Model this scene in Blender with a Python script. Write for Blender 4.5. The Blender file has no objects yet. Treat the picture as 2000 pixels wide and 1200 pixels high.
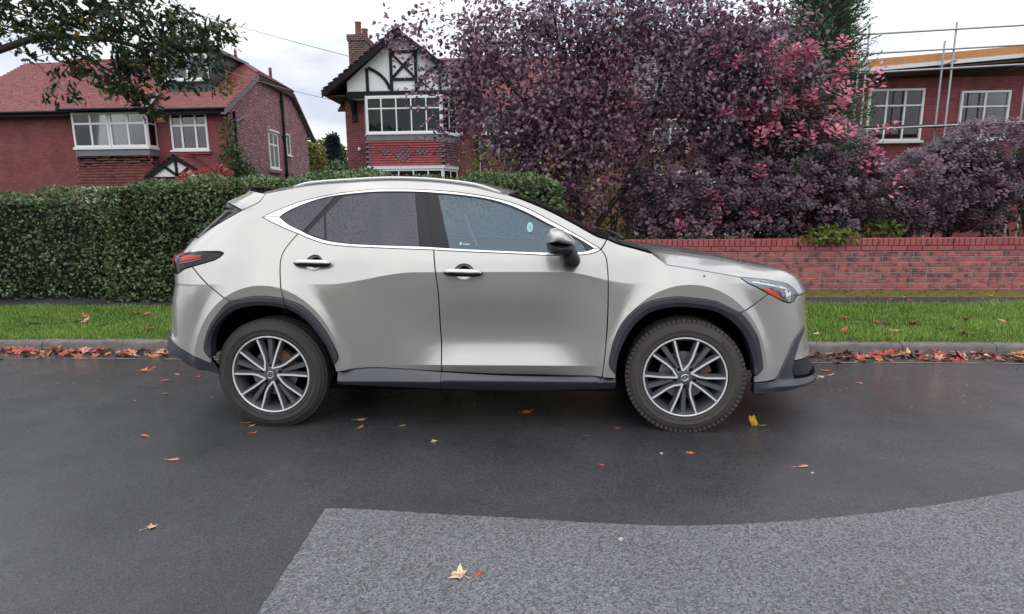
import bpy, bmesh, math, random
import numpy as np
from mathutils import Vector, Matrix
from mathutils.geometry import delaunay_2d_cdt

random.seed(7)
RNG = np.random.default_rng(7)
SC = bpy.context.scene
COL = SC.collection
R = math.radians

# ------------------------------------------------------------------ camera
CAMR = [[0.998596, 0.052238, -0.008775], [-0.000118, 0.167859, 0.985811], [0.05297, -0.984426, 0.167629]]
cam = bpy.data.cameras.new('camera')
cam.sensor_fit = 'HORIZONTAL'
cam.sensor_width = 36.0
cam.lens = 1100.0 / 2000.0 * 36.0
cam.clip_start, cam.clip_end = .05, 3000
camo = bpy.data.objects.new('camera', cam)
COL.objects.link(camo)
mw = Matrix.Identity(4)
for j in range(3):
    for i in range(3):
        mw[i][j] = CAMR[j][i]
mw[2][3] = 1.414
camo.matrix_world = mw
SC.camera = camo

# ------------------------------------------------------------------ sky, sun, exposure
SUN_EL, SUN_AZ = R(58), R(215)          # azimuth measured from +Y clockwise
w = bpy.data.worlds.new('World')
SC.world = w
w.use_nodes = True
nt = w.node_tree
nt.nodes.clear()
N = nt.nodes.new
L = nt.links.new
out = N('ShaderNodeOutputWorld')
skyt = N('ShaderNodeTexSky')
skyt.sky_type = 'NISHITA'
skyt.sun_disc = False
skyt.sun_elevation = SUN_EL
skyt.sun_rotation = SUN_AZ
bg1 = N('ShaderNodeBackground')
bg1.inputs['Strength'].default_value = .08
L(skyt.outputs[0], bg1.inputs['Color'])
tc = N('ShaderNodeTexCoord')
sep = N('ShaderNodeSeparateXYZ')
L(tc.outputs['Generated'], sep.inputs[0])
mp = N('ShaderNodeMapping')
mp.inputs['Scale'].default_value = (1, 1, 2.6)
L(tc.outputs['Generated'], mp.inputs['Vector'])
nz = N('ShaderNodeTexNoise')
nz.inputs['Scale'].default_value = 3.1
nz.inputs['Detail'].default_value = 6
nz.inputs['Roughness'].default_value = .52
L(mp.outputs[0], nz.inputs['Vector'])
rp = N('ShaderNodeValToRGB')
rp.color_ramp.elements[0].position = .40
rp.color_ramp.elements[0].color = (.60, .645, .75, 1)
rp.color_ramp.elements[1].position = .58
rp.color_ramp.elements[1].color = (1, 1, 1, 1)
L(nz.outputs['Fac'], rp.inputs['Fac'])
# overcast luminance: brighter towards the zenith
mr = N('ShaderNodeMapRange')
mr.inputs['From Min'].default_value = 0.0
mr.inputs['From Max'].default_value = 1.0
mr.inputs['To Min'].default_value = .88
mr.inputs['To Max'].default_value = 1.65
L(sep.outputs['Z'], mr.inputs['Value'])
bg2 = N('ShaderNodeBackground')
L(rp.outputs['Color'], bg2.inputs['Color'])
L(mr.outputs[0], bg2.inputs['Strength'])
mx = N('ShaderNodeMixShader')
mx.inputs[0].default_value = .90
L(bg1.outputs[0], mx.inputs[1])
L(bg2.outputs[0], mx.inputs[2])
L(mx.outputs[0], out.inputs['Surface'])

sun = bpy.data.lights.new('sun', 'SUN')
sun.energy = .8
sun.angle = R(110)
sun.color = (1, .97, .93)
suno = bpy.data.objects.new('sun', sun)
COL.objects.link(suno)
sd = Vector((math.sin(SUN_AZ) * math.cos(SUN_EL), math.cos(SUN_AZ) * math.cos(SUN_EL), math.sin(SUN_EL)))
suno.rotation_euler = sd.to_track_quat('Z', 'Y').to_euler()
suno.location = (0, -10, 20)

SC.view_settings.view_transform = 'Standard'
SC.view_settings.look = 'None'
SC.view_settings.exposure = 0.34
SC.view_settings.gamma = 1
SC.view_settings.use_curve_mapping = False
SC.render.engine = 'CYCLES'
SC.cycles.max_bounces = 8
SC.cycles.transparent_max_bounces = 12
SC.cycles.use_denoising = True

# ------------------------------------------------------------------ helpers
def tag(o, label=None, cat=None, group=None, kind=None):
    if label: o['label'] = label
    if cat: o['category'] = cat
    if group: o['group'] = group
    if kind: o['kind'] = kind
    return o


def empty(name, loc=(0, 0, 0), rz=0.0):
    o = bpy.data.objects.new(name, None)
    o.location = loc
    o.rotation_euler = (0, 0, rz)
    o.empty_display_size = .2
    COL.objects.link(o)
    return o


def link_mesh(name, me, parent=None, kind=None):
    o = bpy.data.objects.new(name, me)
    COL.objects.link(o)
    if parent is not None: o.parent = parent
    if kind: o['kind'] = kind
    return o


def copy_tree(o, parent=None):
    c = o.copy()
    COL.objects.link(c)
    c.parent = parent
    for ch in list(o.children):
        copy_tree(ch, c)
    return c


class MB:
    """collects boxes, prisms and tubes; build() links them as one mesh object"""
    def __init__(s):
        s.v, s.f, s.m = [], [], []

    def add(s, vs, fs, mi=0):
        b = len(s.v)
        s.v += [tuple(map(float, v)) for v in vs]
        s.f += [tuple(b + i for i in f) for f in fs]
        s.m += [mi] * len(fs)

    def box(s, x0, x1, y0, y1, z0, z1, mi=0):
        vs = [(x, y, z) for z in (z0, z1) for y in (y0, y1) for x in (x0, x1)]
        s.add(vs, [(0, 2, 3, 1), (4, 5, 7, 6), (0, 1, 5, 4), (2, 6, 7, 3), (0, 4, 6, 2), (1, 3, 7, 5)], mi)

    def prism(s, pts, d, mi=0):
        """pts: 3d loop, d: extrusion vector"""
        n = len(pts)
        P = [Vector(p) for p in pts]
        d = Vector(d)
        nn = sum(((P[i] - P[0]).cross(P[(i + 1) % n] - P[0]) for i in range(1, n - 1)), Vector())
        if nn.dot(d) > 0: P.reverse()
        s.add([tuple(p) for p in P] + [tuple(p + d) for p in P],
              [tuple(range(n)), tuple(range(2 * n - 1, n - 1, -1))] + [(i, n + i, n + (i + 1) % n, (i + 1) % n) for i in range(n)], mi)

    def tube(s, pts, rad, n=8, cap=True, mi=0):
        P = [Vector(p) for p in pts]
        rr = rad if hasattr(rad, '__len__') else [rad] * len(P)
        rings = []
        up = Vector((0, 0, 1))
        for i, p in enumerate(P):
            t = (P[min(i + 1, len(P) - 1)] - P[max(i - 1, 0)]).normalized()
            a = up if abs(t.dot(up)) < .95 else Vector((1, 0, 0))
            x = t.cross(a).normalized()
            y = t.cross(x).normalized()
            rings.append([p + (x * math.cos(k * 2 * math.pi / n) + y * math.sin(k * 2 * math.pi / n)) * rr[i] for k in range(n)])
        vs = [tuple(q) for r_ in rings for q in r_]
        fs = []
        for i in range(len(P) - 1):
            for k in range(n):
                fs.append((i * n + k, i * n + (k + 1) % n, (i + 1) * n + (k + 1) % n, (i + 1) * n + k))
        if cap:
            fs.append(tuple(range(n - 1, -1, -1)))
            fs.append(tuple((len(P) - 1) * n + k for k in range(n)))
        s.add(vs, fs, mi)

    def lathe(s, prof, c, ax=(0, 1, 0), n=48, mi=0, a0=0, a1=2 * math.pi):
        """prof: (radius, distance along the axis)"""
        ax = Vector(ax).normalized()
        e1 = Vector((1, 0, 0)) if abs(ax.x) < .9 else Vector((0, 1, 0))
        e1 = (e1 - ax * e1.dot(ax)).normalized()
        e2 = ax.cross(e1)
        c = Vector(c)
        full = abs(a1 - a0 - 2 * math.pi) < 1e-6
        m = n if full else n + 1
        vs = []
        for r_, h in prof:
            for k in range(m):
                a = a0 + (a1 - a0) * k / n
                vs.append(tuple(c + ax * h + (e1 * math.cos(a) + e2 * math.sin(a)) * r_))
        fs = []
        for i in range(len(prof) - 1):
            for k in range(n):
                k2 = (k + 1) % m
                fs.append((i * m + k, (i + 1) * m + k, (i + 1) * m + k2, i * m + k2))
        s.add(vs, fs, mi)

    def mesh(s, name, mats, smooth=False, angle=None):
        me = bpy.data.meshes.new(name)
        me.from_pydata(s.v, [], s.f)
        for m_ in (mats if isinstance(mats, (list, tuple)) else [mats]): me.materials.append(m_)
        if any(s.m): me.polygons.foreach_set('material_index', s.m)
        if smooth:
            me.polygons.foreach_set('use_smooth', [True] * len(me.polygons))
            if angle: me.set_sharp_from_angle(angle=R(angle))
        me.update()
        return me

    def build(s, name, mats, parent=None, smooth=False, angle=None, kind=None):
        return link_mesh(name, s.mesh(name, mats, smooth, angle), parent, kind)


def np_mesh(name, V, F, mat, attr=None, smooth=False):
    """V (n,3), F (m,k) arrays, attr: per-face float 'tint'"""
    V = np.asarray(V, np.float32)
    F = np.asarray(F, np.int32)
    me = bpy.data.meshes.new(name)
    me.vertices.add(len(V))
    me.vertices.foreach_set('co', V.ravel())
    k = F.shape[1]
    me.loops.add(F.size)
    me.loops.foreach_set('vertex_index', F.ravel())
    me.polygons.add(len(F))
    me.polygons.foreach_set('loop_start', np.arange(0, F.size, k, dtype=np.int32))
    me.polygons.foreach_set('loop_total', np.full(len(F), k, np.int32))
    if smooth: me.polygons.foreach_set('use_smooth', np.ones(len(F), bool))
    me.materials.append(mat)
    if attr is not None:
        a = me.attributes.new('tint', 'FLOAT', 'FACE')
        a.data.foreach_set('value', np.asarray(attr, np.float32))
    me.update(calc_edges=True)
    me.validate()
    return me


# ------------------------------------------------------------------ materials
def mat(name):
    m = bpy.data.materials.new(name)
    m.use_nodes = True
    return m, m.node_tree, m.node_tree.nodes['Principled BSDF']


def simple(name, col, rough=.5, metal=0.0, spec=.5, coat=0.0, bump=0.0, bscale=200, var=0.0, vscale=6):
    m, t, b = mat(name)
    b.inputs['Base Color'].default_value = (*col, 1)
    b.inputs['Roughness'].default_value = rough
    b.inputs['Metallic'].default_value = metal
    b.inputs['Specular IOR Level'].default_value = spec
    b.inputs['Coat Weight'].default_value = coat
    b.inputs['Coat Roughness'].default_value = .04
    if bump or var:
        g = t.nodes.new('ShaderNodeTexCoord')
        if var:
            n = t.nodes.new('ShaderNodeTexNoise')
            n.inputs['Scale'].default_value = vscale
            n.inputs['Detail'].default_value = 5
            t.links.new(g.outputs['Object'], n.inputs['Vector'])
            mxn = t.nodes.new('ShaderNodeMix')
            mxn.data_type = 'RGBA'
            mxn.inputs['A'].default_value = (*[max(c * (1 - var), 0) for c in col], 1)
            mxn.inputs['B'].default_value = (*[min(c * (1 + var), 1) for c in col], 1)
            t.links.new(n.outputs['Fac'], mxn.inputs['Factor'])
            t.links.new(mxn.outputs['Result'], b.inputs['Base Color'])
        if bump:
            n2 = t.nodes.new('ShaderNodeTexNoise')
            n2.inputs['Scale'].default_value = bscale
            n2.inputs['Detail'].default_value = 3
            t.links.new(g.outputs['Object'], n2.inputs['Vector'])
            bp = t.nodes.new('ShaderNodeBump')
            bp.inputs['Strength'].default_value = bump
            bp.inputs['Distance'].default_value = .01
            t.links.new(n2.outputs['Fac'], bp.inputs['Height'])
            t.links.new(bp.outputs['Normal'], b.inputs['Normal'])
    return m


def ramp(t, stops):
    r_ = t.nodes.new('ShaderNodeValToRGB')
    cr = r_.color_ramp
    while len(cr.elements) < len(stops): cr.elements.new(.5)
    for e, (p, c) in zip(cr.elements, stops):
        e.position = p
        e.color = (*c, 1)
    return r_


def leaf_mat(name, stops, rough=.42, trans=.25, spec=.5, attr='tint', sheen=0.0):
    m, t, b = mat(name)
    at = t.nodes.new('ShaderNodeAttribute')
    at.attribute_name = attr
    r_ = ramp(t, stops)
    t.links.new(at.outputs['Fac'], r_.inputs['Fac'])
    t.links.new(r_.outputs['Color'], b.inputs['Base Color'])
    b.inputs['Roughness'].default_value = rough
    b.inputs['Specular IOR Level'].default_value = spec
    if trans:
        tr = t.nodes.new('ShaderNodeBsdfTranslucent')
        t.links.new(r_.outputs['Color'], tr.inputs['Color'])
        ms = t.nodes.new('ShaderNodeMixShader')
        ms.inputs[0].default_value = trans
        t.links.new(b.outputs[0], ms.inputs[1])
        t.links.new(tr.outputs[0], ms.inputs[2])
        t.links.new(ms.outputs[0], t.nodes['Material Output'].inputs['Surface'])
    return m


def obj_random_mat(name, stops, rough=.8, blotch=None, bump=.3, bscale=60, spec=.3):
    """colour picked per object, with optional dark burnt patches of their own shape"""
    m, t, b = mat(name)
    oi = t.nodes.new('ShaderNodeObjectInfo')
    r_ = ramp(t, stops)
    t.links.new(oi.outputs['Random'], r_.inputs['Fac'])
    g = t.nodes.new('ShaderNodeNewGeometry')
    col = r_.outputs['Color']
    if blotch:
        n = t.nodes.new('ShaderNodeTexNoise')
        n.inputs['Scale'].default_value = blotch[1]
        n.inputs['Detail'].default_value = 4
        t.links.new(g.outputs['Position'], n.inputs['Vector'])
        rr = ramp(t, [(blotch[2], (0, 0, 0)), (blotch[3], (1, 1, 1))])
        t.links.new(n.outputs['Fac'], rr.inputs['Fac'])
        mxn = t.nodes.new('ShaderNodeMix')
        mxn.data_type = 'RGBA'
        t.links.new(rr.outputs['Color'], mxn.inputs['Factor'])
        t.links.new(col, mxn.inputs['A'])
        mxn.inputs['B'].default_value = (*blotch[0], 1)
        col = mxn.outputs['Result']
    t.links.new(col, b.inputs['Base Color'])
    b.inputs['Roughness'].default_value = rough
    b.inputs['Specular IOR Level'].default_value = spec
    n2 = t.nodes.new('ShaderNodeTexNoise')
    n2.inputs['Scale'].default_value = bscale
    n2.inputs['Detail'].default_value = 4
    t.links.new(g.outputs['Position'], n2.inputs['Vector'])
    bp = t.nodes.new('ShaderNodeBump')
    bp.inputs['Strength'].default_value = bump
    bp.inputs['Distance'].default_value = .006
    t.links.new(n2.outputs['Fac'], bp.inputs['Height'])
    t.links.new(bp.outputs['Normal'], b.inputs['Normal'])
    return m


def brickwork(name, cols, mortar, axis='XZ', bw=.225, bh=.075, msize=.006, rough=.85, dark=(.06, .02, .02), dark_amt=.5, pale=0.0):
    """far brick walls: coursing by material, in world metres"""
    m, t, b = mat(name)
    g = t.nodes.new('ShaderNodeNewGeometry')
    sp = t.nodes.new('ShaderNodeSeparateXYZ')
    t.links.new(g.outputs['Position'], sp.inputs[0])
    cb = t.nodes.new('ShaderNodeCombineXYZ')
    t.links.new(sp.outputs[0 if axis == 'XZ' else 1], cb.inputs[0])
    t.links.new(sp.outputs[2], cb.inputs[1])
    br = t.nodes.new('ShaderNodeTexBrick')
    br.inputs['Scale'].default_value = 1
    br.inputs['Brick Width'].default_value = bw
    br.inputs['Row Height'].default_value = bh
    br.inputs['Mortar Size'].default_value = msize
    br.inputs['Mortar Smooth'].default_value = .3
    br.inputs['Bias'].default_value = -.15
    br.inputs['Color1'].default_value = (*cols[0], 1)
    br.inputs['Color2'].default_value = (*cols[1], 1)
    br.inputs['Mortar'].default_value = (*mortar, 1)
    t.links.new(cb.outputs[0], br.inputs['Vector'])
    n = t.nodes.new('ShaderNodeTexNoise')
    n.inputs['Scale'].default_value = 2.6
    n.inputs['Detail'].default_value = 6
    n.inputs['Roughness'].default_value = .7
    t.links.new(g.outputs['Position'], n.inputs['Vector'])
    rr = ramp(t, [(.42, (0, 0, 0)), (.68, (dark_amt,) * 3)])
    t.links.new(n.outputs['Fac'], rr.inputs['Fac'])
    mxn = t.nodes.new('ShaderNodeMix')
    mxn.data_type = 'RGBA'
    t.links.new(rr.outputs['Color'], mxn.inputs['Factor'])
    t.links.new(br.outputs['Color'], mxn.inputs['A'])
    mxn.inputs['B'].default_value = (*dark, 1)
    res = mxn.outputs['Result']
    if pale:
        mpn = t.nodes.new('ShaderNodeMapping')
        mpn.inputs['Scale'].default_value = (1 / .30, 1 / .078, 1)
        t.links.new(cb.outputs[0], mpn.inputs['Vector'])
        vn = t.nodes.new('ShaderNodeTexNoise')
        vn.inputs['Scale'].default_value = 1.35
        vn.inputs['Detail'].default_value = 2
        t.links.new(mpn.outputs[0], vn.inputs['Vector'])
        r3 = ramp(t, [(.60, (0, 0, 0)), (.66, (pale,) * 3)])
        t.links.new(vn.outputs['Fac'], r3.inputs['Fac'])
        m3 = t.nodes.new('ShaderNodeMix')
        m3.data_type = 'RGBA'
        t.links.new(r3.outputs['Color'], m3.inputs['Factor'])
        t.links.new(res, m3.inputs['A'])
        m3.inputs['B'].default_value = (.55, .45, .45, 1)
        res = m3.outputs['Result']
    t.links.new(res, b.inputs['Base Color'])
    b.inputs['Roughness'].default_value = rough
    b.inputs['Specular IOR Level'].default_value = .25
    bp = t.nodes.new('ShaderNodeBump')
    bp.inputs['Strength'].default_value = .5
    bp.inputs['Distance'].default_value = .01
    t.links.new(br.outputs['Fac'], bp.inputs['Height'])
    bp.invert = True
    t.links.new(bp.outputs['Normal'], b.inputs['Normal'])
    return m


def asphalt(name, base, rough0, rough1, grain, bump, speck=.03, mottled=.25, wet_scale=.55):
    m, t, b = mat(name)
    g = t.nodes.new('ShaderNodeNewGeometry')
    P = g.outputs['Position']

    def noise(sc, det=4, ro=.6):
        n = t.nodes.new('ShaderNodeTexNoise')
        n.inputs['Scale'].default_value = sc
        n.inputs['Detail'].default_value = det
        n.inputs['Roughness'].default_value = ro
        t.links.new(P, n.inputs['Vector'])
        return n.outputs['Fac']
    v = t.nodes.new('ShaderNodeTexVoronoi')
    v.inputs['Scale'].default_value = grain
    t.links.new(P, v.inputs['Vector'])
    sv = t.nodes.new('ShaderNodeSeparateColor')
    t.links.new(v.outputs['Color'], sv.inputs[0])
    rs = ramp(t, [(0, tuple(c * .45 for c in base)), (.5, base), (.93, tuple(c * 1.45 for c in base)), (1, tuple(c * (1.45 + speck * 25) for c in base))])
    rs.color_ramp.interpolation = 'LINEAR'
    t.links.new(sv.outputs[0], rs.inputs['Fac'])
    big = noise(.9, 6, .62)
    rb = ramp(t, [(.34, (1 - mottled,) * 3), (.68, (1 + mottled,) * 3)])
    t.links.new(big, rb.inputs['Fac'])
    mu = t.nodes.new('ShaderNodeMix')
    mu.data_type = 'RGBA'
    mu.blend_type = 'MULTIPLY'
    mu.inputs['Factor'].default_value = 1
    t.links.new(rs.outputs['Color'], mu.inputs['A'])
    t.links.new(rb.outputs['Color'], mu.inputs['B'])
    t.links.new(mu.outputs['Result'], b.inputs['Base Color'])
    wet = noise(wet_scale, 5, .6)
    mrr = t.nodes.new('ShaderNodeMapRange')
    mrr.inputs['From Min'].default_value = .35
    mrr.inputs['From Max'].default_value = .65
    mrr.inputs['To Min'].default_value = rough0
    mrr.inputs['To Max'].default_value = rough1
    t.links.new(wet, mrr.inputs['Value'])
    t.links.new(mrr.outputs[0], b.inputs['Roughness'])
    b.inputs['Specular IOR Level'].default_value = .5
    n2 = noise(grain * .8, 3, .6)
    ad = t.nodes.new('ShaderNodeMath')
    ad.operation = 'ADD'
    t.links.new(v.outputs['Distance'], ad.inputs[0])
    t.links.new(n2, ad.inputs[1])
    bp = t.nodes.new('ShaderNodeBump')
    bp.inputs['Strength'].default_value = bump
    bp.inputs['Distance'].default_value = .006
    t.links.new(ad.outputs[0], bp.inputs['Height'])
    t.links.new(bp.outputs['Normal'], b.inputs['Normal'])
    return m


M = {}
M['road'] = asphalt('asphalt', (.052, .052, .056), .07, .40, 260, .26, .006, .34, wet_scale=.8)
M['patch'] = asphalt('coarse_asphalt', (.145, .145, .152), .40, .56, 130, .7, .012, .12)
M['path'] = asphalt('path_asphalt', (.04, .036, .038), .55, .75, 160, .6, .05, .35)
M['black'] = simple('black_plastic', (.013, .014, .018), .42, spec=.45, bump=.15, bscale=900)
M['void'] = simple('dark_void', (.006, .006, .007), .9, spec=.05)
M['white_paint'] = simple('white_paint', (.78, .78, .78), .45, var=.04)
M['black_timber'] = simple('black_timber', (.010, .011, .015), .55, spec=.18, var=.3, vscale=9)
M['glass_dark'] = simple('window_glass', (.018, .022, .024), .04, spec=.6)
M['black_metal'] = simple('black_metal', (.010, .010, .014), .4, spec=.25)
M['lead'] = simple('lead', (.16, .17, .19), .6, var=.2)
M['soil'] = simple('soil', (.05, .035, .025), .95, var=.4, vscale=3)
M['bark'] = simple('bark', (.055, .045, .042), .9, var=.5, vscale=14, bump=.6, bscale=40)
M['twig'] = simple('twig', (.14, .115, .115), .8, var=.3, vscale=20)

# ================================================================== GROUND
YK = 5.74            # kerb face
ZG = -.06            # gutter level


def road_z(y):
    t = min(max((y - 3.6) / (YK - 3.6), 0), 1)
    return ZG * t * t


def verge_z(y):
    """kerb top, grass, footpath and wall foot"""
    return float(np.interp(y, [YK, YK + .14, 7.55, 8.4, 8.6, 14, 20, 60], [.055, .06, .125, .165, .20, .32, .42, .6]))


def sheet(name, x0, x1, ys, zf, m, kind='structure', nx=2):
    b = MB()
    xs = np.linspace(x0, x1, nx)
    for j in range(len(ys) - 1):
        for i in range(nx - 1):
            b.add([(xs[i], ys[j], zf(ys[j])), (xs[i + 1], ys[j], zf(ys[j])), (xs[i + 1], ys[j + 1], zf(ys[j + 1])), (xs[i], ys[j + 1], zf(ys[j + 1]))], [(0, 1, 2, 3)])
    o = b.build(name, m, smooth=True)
    o['kind'] = kind
    return o


M['grass_ground'] = simple('grass_ground', (.035, .055, .015), .95, var=.5, vscale=5)
M['moss'] = simple('moss', (.12, .115, .022), .95, var=.6, vscale=9, bump=.8, bscale=60)
M['far_ground'] = simple('far_ground', (.05, .065, .025), .95, var=.4, vscale=.4)
sheet('road', -90, 90, list(np.linspace(-3.4, 3.6, 5)) + list(np.linspace(3.8, YK + .01, 10)), road_z, M['road'])
# lighter, coarser resurfaced area in the foreground, 6 mm proud of the road
PATCH = [(-1.013, 1.753), (-1.021, 1.909), (-1.03, 2.164), (-1.046, 2.467), (-0.985, 2.474), (-0.832, 2.466), (-0.629, 2.45), (-0.454, 2.434), (-0.139, 2.418), (0.145, 2.394), (0.422, 2.379), (0.651, 2.379), (0.885, 2.4), (1.151, 2.44), (1.404, 2.489), (1.599, 2.532), (1.956, 2.63), (2.426, 2.773)]
top = []
for (ax, ay), (bx, by) in zip(PATCH[:-1], PATCH[1:]):
    n = max(2, int(math.hypot(bx - ax, by - ay) / .012))
    for k in range(n):
        t = k / n
        top.append((ax + (bx - ax) * t + random.uniform(-.003, .003), ay + (by - ay) * t + random.uniform(-.003, .003)))
top += [(3.6, 3.0), (9, 3.05), (9, -3.38), (-1.05, -3.38), (-1.01, 1.2)]
pb = MB()
pb.prism([(x, y, .0005) for x, y in top], (0, 0, .0065))
po = pb.build('road_patch', M['patch'], kind='structure')
# cold joint, a narrow crack of bitumen along the seam
M['bitumen'] = simple('bitumen', (.008, .008, .009), .5)
jb = MB()
for a, b_ in zip(top[:-6], top[1:-5]):
    if random.random() < .25: continue
    d = Vector((b_[0] - a[0], b_[1] - a[1]))
    if d.length < 1e-5: continue
    nrm = Vector((-d.y, d.x)).normalized() * random.uniform(.002, .006)
    jb.add([(a[0], a[1], .003), (b_[0], b_[1], .003), (b_[0] + nrm.x, b_[1] + nrm.y, .003), (a[0] + nrm.x, a[1] + nrm.y, .003)], [(0, 1, 2, 3)])
jb.build('road_joint', M['bitumen'], kind='structure')
# pale gutter line at the foot of the kerb
M['gutter'] = simple('gutter_grit', (.26, .20, .15), .9, var=.4, vscale=12)
gb = MB()
for i in range(360):
    x = -30 + i / 6.0
    y0 = 5.36 + .012 * math.sin(x * 2.3) + random.uniform(-.006, .006)
    wd = random.uniform(.014, .034)
    if random.random() < .12: continue
    gb.add([(x, y0, road_z(y0) + .004), (x + 1 / 6.0, y0 + .004, road_z(y0) + .004), (x + 1 / 6.0, y0 + wd, road_z(y0 + wd) + .004), (x, y0 + wd, road_z(y0 + wd) + .004)], [(0, 1, 2, 3)])
gb.build('gutter_line', M['gutter'], kind='structure')

sheet('verge_ground', -90, 90, [YK + .14, 6.4, 7.0, 7.55], lambda y: verge_z(y) - .012, M['grass_ground'])
sheet('footpath', -90, 90, [7.55, 8.0, 8.22], verge_z, M['path'])
sheet('moss_strip', -90, 90, [8.22, 8.4, 8.62], verge_z, M['moss'])
sheet('garden_ground', -90, 90, [8.62, 10, 14, 20, 60], lambda y: verge_z(y), M['far_ground'])
sheet('ground', -1400, 1400, [-1400, 1400], lambda y: -.35, M['far_ground'])
sheet('far_ground', -700, 700, [60, 700], lambda y: .6, M['far_ground'])
sheet('far_verge', -90, 90, [-9, -3.54], lambda y: .08, M['grass_ground'])
sheet('opposite_ground', -200, 200, [-120, -9], lambda y: .08, M['far_ground'])

# kerb stones, one by one
M['kerb'] = simple('kerb_concrete', (.165, .145, .14), .85, var=.6, vscale=9, bump=.5, bscale=70)


def kerb_mesh(L, h):
    b = MB()
    prof = [(0.0, -.2), (.012, h - .035), (.03, h - .008), (.055, h), (.14, h + .003), (.14, -.2)]
    n = 6
    vs = []
    for i in range(n + 1):
        x = L * i / n
        for (y, z) in prof: vs.append((x, y + random.uniform(-.003, .003), z + random.uniform(-.003, .003)))
    k = len(prof)
    fs = [(i * k + j, (i + 1) * k + j, (i + 1) * k + j + 1, i * k + j + 1) for i in range(n) for j in range(k - 1)]
    fs += [tuple(range(k - 1, -1, -1)), tuple(n * k + j for j in range(k))]
    b.add(vs, fs)
    return b.mesh('kerb_stone', M['kerb'], smooth=True, angle=45)


kroot = empty('kerb', (0, YK, 0))
tag(kroot, kind='structure')
kms = [kerb_mesh(.905, .055) for _ in range(4)]
for i in range(-26, 26):
    o = link_mesh('kerb_stone', kms[i % 4], kroot)
    o.location = (i * .914, random.uniform(-.006, .006), random.uniform(-.006, .004))
kr2 = empty('far_kerb', (0, -3.4, 0), math.pi)
tag(kr2, kind='structure')
for i in range(-14, 14):
    o = link_mesh('kerb_stone', kms[i % 4], kr2)
    o.location = (i * .914, 0, .02)

# grass
M['grass'] = leaf_mat('grass_blade', [(0, (.085, .165, .024)), (.45, (.195, .34, .048)), (.8, (.31, .46, .08)), (.97, (.32, .32, .11)), (1, (.40, .30, .16))], rough=.4, trans=.35)


def grass(name, n, xr, yr, hmin, hmax):
    x = RNG.uniform(*xr, n)
    y = RNG.uniform(*yr, n)
    z = np.interp(y, [YK, YK + .14, 7.55, 8.4, 8.6], [.055, .06, .125, .165, .20]) - .014
    clump = .5 + .5 * np.sin(x * 3.1 + 1.3 * np.sin(y * 2.7)) * np.sin(y * 4.3 + x * 1.1)
    back = np.clip((y - 6.6) / .9, 0, 1)
    h = RNG.uniform(hmin, hmax, n) * (.55 + .6 * clump + .55 * back)
    a = RNG.uniform(0, 2 * np.pi, n)
    lean = RNG.uniform(.1, .95, n) * h
    wd = RNG.uniform(.0025, .0050, n)
    dx, dy = np.cos(a), np.sin(a)
    px, py = -dy * wd, dx * wd
    V = np.zeros((n, 5, 3))
    V[:, 0] = np.c_[x - px, y - py, z]
    V[:, 1] = np.c_[x + px, y + py, z]
    V[:, 2] = np.c_[x - px * .8 + dx * lean * .35, y - py * .8 + dy * lean * .35, z + h * .6]
    V[:, 3] = np.c_[x + px * .8 + dx * lean * .35, y + py * .8 + dy * lean * .35, z + h * .6]
    V[:, 4] = np.c_[x + dx * lean, y + dy * lean, z + h]
    b = np.arange(n)[:, None] * 5
    F = np.concatenate([b + [[0, 1, 3]], b + [[0, 3, 2]], b + [[2, 3, 4]]], 1).reshape(-1, 3)
    tint = np.clip(RNG.normal(.45, .2, n) + .25 * (clump - .5), 0, .9)
    dry = RNG.random(n) < .05
    tint[dry] = RNG.uniform(.93, 1, dry.sum())
    me = np_mesh(name, V.reshape(-1, 3), F, M['grass'], np.repeat(tint, 3))
    return link_mesh(name, me, kind='stuff')


grass('verge_grass', 52000, (2.5, 9.0), (YK + .09, 7.62), .035, .085)
grass('verge_grass', 44000, (-9.2, -3.4), (YK + .09, 7.50), .030, .065)
grass('verge_grass', 16000, (9.0, 17), (YK + .09, 7.6), .035, .08)
grass('verge_grass', 16000, (-18, -9.2), (YK + .09, 7.5), .035, .07)
grass('verge_grass', 9000, (-3.4, 2.5), (YK + .09, 7.6), .03, .06)

# broad-leaved weeds in the verge, each a rosette
M['weed'] = leaf_mat('weed_leaf', [(0, (.05, .12, .02)), (1, (.14, .26, .05))], rough=.45, trans=.3)


def rosette_mesh(k, r):
    V, F, T = [], [], []
    for i in range(k):
        a = 2 * math.pi * i / k + random.uniform(-.3, .3)
        l = r * random.uniform(.7, 1.1)
        wd = l * .24
        up = random.uniform(.15, .5)
        d = Vector((math.cos(a), math.sin(a), 0))
        s = Vector((-d.y, d.x, 0))
        b = len(V)
        V += [tuple(d * .01), tuple(d * l * .45 + s * wd + Vector((0, 0, l * up * .7))), tuple(d * l * .45 - s * wd + Vector((0, 0, l * up * .7))), tuple(d * l + Vector((0, 0, l * up * .6)))]
        F += [(b, b + 2, b + 1), (b + 1, b + 2, b + 3)]
        T += [random.random()] * 2
    return np_mesh('weed', V, F, M['weed'], T)


wm = [rosette_mesh(9, .075), rosette_mesh(7, .06), rosette_mesh(11, .085)]
for i in range(46):
    x = random.uniform(2.7, 8.0) if i < 34 else random.uniform(-7, -3.8)
    y = random.uniform(YK + .16, 6.9)
    o = link_mesh('weed', wm[i % 3])
    o.location = (x, y, verge_z(y) + .012)
    o.rotation_euler = (0, 0, random.uniform(0, 6))
    tag(o, 'low broad leaved weed rosette growing in the grass verge', 'weed', 'weeds in the grass verge')

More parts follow.
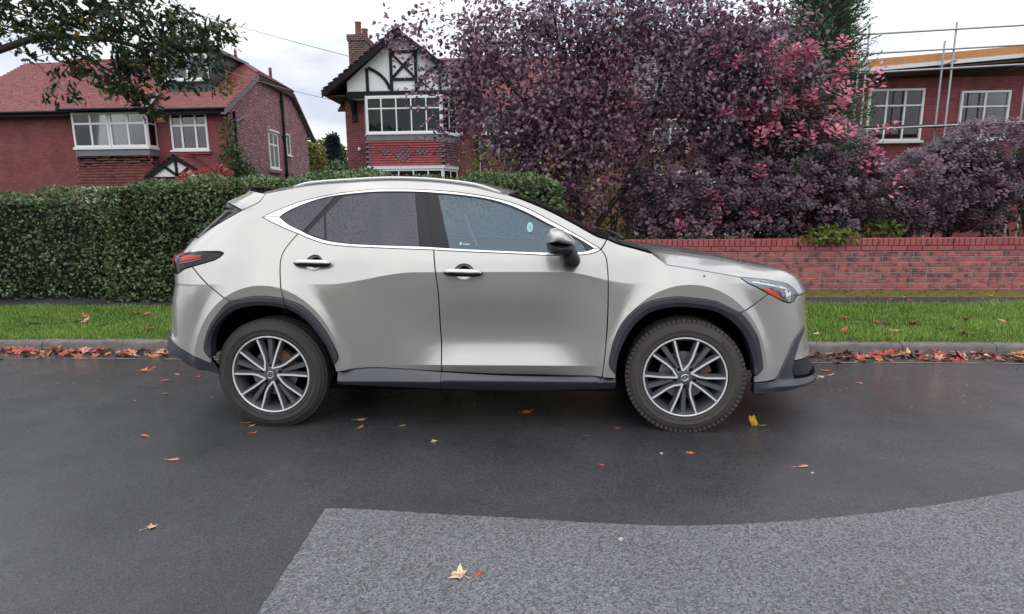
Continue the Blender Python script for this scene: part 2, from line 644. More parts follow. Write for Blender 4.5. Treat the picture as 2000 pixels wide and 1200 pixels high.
# ================================================================== BRICK GARDEN WALL
YW_ = 8.60
WX0, WX1 = .35, 15.0
M['brick'] = obj_random_mat('wall_brick', [(0, (.34, .115, .118)), (.35, (.43, .140, .136)), (.7, (.50, .170, .150)), (1, (.38, .140, .145))], blotch=((.13, .072, .082), 12.5, .47, .64), bump=.35)
M['brick_top'] = obj_random_mat('coping_brick', [(0, (.34, .092, .100)), (.5, (.42, .112, .118)), (1, (.37, .125, .128))], blotch=((.10, .03, .03), 7, .62, .72), bump=.3)
M['mortar'] = simple('mortar', (.34, .29, .285), .95, var=.45, vscale=11, bump=.5, bscale=150)
M['mortar_dark'] = simple('dark_mortar', (.10, .06, .058), .95, var=.4, vscale=11)
wroot = empty('brick_wall', (0, YW_, 0))
tag(wroot, 'low red brick garden wall with upright brick coping beside the footpath', 'wall')
mb = MB()
mb.box(WX0 + .004, WX1 - .004, .006, .20, .05, .787, 0)
mb.build('mortar_core', M['mortar'], wroot)
mb = MB()
mb.box(WX0 + .004, WX1 - .004, .004, .216, .7875, .968, 0)
mb.build('coping_mortar', M['mortar_dark'], wroot)


def brick_mesh(name, sx, sy, sz, m):
    c = .005
    b = MB()
    b.add([(0, c, 0), (sx, c, 0), (sx, c, sz), (0, c, sz), (c, 0, c), (sx - c, 0, c), (sx - c, 0, sz - c), (c, 0, sz - c), (0, sy, 0), (sx, sy, 0), (sx, sy, sz), (0, sy, sz)],
          [(4, 5, 6, 7), (0, 1, 5, 4), (1, 2, 6, 5), (2, 3, 7, 6), (3, 0, 4, 7), (1, 9, 10, 2), (3, 2, 10, 11), (0, 3, 11, 8)])
    return b.mesh(name, m)


BH = .078
bm_s = brick_mesh('brick', .207, .06, .0665, M['brick'])
bm_h = brick_mesh('brick', .098, .06, .0665, M['brick'])
bm_t = brick_mesh('coping_brick', .0655, .226, .104, M['brick_top'])
bm_c = brick_mesh('coping_course_brick', .207, .224, .066, M['brick_top'])
rest = MB()


def brick_into(mbuf, me, loc):
    mbuf.add([(v.co.x + loc[0], v.co.y + loc[1], v.co.z + loc[2]) for v in me.vertices], [tuple(p.vertices) for p in me.polygons])


cnt = 0
for c in range(-1, 7):
    z = .241 + c * BH
    x = WX0 - (.0 if c % 2 else .109)
    while x < WX1 - .1:
        hd = (c % 2 == 1 and random.random() < .28)
        me = bm_h if hd else bm_s
        wd = .109 if hd else .218
        if x >= WX0 - .01 and x + wd < WX1 + .02:
            loc = (x, random.uniform(-.003, .002), z + random.uniform(-.001, .001))
            vis = x > 2.7 - (c - 3) * .28 and x < 7.75 and c >= 0
            if vis and cnt < 296:
                o = link_mesh('brick', me, wroot)
                o.location = loc
                cnt += 1
            else: brick_into(rest, me, loc)
        x += wd
rest.build('brickwork', M['brick'], wroot, kind='stuff')
x = WX0
rest = MB()
while x < WX1 - .05:
    loc = (x, -.012 + random.uniform(-.003, .003), .868 + random.uniform(-.003, .002))
    if .9 < x < 7.8:
        o = link_mesh('coping_brick', bm_t, wroot)
        o.location = loc
        o.rotation_euler = (0, random.uniform(-.015, .015), 0)
    else: brick_into(rest, bm_t, loc)
    x += .0765
x = WX0
while x < WX1 - .1:
    loc = (x, -.010 + random.uniform(-.002, .002), .794)
    if .9 < x < 7.8:
        o = link_mesh('coping_course_brick', bm_c, wroot)
        o.location = loc
    else: brick_into(rest, bm_c, loc)
    x += .218
rest.build('coping_brickwork', M['brick_top'], wroot, kind='stuff')

# ================================================================== HOUSES
M['brick1'] = brickwork('house_brick', ((.29, .072, .078), (.205, .052, .060)), (.21, .13, .125), 'XZ', .23, .076, .008, dark=(.09, .03, .03), dark_amt=.45)
M['brick1s'] = brickwork('side_brick', ((.25, .065, .080), (.175, .042, .055)), (.48, .38, .40), 'YZ', .23, .082, .012, dark=(.085, .03, .04), dark_amt=.55, pale=.75)
M['brick2'] = brickwork('brown_brick', ((.195, .056, .058), (.125, .038, .042)), (.26, .16, .16), 'XZ', .23, .076, .008, dark=(.05, .02, .022), dark_amt=.6)
M['brick_ch'] = brickwork('chimney_brick', ((.10, .055, .045), (.06, .034, .03)), (.30, .24, .22), 'XZ', .23, .078, .013, dark=(.03, .03, .02), dark_amt=.5)
M['brick_chs'] = brickwork('chimney_brick_side', ((.10, .055, .045), (.06, .034, .03)), (.34, .28, .26), 'YZ', .23, .078, .013, dark=(.03, .03, .02), dark_amt=.5)
M['render'] = simple('white_render', (.74, .74, .73), .85, var=.05, vscale=5, bump=.5, bscale=60)
M['tile_red'] = leaf_mat('red_tile', [(0, (.15, .055, .058)), (.3, (.25, .075, .075)), (.6, (.33, .10, .095)), (.85, (.27, .12, .12)), (1, (.15, .10, .105))], rough=.6, trans=0)
M['tile_pinkred'] = leaf_mat('pink_red_tile', [(0, (.20, .05, .055)), (.5, (.31, .075, .08)), (1, (.27, .09, .095))], rough=.6, trans=0)
M['tile_grey'] = leaf_mat('grey_tile', [(0, (.13, .12, .14)), (.6, (.24, .22, .25)), (.9, (.32, .25, .26)), (1, (.34, .16, .15))], rough=.6, trans=0)
M['tile_hung'] = obj_random_mat('hung_tile', [(0, (.24, .044, .056)), (.5, (.33, .058, .066)), (1, (.28, .052, .068))], rough=.55, bump=.2)
M['tile_slate'] = obj_random_mat('grey_hung_tile', [(0, (.13, .070, .080)), (1, (.21, .105, .115))], rough=.6, bump=.2)
M['soffit'] = simple('soffit_board', (.16, .155, .16), .6, var=.2)
M['brown_board'] = simple('brown_soffit', (.085, .055, .045), .7, var=.3)
M['curtain'] = simple('curtain', (.72, .70, .66), .9, var=.15)
M['net'] = simple('sky_tinted_net', (.74, .80, .88), .9, var=.15)  # net coloured blue-white for the sky reflected in the panes
M['ridge'] = simple('ridge_tile', (.20, .075, .065), .7, var=.4, vscale=8)


def pane_mat(name, tint, amount, ior=1.45):
    m, t, b = mat(name)
    b.inputs['Base Color'].default_value = (*tint, 1)
    b.inputs['Roughness'].default_value = .03
    b.inputs['Specular IOR Level'].default_value = .1
    tr = t.nodes.new('ShaderNodeBsdfTransparent')
    tr.inputs['Color'].default_value = (.85, .88, .88, 1)
    ms = t.nodes.new('ShaderNodeMixShader')
    ms.inputs[0].default_value = amount
    t.links.new(tr.outputs[0], ms.inputs[1])
    t.links.new(b.outputs[0], ms.inputs[2])
    gl = t.nodes.new('ShaderNodeBsdfGlossy')
    gl.inputs['Roughness'].default_value = .02
    fr = t.nodes.new('ShaderNodeFresnel')
    fr.inputs['IOR'].default_value = ior
    m2 = t.nodes.new('ShaderNodeMixShader')
    t.links.new(fr.outputs[0], m2.inputs[0])
    t.links.new(ms.outputs[0], m2.inputs[1])
    t.links.new(gl.outputs[0], m2.inputs[2])
    t.links.new(m2.outputs[0], t.nodes['Material Output'].inputs['Surface'])
    return m


M['pane'] = pane_mat('window_pane', (.02, .024, .026), .10, 1.6)
M['pane_dark'] = pane_mat('dark_window_pane', (.012, .018, .016), .9, 1.32)


class Fr:
    """local frame on a wall: point = o + ex*a + ez*b + en*c (c outwards)"""
    def __init__(s, o, ex, en):
        s.o, s.ex, s.en, s.ez = Vector(o), Vector(ex).normalized(), Vector(en).normalized(), Vector((0, 0, 1))

    def p(s, a, b, c=0): return s.o + s.ex * a + s.ez * b + s.en * c

    def box(s, mb_, a0, a1, b0, b1, c0, c1, mi=0):
        P = [s.p(a, b, c) for b in (b0, b1) for c in (c0, c1) for a in (a0, a1)]
        c = sum(P, Vector()) / 8
        fs = [(0, 2, 3, 1), (4, 5, 7, 6), (0, 1, 5, 4), (2, 6, 7, 3), (0, 4, 6, 2), (1, 3, 7, 5)]
        out = []
        for f in fs:
            n = (P[f[1]] - P[f[0]]).cross(P[f[2]] - P[f[0]])
            out.append(f if n.dot(P[f[0]] - c) > 0 else f[::-1])
        mb_.add([tuple(q) for q in P], out, mi)


def window(parent, fr, w, h, cols, rows, ft=.06, mt=.045, depth=.05, pane='pane', sill=True, curtain=None, sillm='white_paint', name='window'):
    """cols / rows: glazing-bar positions as fractions; frame mesh > pane, sill, curtain"""
    b = MB()
    fr.box(b, 0, ft, 0, h, -.02, depth)
    fr.box(b, w - ft, w, 0, h, -.02, depth)
    fr.box(b, ft, w - ft, 0, ft, -.02, depth - .002)
    fr.box(b, ft, w - ft, h - ft, h, -.02, depth - .002)
    xs = [0] + list(cols) + [1]
    ys = [0] + list(rows) + [1]
    for c in cols: fr.box(b, c * w - mt / 2, c * w + mt / 2, ft, h - ft, -.015, depth - .006)
    for r_ in rows:
        for i in range(len(xs) - 1):
            a0 = ft if i == 0 else xs[i] * w + mt / 2
            a1 = w - ft if i == len(xs) - 2 else xs[i + 1] * w - mt / 2
            fr.box(b, a0, a1, r_ * h - mt / 2, r_ * h + mt / 2, -.015, depth - .008)
    fo = b.build(name, M['white_paint'], parent)
    for i in range(len(xs) - 1):
        for j in range(len(ys) - 1):
            q = MB()
            a0, a1, b0, b1 = xs[i] * w, xs[i + 1] * w, ys[j] * h, ys[j + 1] * h
            fr.box(q, a0 + .02, a1 - .02, b0 + .02, b1 - .02, .008, .014)
            q.build('pane', M[pane], fo)
    if sill:
        q = MB()
        fr.box(q, -.06, w + .06, -.07, -.003, -.02, depth + .07)
        q.build('sill', M[sillm], fo)
    q = MB()
    fr.box(q, .01, w - .01, .01, h - .01, -.62, -.60)
    fr.box(q, -.01, 0.0, .01, h - .01, -.62, -.02)
    fr.box(q, w, w + .01, .01, h - .01, -.62, -.02)
    fr.box(q, 0, w, h, h + .01, -.62, -.02)
    q.build('dark_room', M['void'], fo)
    if curtain:
        for (a0, a1, mm) in curtain:
            q = MB()
            n = max(6, int((a1 - a0) * w / .035))
            vs = []
            for k in range(n + 1):
                a = a0 * w + (a1 - a0) * w * k / n
                c = -.10 + .028 * math.sin(k * 1.9) + random.uniform(-.008, .008)
                vs += [tuple(fr.p(a, .04, c)), tuple(fr.p(a + random.uniform(-.006, .006), h - .03, c))]
            q.add(vs, [(2 * k, 2 * k + 2, 2 * k + 3, 2 * k + 1) for k in range(n)])
            q.build('curtain', M[mm], fo, smooth=True)
    return fo


def in_poly(px, py, poly):
    px, py = np.asarray(px), np.asarray(py)
    ins = np.zeros(px.shape, bool)
    n = len(poly)
    for i in range(n):
        x0, y0 = poly[i]
        x1, y1 = poly[(i + 1) % n]
        if y0 == y1: continue
        c = ((y0 > py) != (y1 > py)) & (px < (x1 - x0) * (py - y0) / (y1 - y0) + x0)
        ins ^= c
    return ins


def roof_tiles(name, parent, o, ex, es, poly, m, tw=.17, te=.112, th=.022, rag=1.0):
    """courses of overlapping plain tiles on the plane o + s*ex + t*es, poly in (s, t)"""
    o, ex, es = Vector(o), Vector(ex).normalized(), Vector(es).normalized()
    nn = ex.cross(es)
    if nn.z < 0: nn = -nn
    pp = np.array(poly)
    V, F, T = [], [], []
    t = pp[:, 1].min() - .02
    r_ = 0
    while t < pp[:, 1].max():
        s = pp[:, 0].min() - (.5 * tw if r_ % 2 else 0)
        ss = np.arange(s, pp[:, 0].max() + tw, tw)
        ok = in_poly(ss + tw / 2, np.full(len(ss), t + te / 2), poly)
        for s_ in ss[ok]:
            lift = th * random.uniform(.85, 1.35) * rag
            b = len(V)
            g = .003
            a0, a1 = s_ + g, s_ + tw - g
            tt = t + random.uniform(-.006, .006) * rag
            for (a, u_, n_) in ((a0, tt, 0), (a1, tt, 0), (a1, tt, lift), (a0, tt, lift), (a1, tt + te * 1.25, .004), (a0, tt + te * 1.25, .004)):
                V.append(tuple(o + ex * a + es * u_ + nn * n_))
            F += [(b, b + 1, b + 2, b + 3), (b + 3, b + 2, b + 4, b + 5)]
            tn = min(max(random.gauss(.5, .22), 0), 1)
            T += [tn, tn]
        t += te
        r_ += 1
    me = np_mesh(name, V, F, m, T)
    return link_mesh(name, me, parent, 'stuff')


def slab(name, parent, pts, thick, m):
    b = MB()
    P = [Vector(p) for p in pts]
    n = (P[1] - P[0]).cross(P[2] - P[0]).normalized()
    if n.z > 0: n = -n
    b.prism(pts, n * thick)
    return b.build(name, m, parent)


def ridge_tiles(parent, p0, p1, m, r_=.10, seg=.42):
    p0, p1 = Vector(p0), Vector(p1)
    n = max(1, int((p1 - p0).length / seg))
    d = (p1 - p0).normalized()
    s = d.cross(Vector((0, 0, 1))).normalized()
    u = s.cross(d)
    for i in range(n):
        a, b = p0.lerp(p1, i / n), p0.lerp(p1, (i + .985) / n)
        q = MB()
        vs = []
        for pt in (a, b):
            for k in range(7):
                an = math.pi * k / 6
                vs.append(tuple(pt + s * math.cos(an) * r_ * 1.1 + u * (math.sin(an) * r_ - .02 + random.uniform(-.003, .003))))
        q.add(vs, [(k, k + 1, 7 + k + 1, 7 + k) for k in range(6)] + [(0, 1, 2, 3, 4, 5, 6), (13, 12, 11, 10, 9, 8, 7)])
        q.build('ridge_tile', m, parent, smooth=True, angle=50)


# ------------------------------------------------------------------ red brick house with side wall (left)
H1 = empty('brick_house', (-13.5, 22.5, .3))
tag(H1, 'red brick house with dark boarded dormer, tiled porch and bare brick side wall', 'house')
H1o = Matrix.Translation((13.5, -22.5, -.3))


def to_parent(o):
    return o


def P1(o):
    o.matrix_parent_inverse = H1o
    return o


class HB(MB):
    def __init__(s, root):
        super().__init__()
        s.root = root


def house_fix(root):
    """children are built in world metres: cancel the root's offset once"""
    inv = Matrix.Translation(-root.location)
    for ch in root.children:
        ch.matrix_parent_inverse = inv


XR1, YF1, YB1 = -12.35, 22.5, 30.15
b = MB()
b.prism([(-24, YF1, .2), (XR1 - .003, YF1, .2), (XR1 - .003, YF1, 5.62), (-24, YF1, 5.62)], (0, .3, 0))
b.build('wall', M['brick1'], H1)
sidep = [(XR1, YF1 + .003, .2), (XR1, YB1, .2), (XR1, YB1, 5.55), (XR1, 28.5, 7.13), (XR1, 25.0, 7.16), (XR1, YF1 + .003, 5.60)]
b = MB()
b.prism(sidep, (-.3, 0, 0))
b.build('wall', M['brick1s'], H1)
b = MB()
b.box(-24, XR1 - .31, YB1 - .3, YB1 - .003, .2, 5.5)
b.build('wall', M['brick1'], H1)
SL1 = (8.42 - 5.47) / 4.5
XV = -12.17
es1 = Vector((0, 4.5, 2.95)).normalized()
L1 = math.hypot(4.5, 2.95)
o1 = Vector((-24, 22.1, 5.47))
tv = (24.95 - 22.1) / 4.5 * L1
front_poly = [(0, 0), (24 + XV, 0), (24 + XV, tv), (24 - 14.0, L1), (0, L1)]
slab('roof', H1, [o1 + Vector((1, 0, 0)) * s + es1 * t for s, t in front_poly], .07, M['tile_red'])
roof_tiles('roof_tiles', H1, o1 + Vector((0, 0, .004)), (1, 0, 0), es1, front_poly, M['tile_red'])
hip = [(XV, 24.95, 7.34), (XV, 28.45, 7.24), (-14.0, 26.6, 8.42)]
slab('roof', H1, hip, .06, M['tile_red'])
eh = Vector((0, 1, 0))
mid = Vector((XV, 26.6, 7.29))
esh = (Vector(hip[2]) - mid).normalized()
roof_tiles('roof_tiles', H1, Vector((XV, 24.95, 7.345)), eh, esh, [(0, 0), (3.5, 0), (1.65, (Vector(hip[2]) - mid).length)], M['tile_red'])
esb = Vector((0, -4.05, 2.99)).normalized()
ob = Vector((-24, 30.65, 5.43))
slab('roof', H1, [(-24, 30.65, 5.43), (XV, 30.65, 5.43), (XV, 28.45, 7.05), (-14, 26.6, 8.42), (-24, 26.6, 8.42)], .07, M['tile_red'])
ridge_tiles(H1, (-14.0, 26.6, 8.44), (-22, 26.6, 8.44), M['ridge'])
ridge_tiles(H1, (-14.0, 26.6, 8.44), (XV, 24.95, 7.37), M['ridge'], .085)
ridge_tiles(H1, (-14.0, 26.6, 8.44), (XV, 28.45, 7.27), M['ridge'], .085)
b = MB()
b.tube([(-13.98, 26.6, 8.46), (-13.98, 26.6, 8.62), (-13.98, 26.6, 8.70), (-13.98, 26.6, 8.86)], [.10, .05, .075, .02], 8)
b.build('ridge_finial', M['ridge'], H1, smooth=True)
# verge boards and soffits on the side gable
vg = [(22.0, 5.36), (24.95, 7.27), (28.5, 7.16), (30.72, 5.30)]
for (ya, za), (yb, zb) in zip(vg[:-1], vg[1:]):
    b = MB()
    b.prism([(XV + .02, ya, za - .17), (XV + .02, yb, zb - .17), (XV + .02, yb, zb + .03), (XV + .02, ya, za + .03)], (-.035, 0, 0))
    b.build('verge_board', M['soffit'] if ya < 24 else M['black_timber'], H1)
    b = MB()
    b.prism([(XV - .016, ya, za - .13), (XV - .016, yb, zb - .13), (XR1 + .004, yb, zb - .13), (XR1 + .004, ya, za - .13)], (0, 0, -.03))
    b.build('soffit', M['soffit'], H1)
for (y, z) in ((29.15, 6.52), (30.1, 5.72)):
    b = MB()
    b.box(XR1 + .003, XV + .01, y, y + .09, z, z + .10)
    b.build('purlin_end', M['lead'], H1)
b = MB()
b.tube([(-24, 22.02, 5.40), (XV, 22.02, 5.42)], .055, 8)
b.build('gutter', M['black_metal'], H1, smooth=True, angle=50)
b = MB()
b.box(-24, XV - .02, 22.10, 22.47, 5.28, 5.34)
b.box(-24, XV - .02, 22.085, 22.115, 5.25, 5.42)
b.build('eaves_board', M['black_timber'], H1)
b = MB()
b.tube([(XV, 30.74, 5.33), (-16, 30.74, 5.33)], .055, 8)
b.build('gutter', M['black_metal'], H1, smooth=True, angle=50)
b = MB()
b.box(XR1 + .03, XR1 + .11, 22.86, 22.94, .3, 5.45)
b.build('drainpipe', M['black_metal'], H1)
b = MB()
b.tube([(XR1 + .07, 22.95, 5.05), (XR1 + .07, 23.75, 5.42)], .045, 8)
b.build('overflow_pipe', M['lead'], H1, smooth=True, angle=50)
b = MB()
b.tube([(XR1 + .08, 27.28, .3), (XR1 + .08, 27.28, 7.0)], .062, 10)
for z in (6.55, 4.95, 3.2):
    b.tube([(XR1 + .08, 27.28, z), (XR1 + .08, 27.28, z + .12)], .082, 10)
    b.box(XR1 + .005, XR1 + .07, 27.15, 27.41, z + .02, z + .09)
b.build('soil_pipe', M['black_metal'], H1, smooth=True, angle=50)
b = MB()
b.tube([(XR1 + .12, 26.75 + 1.1, .3), (XR1 + .12, 27.85, 3.25), (XR1 + .05, 27.85, 3.35)], .03, 8)
b.build('waste_pipe', M['black_metal'], H1, smooth=True, angle=50)
fs_ = Fr((XR1 + .004, 25.72, 3.46), (0, 1, 0), (1, 0, 0))
window(H1, fs_, .92, 1.60, [.5], [.66], ft=.08, mt=.07, depth=.035, curtain=[(.02, .98, 'curtain')])
b = MB()
fs_.box(b, -.06, .90, 1.62, 1.69, .02, .14)
b.build('lintel', M['white_paint'], H1)
b = MB()
fs_.box(b, -.08, .92, -.20, -.075, .03, .14)
b.build('brick_sill', M['brick1s'], H1)
fs2 = Fr((XR1 + .004, 27.5, 4.2), (0, 1, 0), (1, 0, 0))
window(H1, fs2, .42, 1.0, [], [], ft=.05, curtain=None)
# front windows
fw = Fr((-14.70, YF1 - .005, 3.93), (1, 0, 0), (0, -1, 0))
window(H1, fw, 1.50, 1.42, [.30, .68], [.66], ft=.075, mt=.075, depth=.05, curtain=[(.04, .30, 'curtain'), (.31, .68, 'net'), (.70, .97, 'net')])
b = MB()
fw.box(b, -.05, 1.56, -.17, -.075, .0, .08)
b.build('brick_sill', M['brick1'], H1)
# two storey bay at the left
YB = 21.95
b = MB()
b.prism([(-18.3, YB, .2), (-15.32, YB, .2), (-15.32, YB, 2.55), (-18.3, YB, 2.55)], (0, .545, 0))
b.build('bay_base', M['render'], H1)
for k in range(2):
    fb = Fr((-18.3 + k * 1.50, YB, 4.03), (1, 0, 0), (0, -1, 0))
    window(H1, fb, 1.48, 1.30, [.5], [.68], ft=.075, mt=.075, depth=.04, sill=False, curtain=[(.05, .95, 'curtain')])
fb2 = Fr((-15.315, YB + .005, 4.03), (0, 1, 0), (1, 0, 0))
window(H1, fb2, .53, 1.30, [], [.68], ft=.07, mt=.06, depth=.02, sill=False)
b = MB()
b.box(-18.35, -15.25, YB - .08, YF1, 3.94, 4.03)
b.build('bay_sill', M['white_paint'], H1)
b = MB()
b.box(-18.30, -15.29, YB - .03, YF1, 3.70, 3.935)
b.build('bay_flashing', M['lead'], H1)
b = MB()
b.box(-18.3, -15.33, YB + .02, YF1, 2.55, 3.70)
b.build('bay_backing', M['void'], H1)
roof_tiles('hung_tiles', H1, (-18.3, YB + .015, 2.55), (1, 0, 0), Vector((0, .02, 1)), [(0, 0), (3.0, 0), (3.0, 1.16), (0, 1.16)], M['tile_red'], th=.02)
roof_tiles('hung_tiles', H1, (-15.325, YB + .01, 2.55), (0, 1, 0), Vector((-.02, 0, 1)), [(0, 0), (.52, 0), (.52, 1.16), (0, 1.16)], M['tile_grey'], th=.02)
# bay roof: a hipped lean-to breaking the eaves
slab('roof', H1, [(-18.5, 21.55, 5.42), (-15.0, 21.55, 5.42), (-15.6, 23.3, 6.30), (-18.5, 23.3, 6.30)], .06, M['tile_red'])
roof_tiles('roof_tiles', H1, (-18.5, 21.55, 5.43), (1, 0, 0), Vector((0, 1.75, .88)), [(0, 0), (3.5, 0), (2.9, 1.95), (0, 1.95)], M['tile_red'])
b = MB()
b.prism([(-15.0, 21.55, 5.44), (-15.58, 23.3, 6.36), (-15.45, 23.3, 6.36), (-14.88, 21.6, 5.45)], (0, 0, .02))
b.build('lead_valley', M['lead'], H1)
b = MB()
b.tube([(-18.5, 21.5, 5.38), (-14.95, 21.5, 5.38)], .055, 8)
b.build('gutter', M['black_metal'], H1, smooth=True, angle=50)
# alarm box with its small lettering
b = MB()
b.box(-15.22, -14.86, YF1 - .085, YF1 - .003, 5.00, 5.24)
M['orange_box'] = simple('alarm_box', (.62, .25, .06), .45)
ab = b.build('alarm_box', M['orange_box'], H1)
b = MB()
for k, (dx, wd) in enumerate(((.04, .045), (.10, .03), (.14, .05), (.20, .03), (.245, .05))):
    b.box(-15.22 + dx, -15.22 + dx + wd, YF1 - .089, YF1 - .084, 5.10 + .012 * (k % 2), 5.15 + .012 * (k % 3))
b.build('alarm_lettering', M['white_paint'], ab)
# dormer
XD0, XD1, YD, ZD0, ZD1 = -15.22, -13.42, 23.4, 6.30, 7.98
b = MB()
b.prism([(XD1, YD, 6.22), (XD1, 26.1, ZD1), (XD1, YD, ZD1)], (-.05, 0, 0))
b.prism([(XD0 + .05, YD, 6.22), (XD0 + .05, 26.1, ZD1), (XD0 + .05, YD, ZD1)], (-.05, 0, 0))
b.box(XD0, XD1 - .052, YD, YD + .05, 6.28, ZD1)
dm = b.build('dormer', M['black_timber'], H1)
M['dark_board'] = simple('dark_grey_board', (.045, .048, .055), .5, var=.25, vscale=5)
for k in range(11):
    z = 6.33 + k * .15
    yb_ = 22.1 + (z - 5.47) / SL1 - .0
    q = MB()
    q.prism([(XD1 + .022, YD - .01, z), (XD1 + .022, max(yb_, YD + .05), z), (XD1 + .008, max(yb_, YD + .05), z + .145), (XD1 + .008, YD - .01, z + .145)], (-.012, 0, 0))
    q.build('board', M['dark_board'], dm)
for k in range(3):
    z = 6.33 + k * .145
    q = MB()
    q.prism([(XD0, YD - .022, z), (XD1, YD - .022, z), (XD1, YD - .008, z + .14), (XD0, YD - .008, z + .14)], (0, .01, 0))
    q.build('board', M['dark_board'], dm)
fd = Fr((XD0 + .02, YD - .02, 6.78), (1, 0, 0), (0, -1, 0))
window(H1, fd, 1.74, 1.0, [.5], [], ft=.08, mt=.07, depth=.05, curtain=[(.03, .97, 'net')])
b = MB()
b.prism([(XD0 - .15, YD - .25, ZD1), (XD1 + .2, YD - .25, ZD1), (XD1 + .2, 26.3, ZD1 + .02), (XD0 - .15, 26.3, ZD1 + .02)], (0, 0, .12))
b.build('dormer_roof', M['lead'], H1)
b = MB()
b.box(XD0 - .02, XD1 + .02, YD - .06, YD + .1, 6.235, 6.285)
b.build('dormer_flashing', M['white_paint'], H1)
b = MB()
b.box(-13.02, -12.86, 23.75, 24.0, 6.42, 6.86)
b.build('roof_vent', M['lead'], H1)
b = MB()
b.tube([(-10.98 - 1.9, 27.6, 7.6), (-12.88, 27.6, 8.22)], .075, 8)
b.build('flue', M['ridge'], H1, smooth=True, angle=50)
# porch
YP = 21.3
pa, pl, pr = Vector((-13.90, YP, 3.63)), Vector((-15.18, YP, 2.78)), Vector((-12.38, YP, 2.70))
for q0, tn in ((pl, 'l'), (pr, 'r')):
    d = pa - q0
    es_ = d.normalized()
    slab('porch_roof', H1, [q0, pa, pa + Vector((0, 1.19, 0)), q0 + Vector((0, 1.19, 0))], .05, M['tile_red'])
    n_ = es_.cross(Vector((0, 1, 0)))
    roof_tiles('roof_tiles', H1, q0 + Vector((0, -.02, .005)), (0, 1, 0), es_, [(0, 0), (1.2, 0), (1.2, d.length), (0, d.length)], M['tile_red'])
    b = MB()
    dn = Vector((0, 0, -.19))
    b.prism([q0 + Vector((0, -.05, .01)), pa + Vector((0, -.05, .01)), pa + Vector((0, -.05, 0)) + dn, q0 + Vector((0, -.05, .0)) + dn * .85], (0, .04, 0))
    b.build('bargeboard', M['black_timber'], H1)
ridge_tiles(H1, pa + Vector((0, -.04, .02)), pa + Vector((0, 1.19, .02)), M['ridge'], .07, .24)
b = MB()
b.prism([(-14.95, YP + .02, 2.83), (-12.75, YP + .02, 2.83), (pa.x, YP + .02, 3.5)], (0, .04, 0))
b.build('porch_gable', M['render'], H1)
for (xa, za, xb, zb) in ((-13.87, 2.83, -13.90, 3.48), (-13.85, 2.85, -14.42, 3.25), (-13.82, 2.85, -13.30, 3.22)):
    d = Vector((xb - xa, 0, zb - za)).normalized()
    s = Vector((-d.z, 0, d.x)) * .05
    b = MB()
    p0, p1 = Vector((xa, YP + .015, za)), Vector((xb, YP + .015, zb))
    b.prism([p0 - s, p1 - s, p1 + s, p0 + s], (0, -.035, 0))
    b.build('timber', M['black_timber'], H1)
b = MB()
b.box(-15.0, -12.72, YP - .03, YP + .09, 2.66, 2.825)
b.box(-15.0, -14.87, YP - .025, YP + .085, .3, 2.658)
b.box(-12.85, -12.72, YP - .025, YP + .085, .3, 2.658)
b.build('porch_frame', M['black_timber'], H1)
b = MB()
b.box(-14.8, -12.9, YF1 - .05, YF1 - .004, .3, 2.6)
b.build('front_door', M['white_paint'], H1)
house_fix(H1)

# ------------------------------------------------------------------ half timbered house with bay (centre)
H2 = empty('half_timbered_house', (-4.6, 20.2, .4))
tag(H2, 'brown brick house with black and white timbered gable over a two storey bay', 'house')
YF2, YG = 20.2, 19.8
b = MB()
b.prism([(-6.86, YF2, .3), (-2.2, YF2, .3), (-2.2, YF2, 5.4), (-6.86, YF2, 5.4)], (0, .3, 0))
b.build('wall', M['brick2'], H2)
b = MB()
b.box(-6.855, -6.56, YF2 + .302, 28, .3, 5.3)
b.build('wall', M['brick1s'], H2)
b = MB()
b.box(-2.195, 3.2, 20.62, 20.9, .3, 5.3)
b.build('wall', M['brick2'], H2)
b = MB()
b.box(-2.50, -2.205, YF2 + .302, 20.618, .3, 5.3)
b.build('wall', M['brick1s'], H2)
# gable
GA = Vector((-4.785, YG, 7.20))
ge_l, ge_r = Vector((-7.37, YG, 5.40)), Vector((-2.20, YG, 5.40))
b = MB()
b.prism([(-6.62, YG + .04, 5.44), (-2.50, YG + .04, 5.44), (-2.50, YG + .04, 5.70), (-4.6, YG + .04, 7.12), (-4.97, YG + .04, 7.12), (-6.62, YG + .04, 5.80)], (0, .06, 0))
b.build('gable_render', M['render'], H2)
TM = M['black_timber']


def timber(parent, pts, wd, y, d=.05):
    b = MB()
    for (xa, za), (xb, zb) in zip(pts[:-1], pts[1:]):
        p0, p1 = Vector((xa, y, za)), Vector((xb, y, zb))
        dd = (p1 - p0).normalized()
        s = Vector((-dd.z, 0, dd.x)) * wd / 2
        e = dd * .008 if len(pts) > 2 else Vector()
        b.prism([p0 - s - e, p1 - s + e, p1 + s + e, p0 + s - e], (0, -d, 0))
    return b.build('timber', TM, parent)


yt = YG + .038
for xa, z1 in ((-5.91, 6.22), (-5.08, 6.82), (-4.24, 6.78), (-3.43, 6.15)): timber(H2, [(xa, 5.48), (xa, z1)], .095, yt, .05)
timber(H2, [(-5.03, 6.715), (-4.29, 6.715)], .09, yt, .044)
timber(H2, [(-5.03, 5.84), (-4.29, 5.84)], .09, yt, .044)
timber(H2, [(-5.03, 6.65), (-4.29, 5.90)], .085, yt, .041)
timber(H2, [(-4.29, 6.65), (-5.03, 5.90)], .085, yt, .038)
arc = [(-5.86, 6.223), (-5.664, 6.137), (-5.461, 6.002), (-5.31, 5.851), (-5.196, 5.668), (-5.149, 5.54)]
timber(H2, arc, .10, yt, .040)
timber(H2, [(-9.335 - x + .0, z) for x, z in arc], .10, yt, .040)
b = MB()
b.box(-6.64, -2.42, YG - .03, YG + .12, 5.27, 5.465)
b.build('gable_beam', TM, H2)
b = MB()
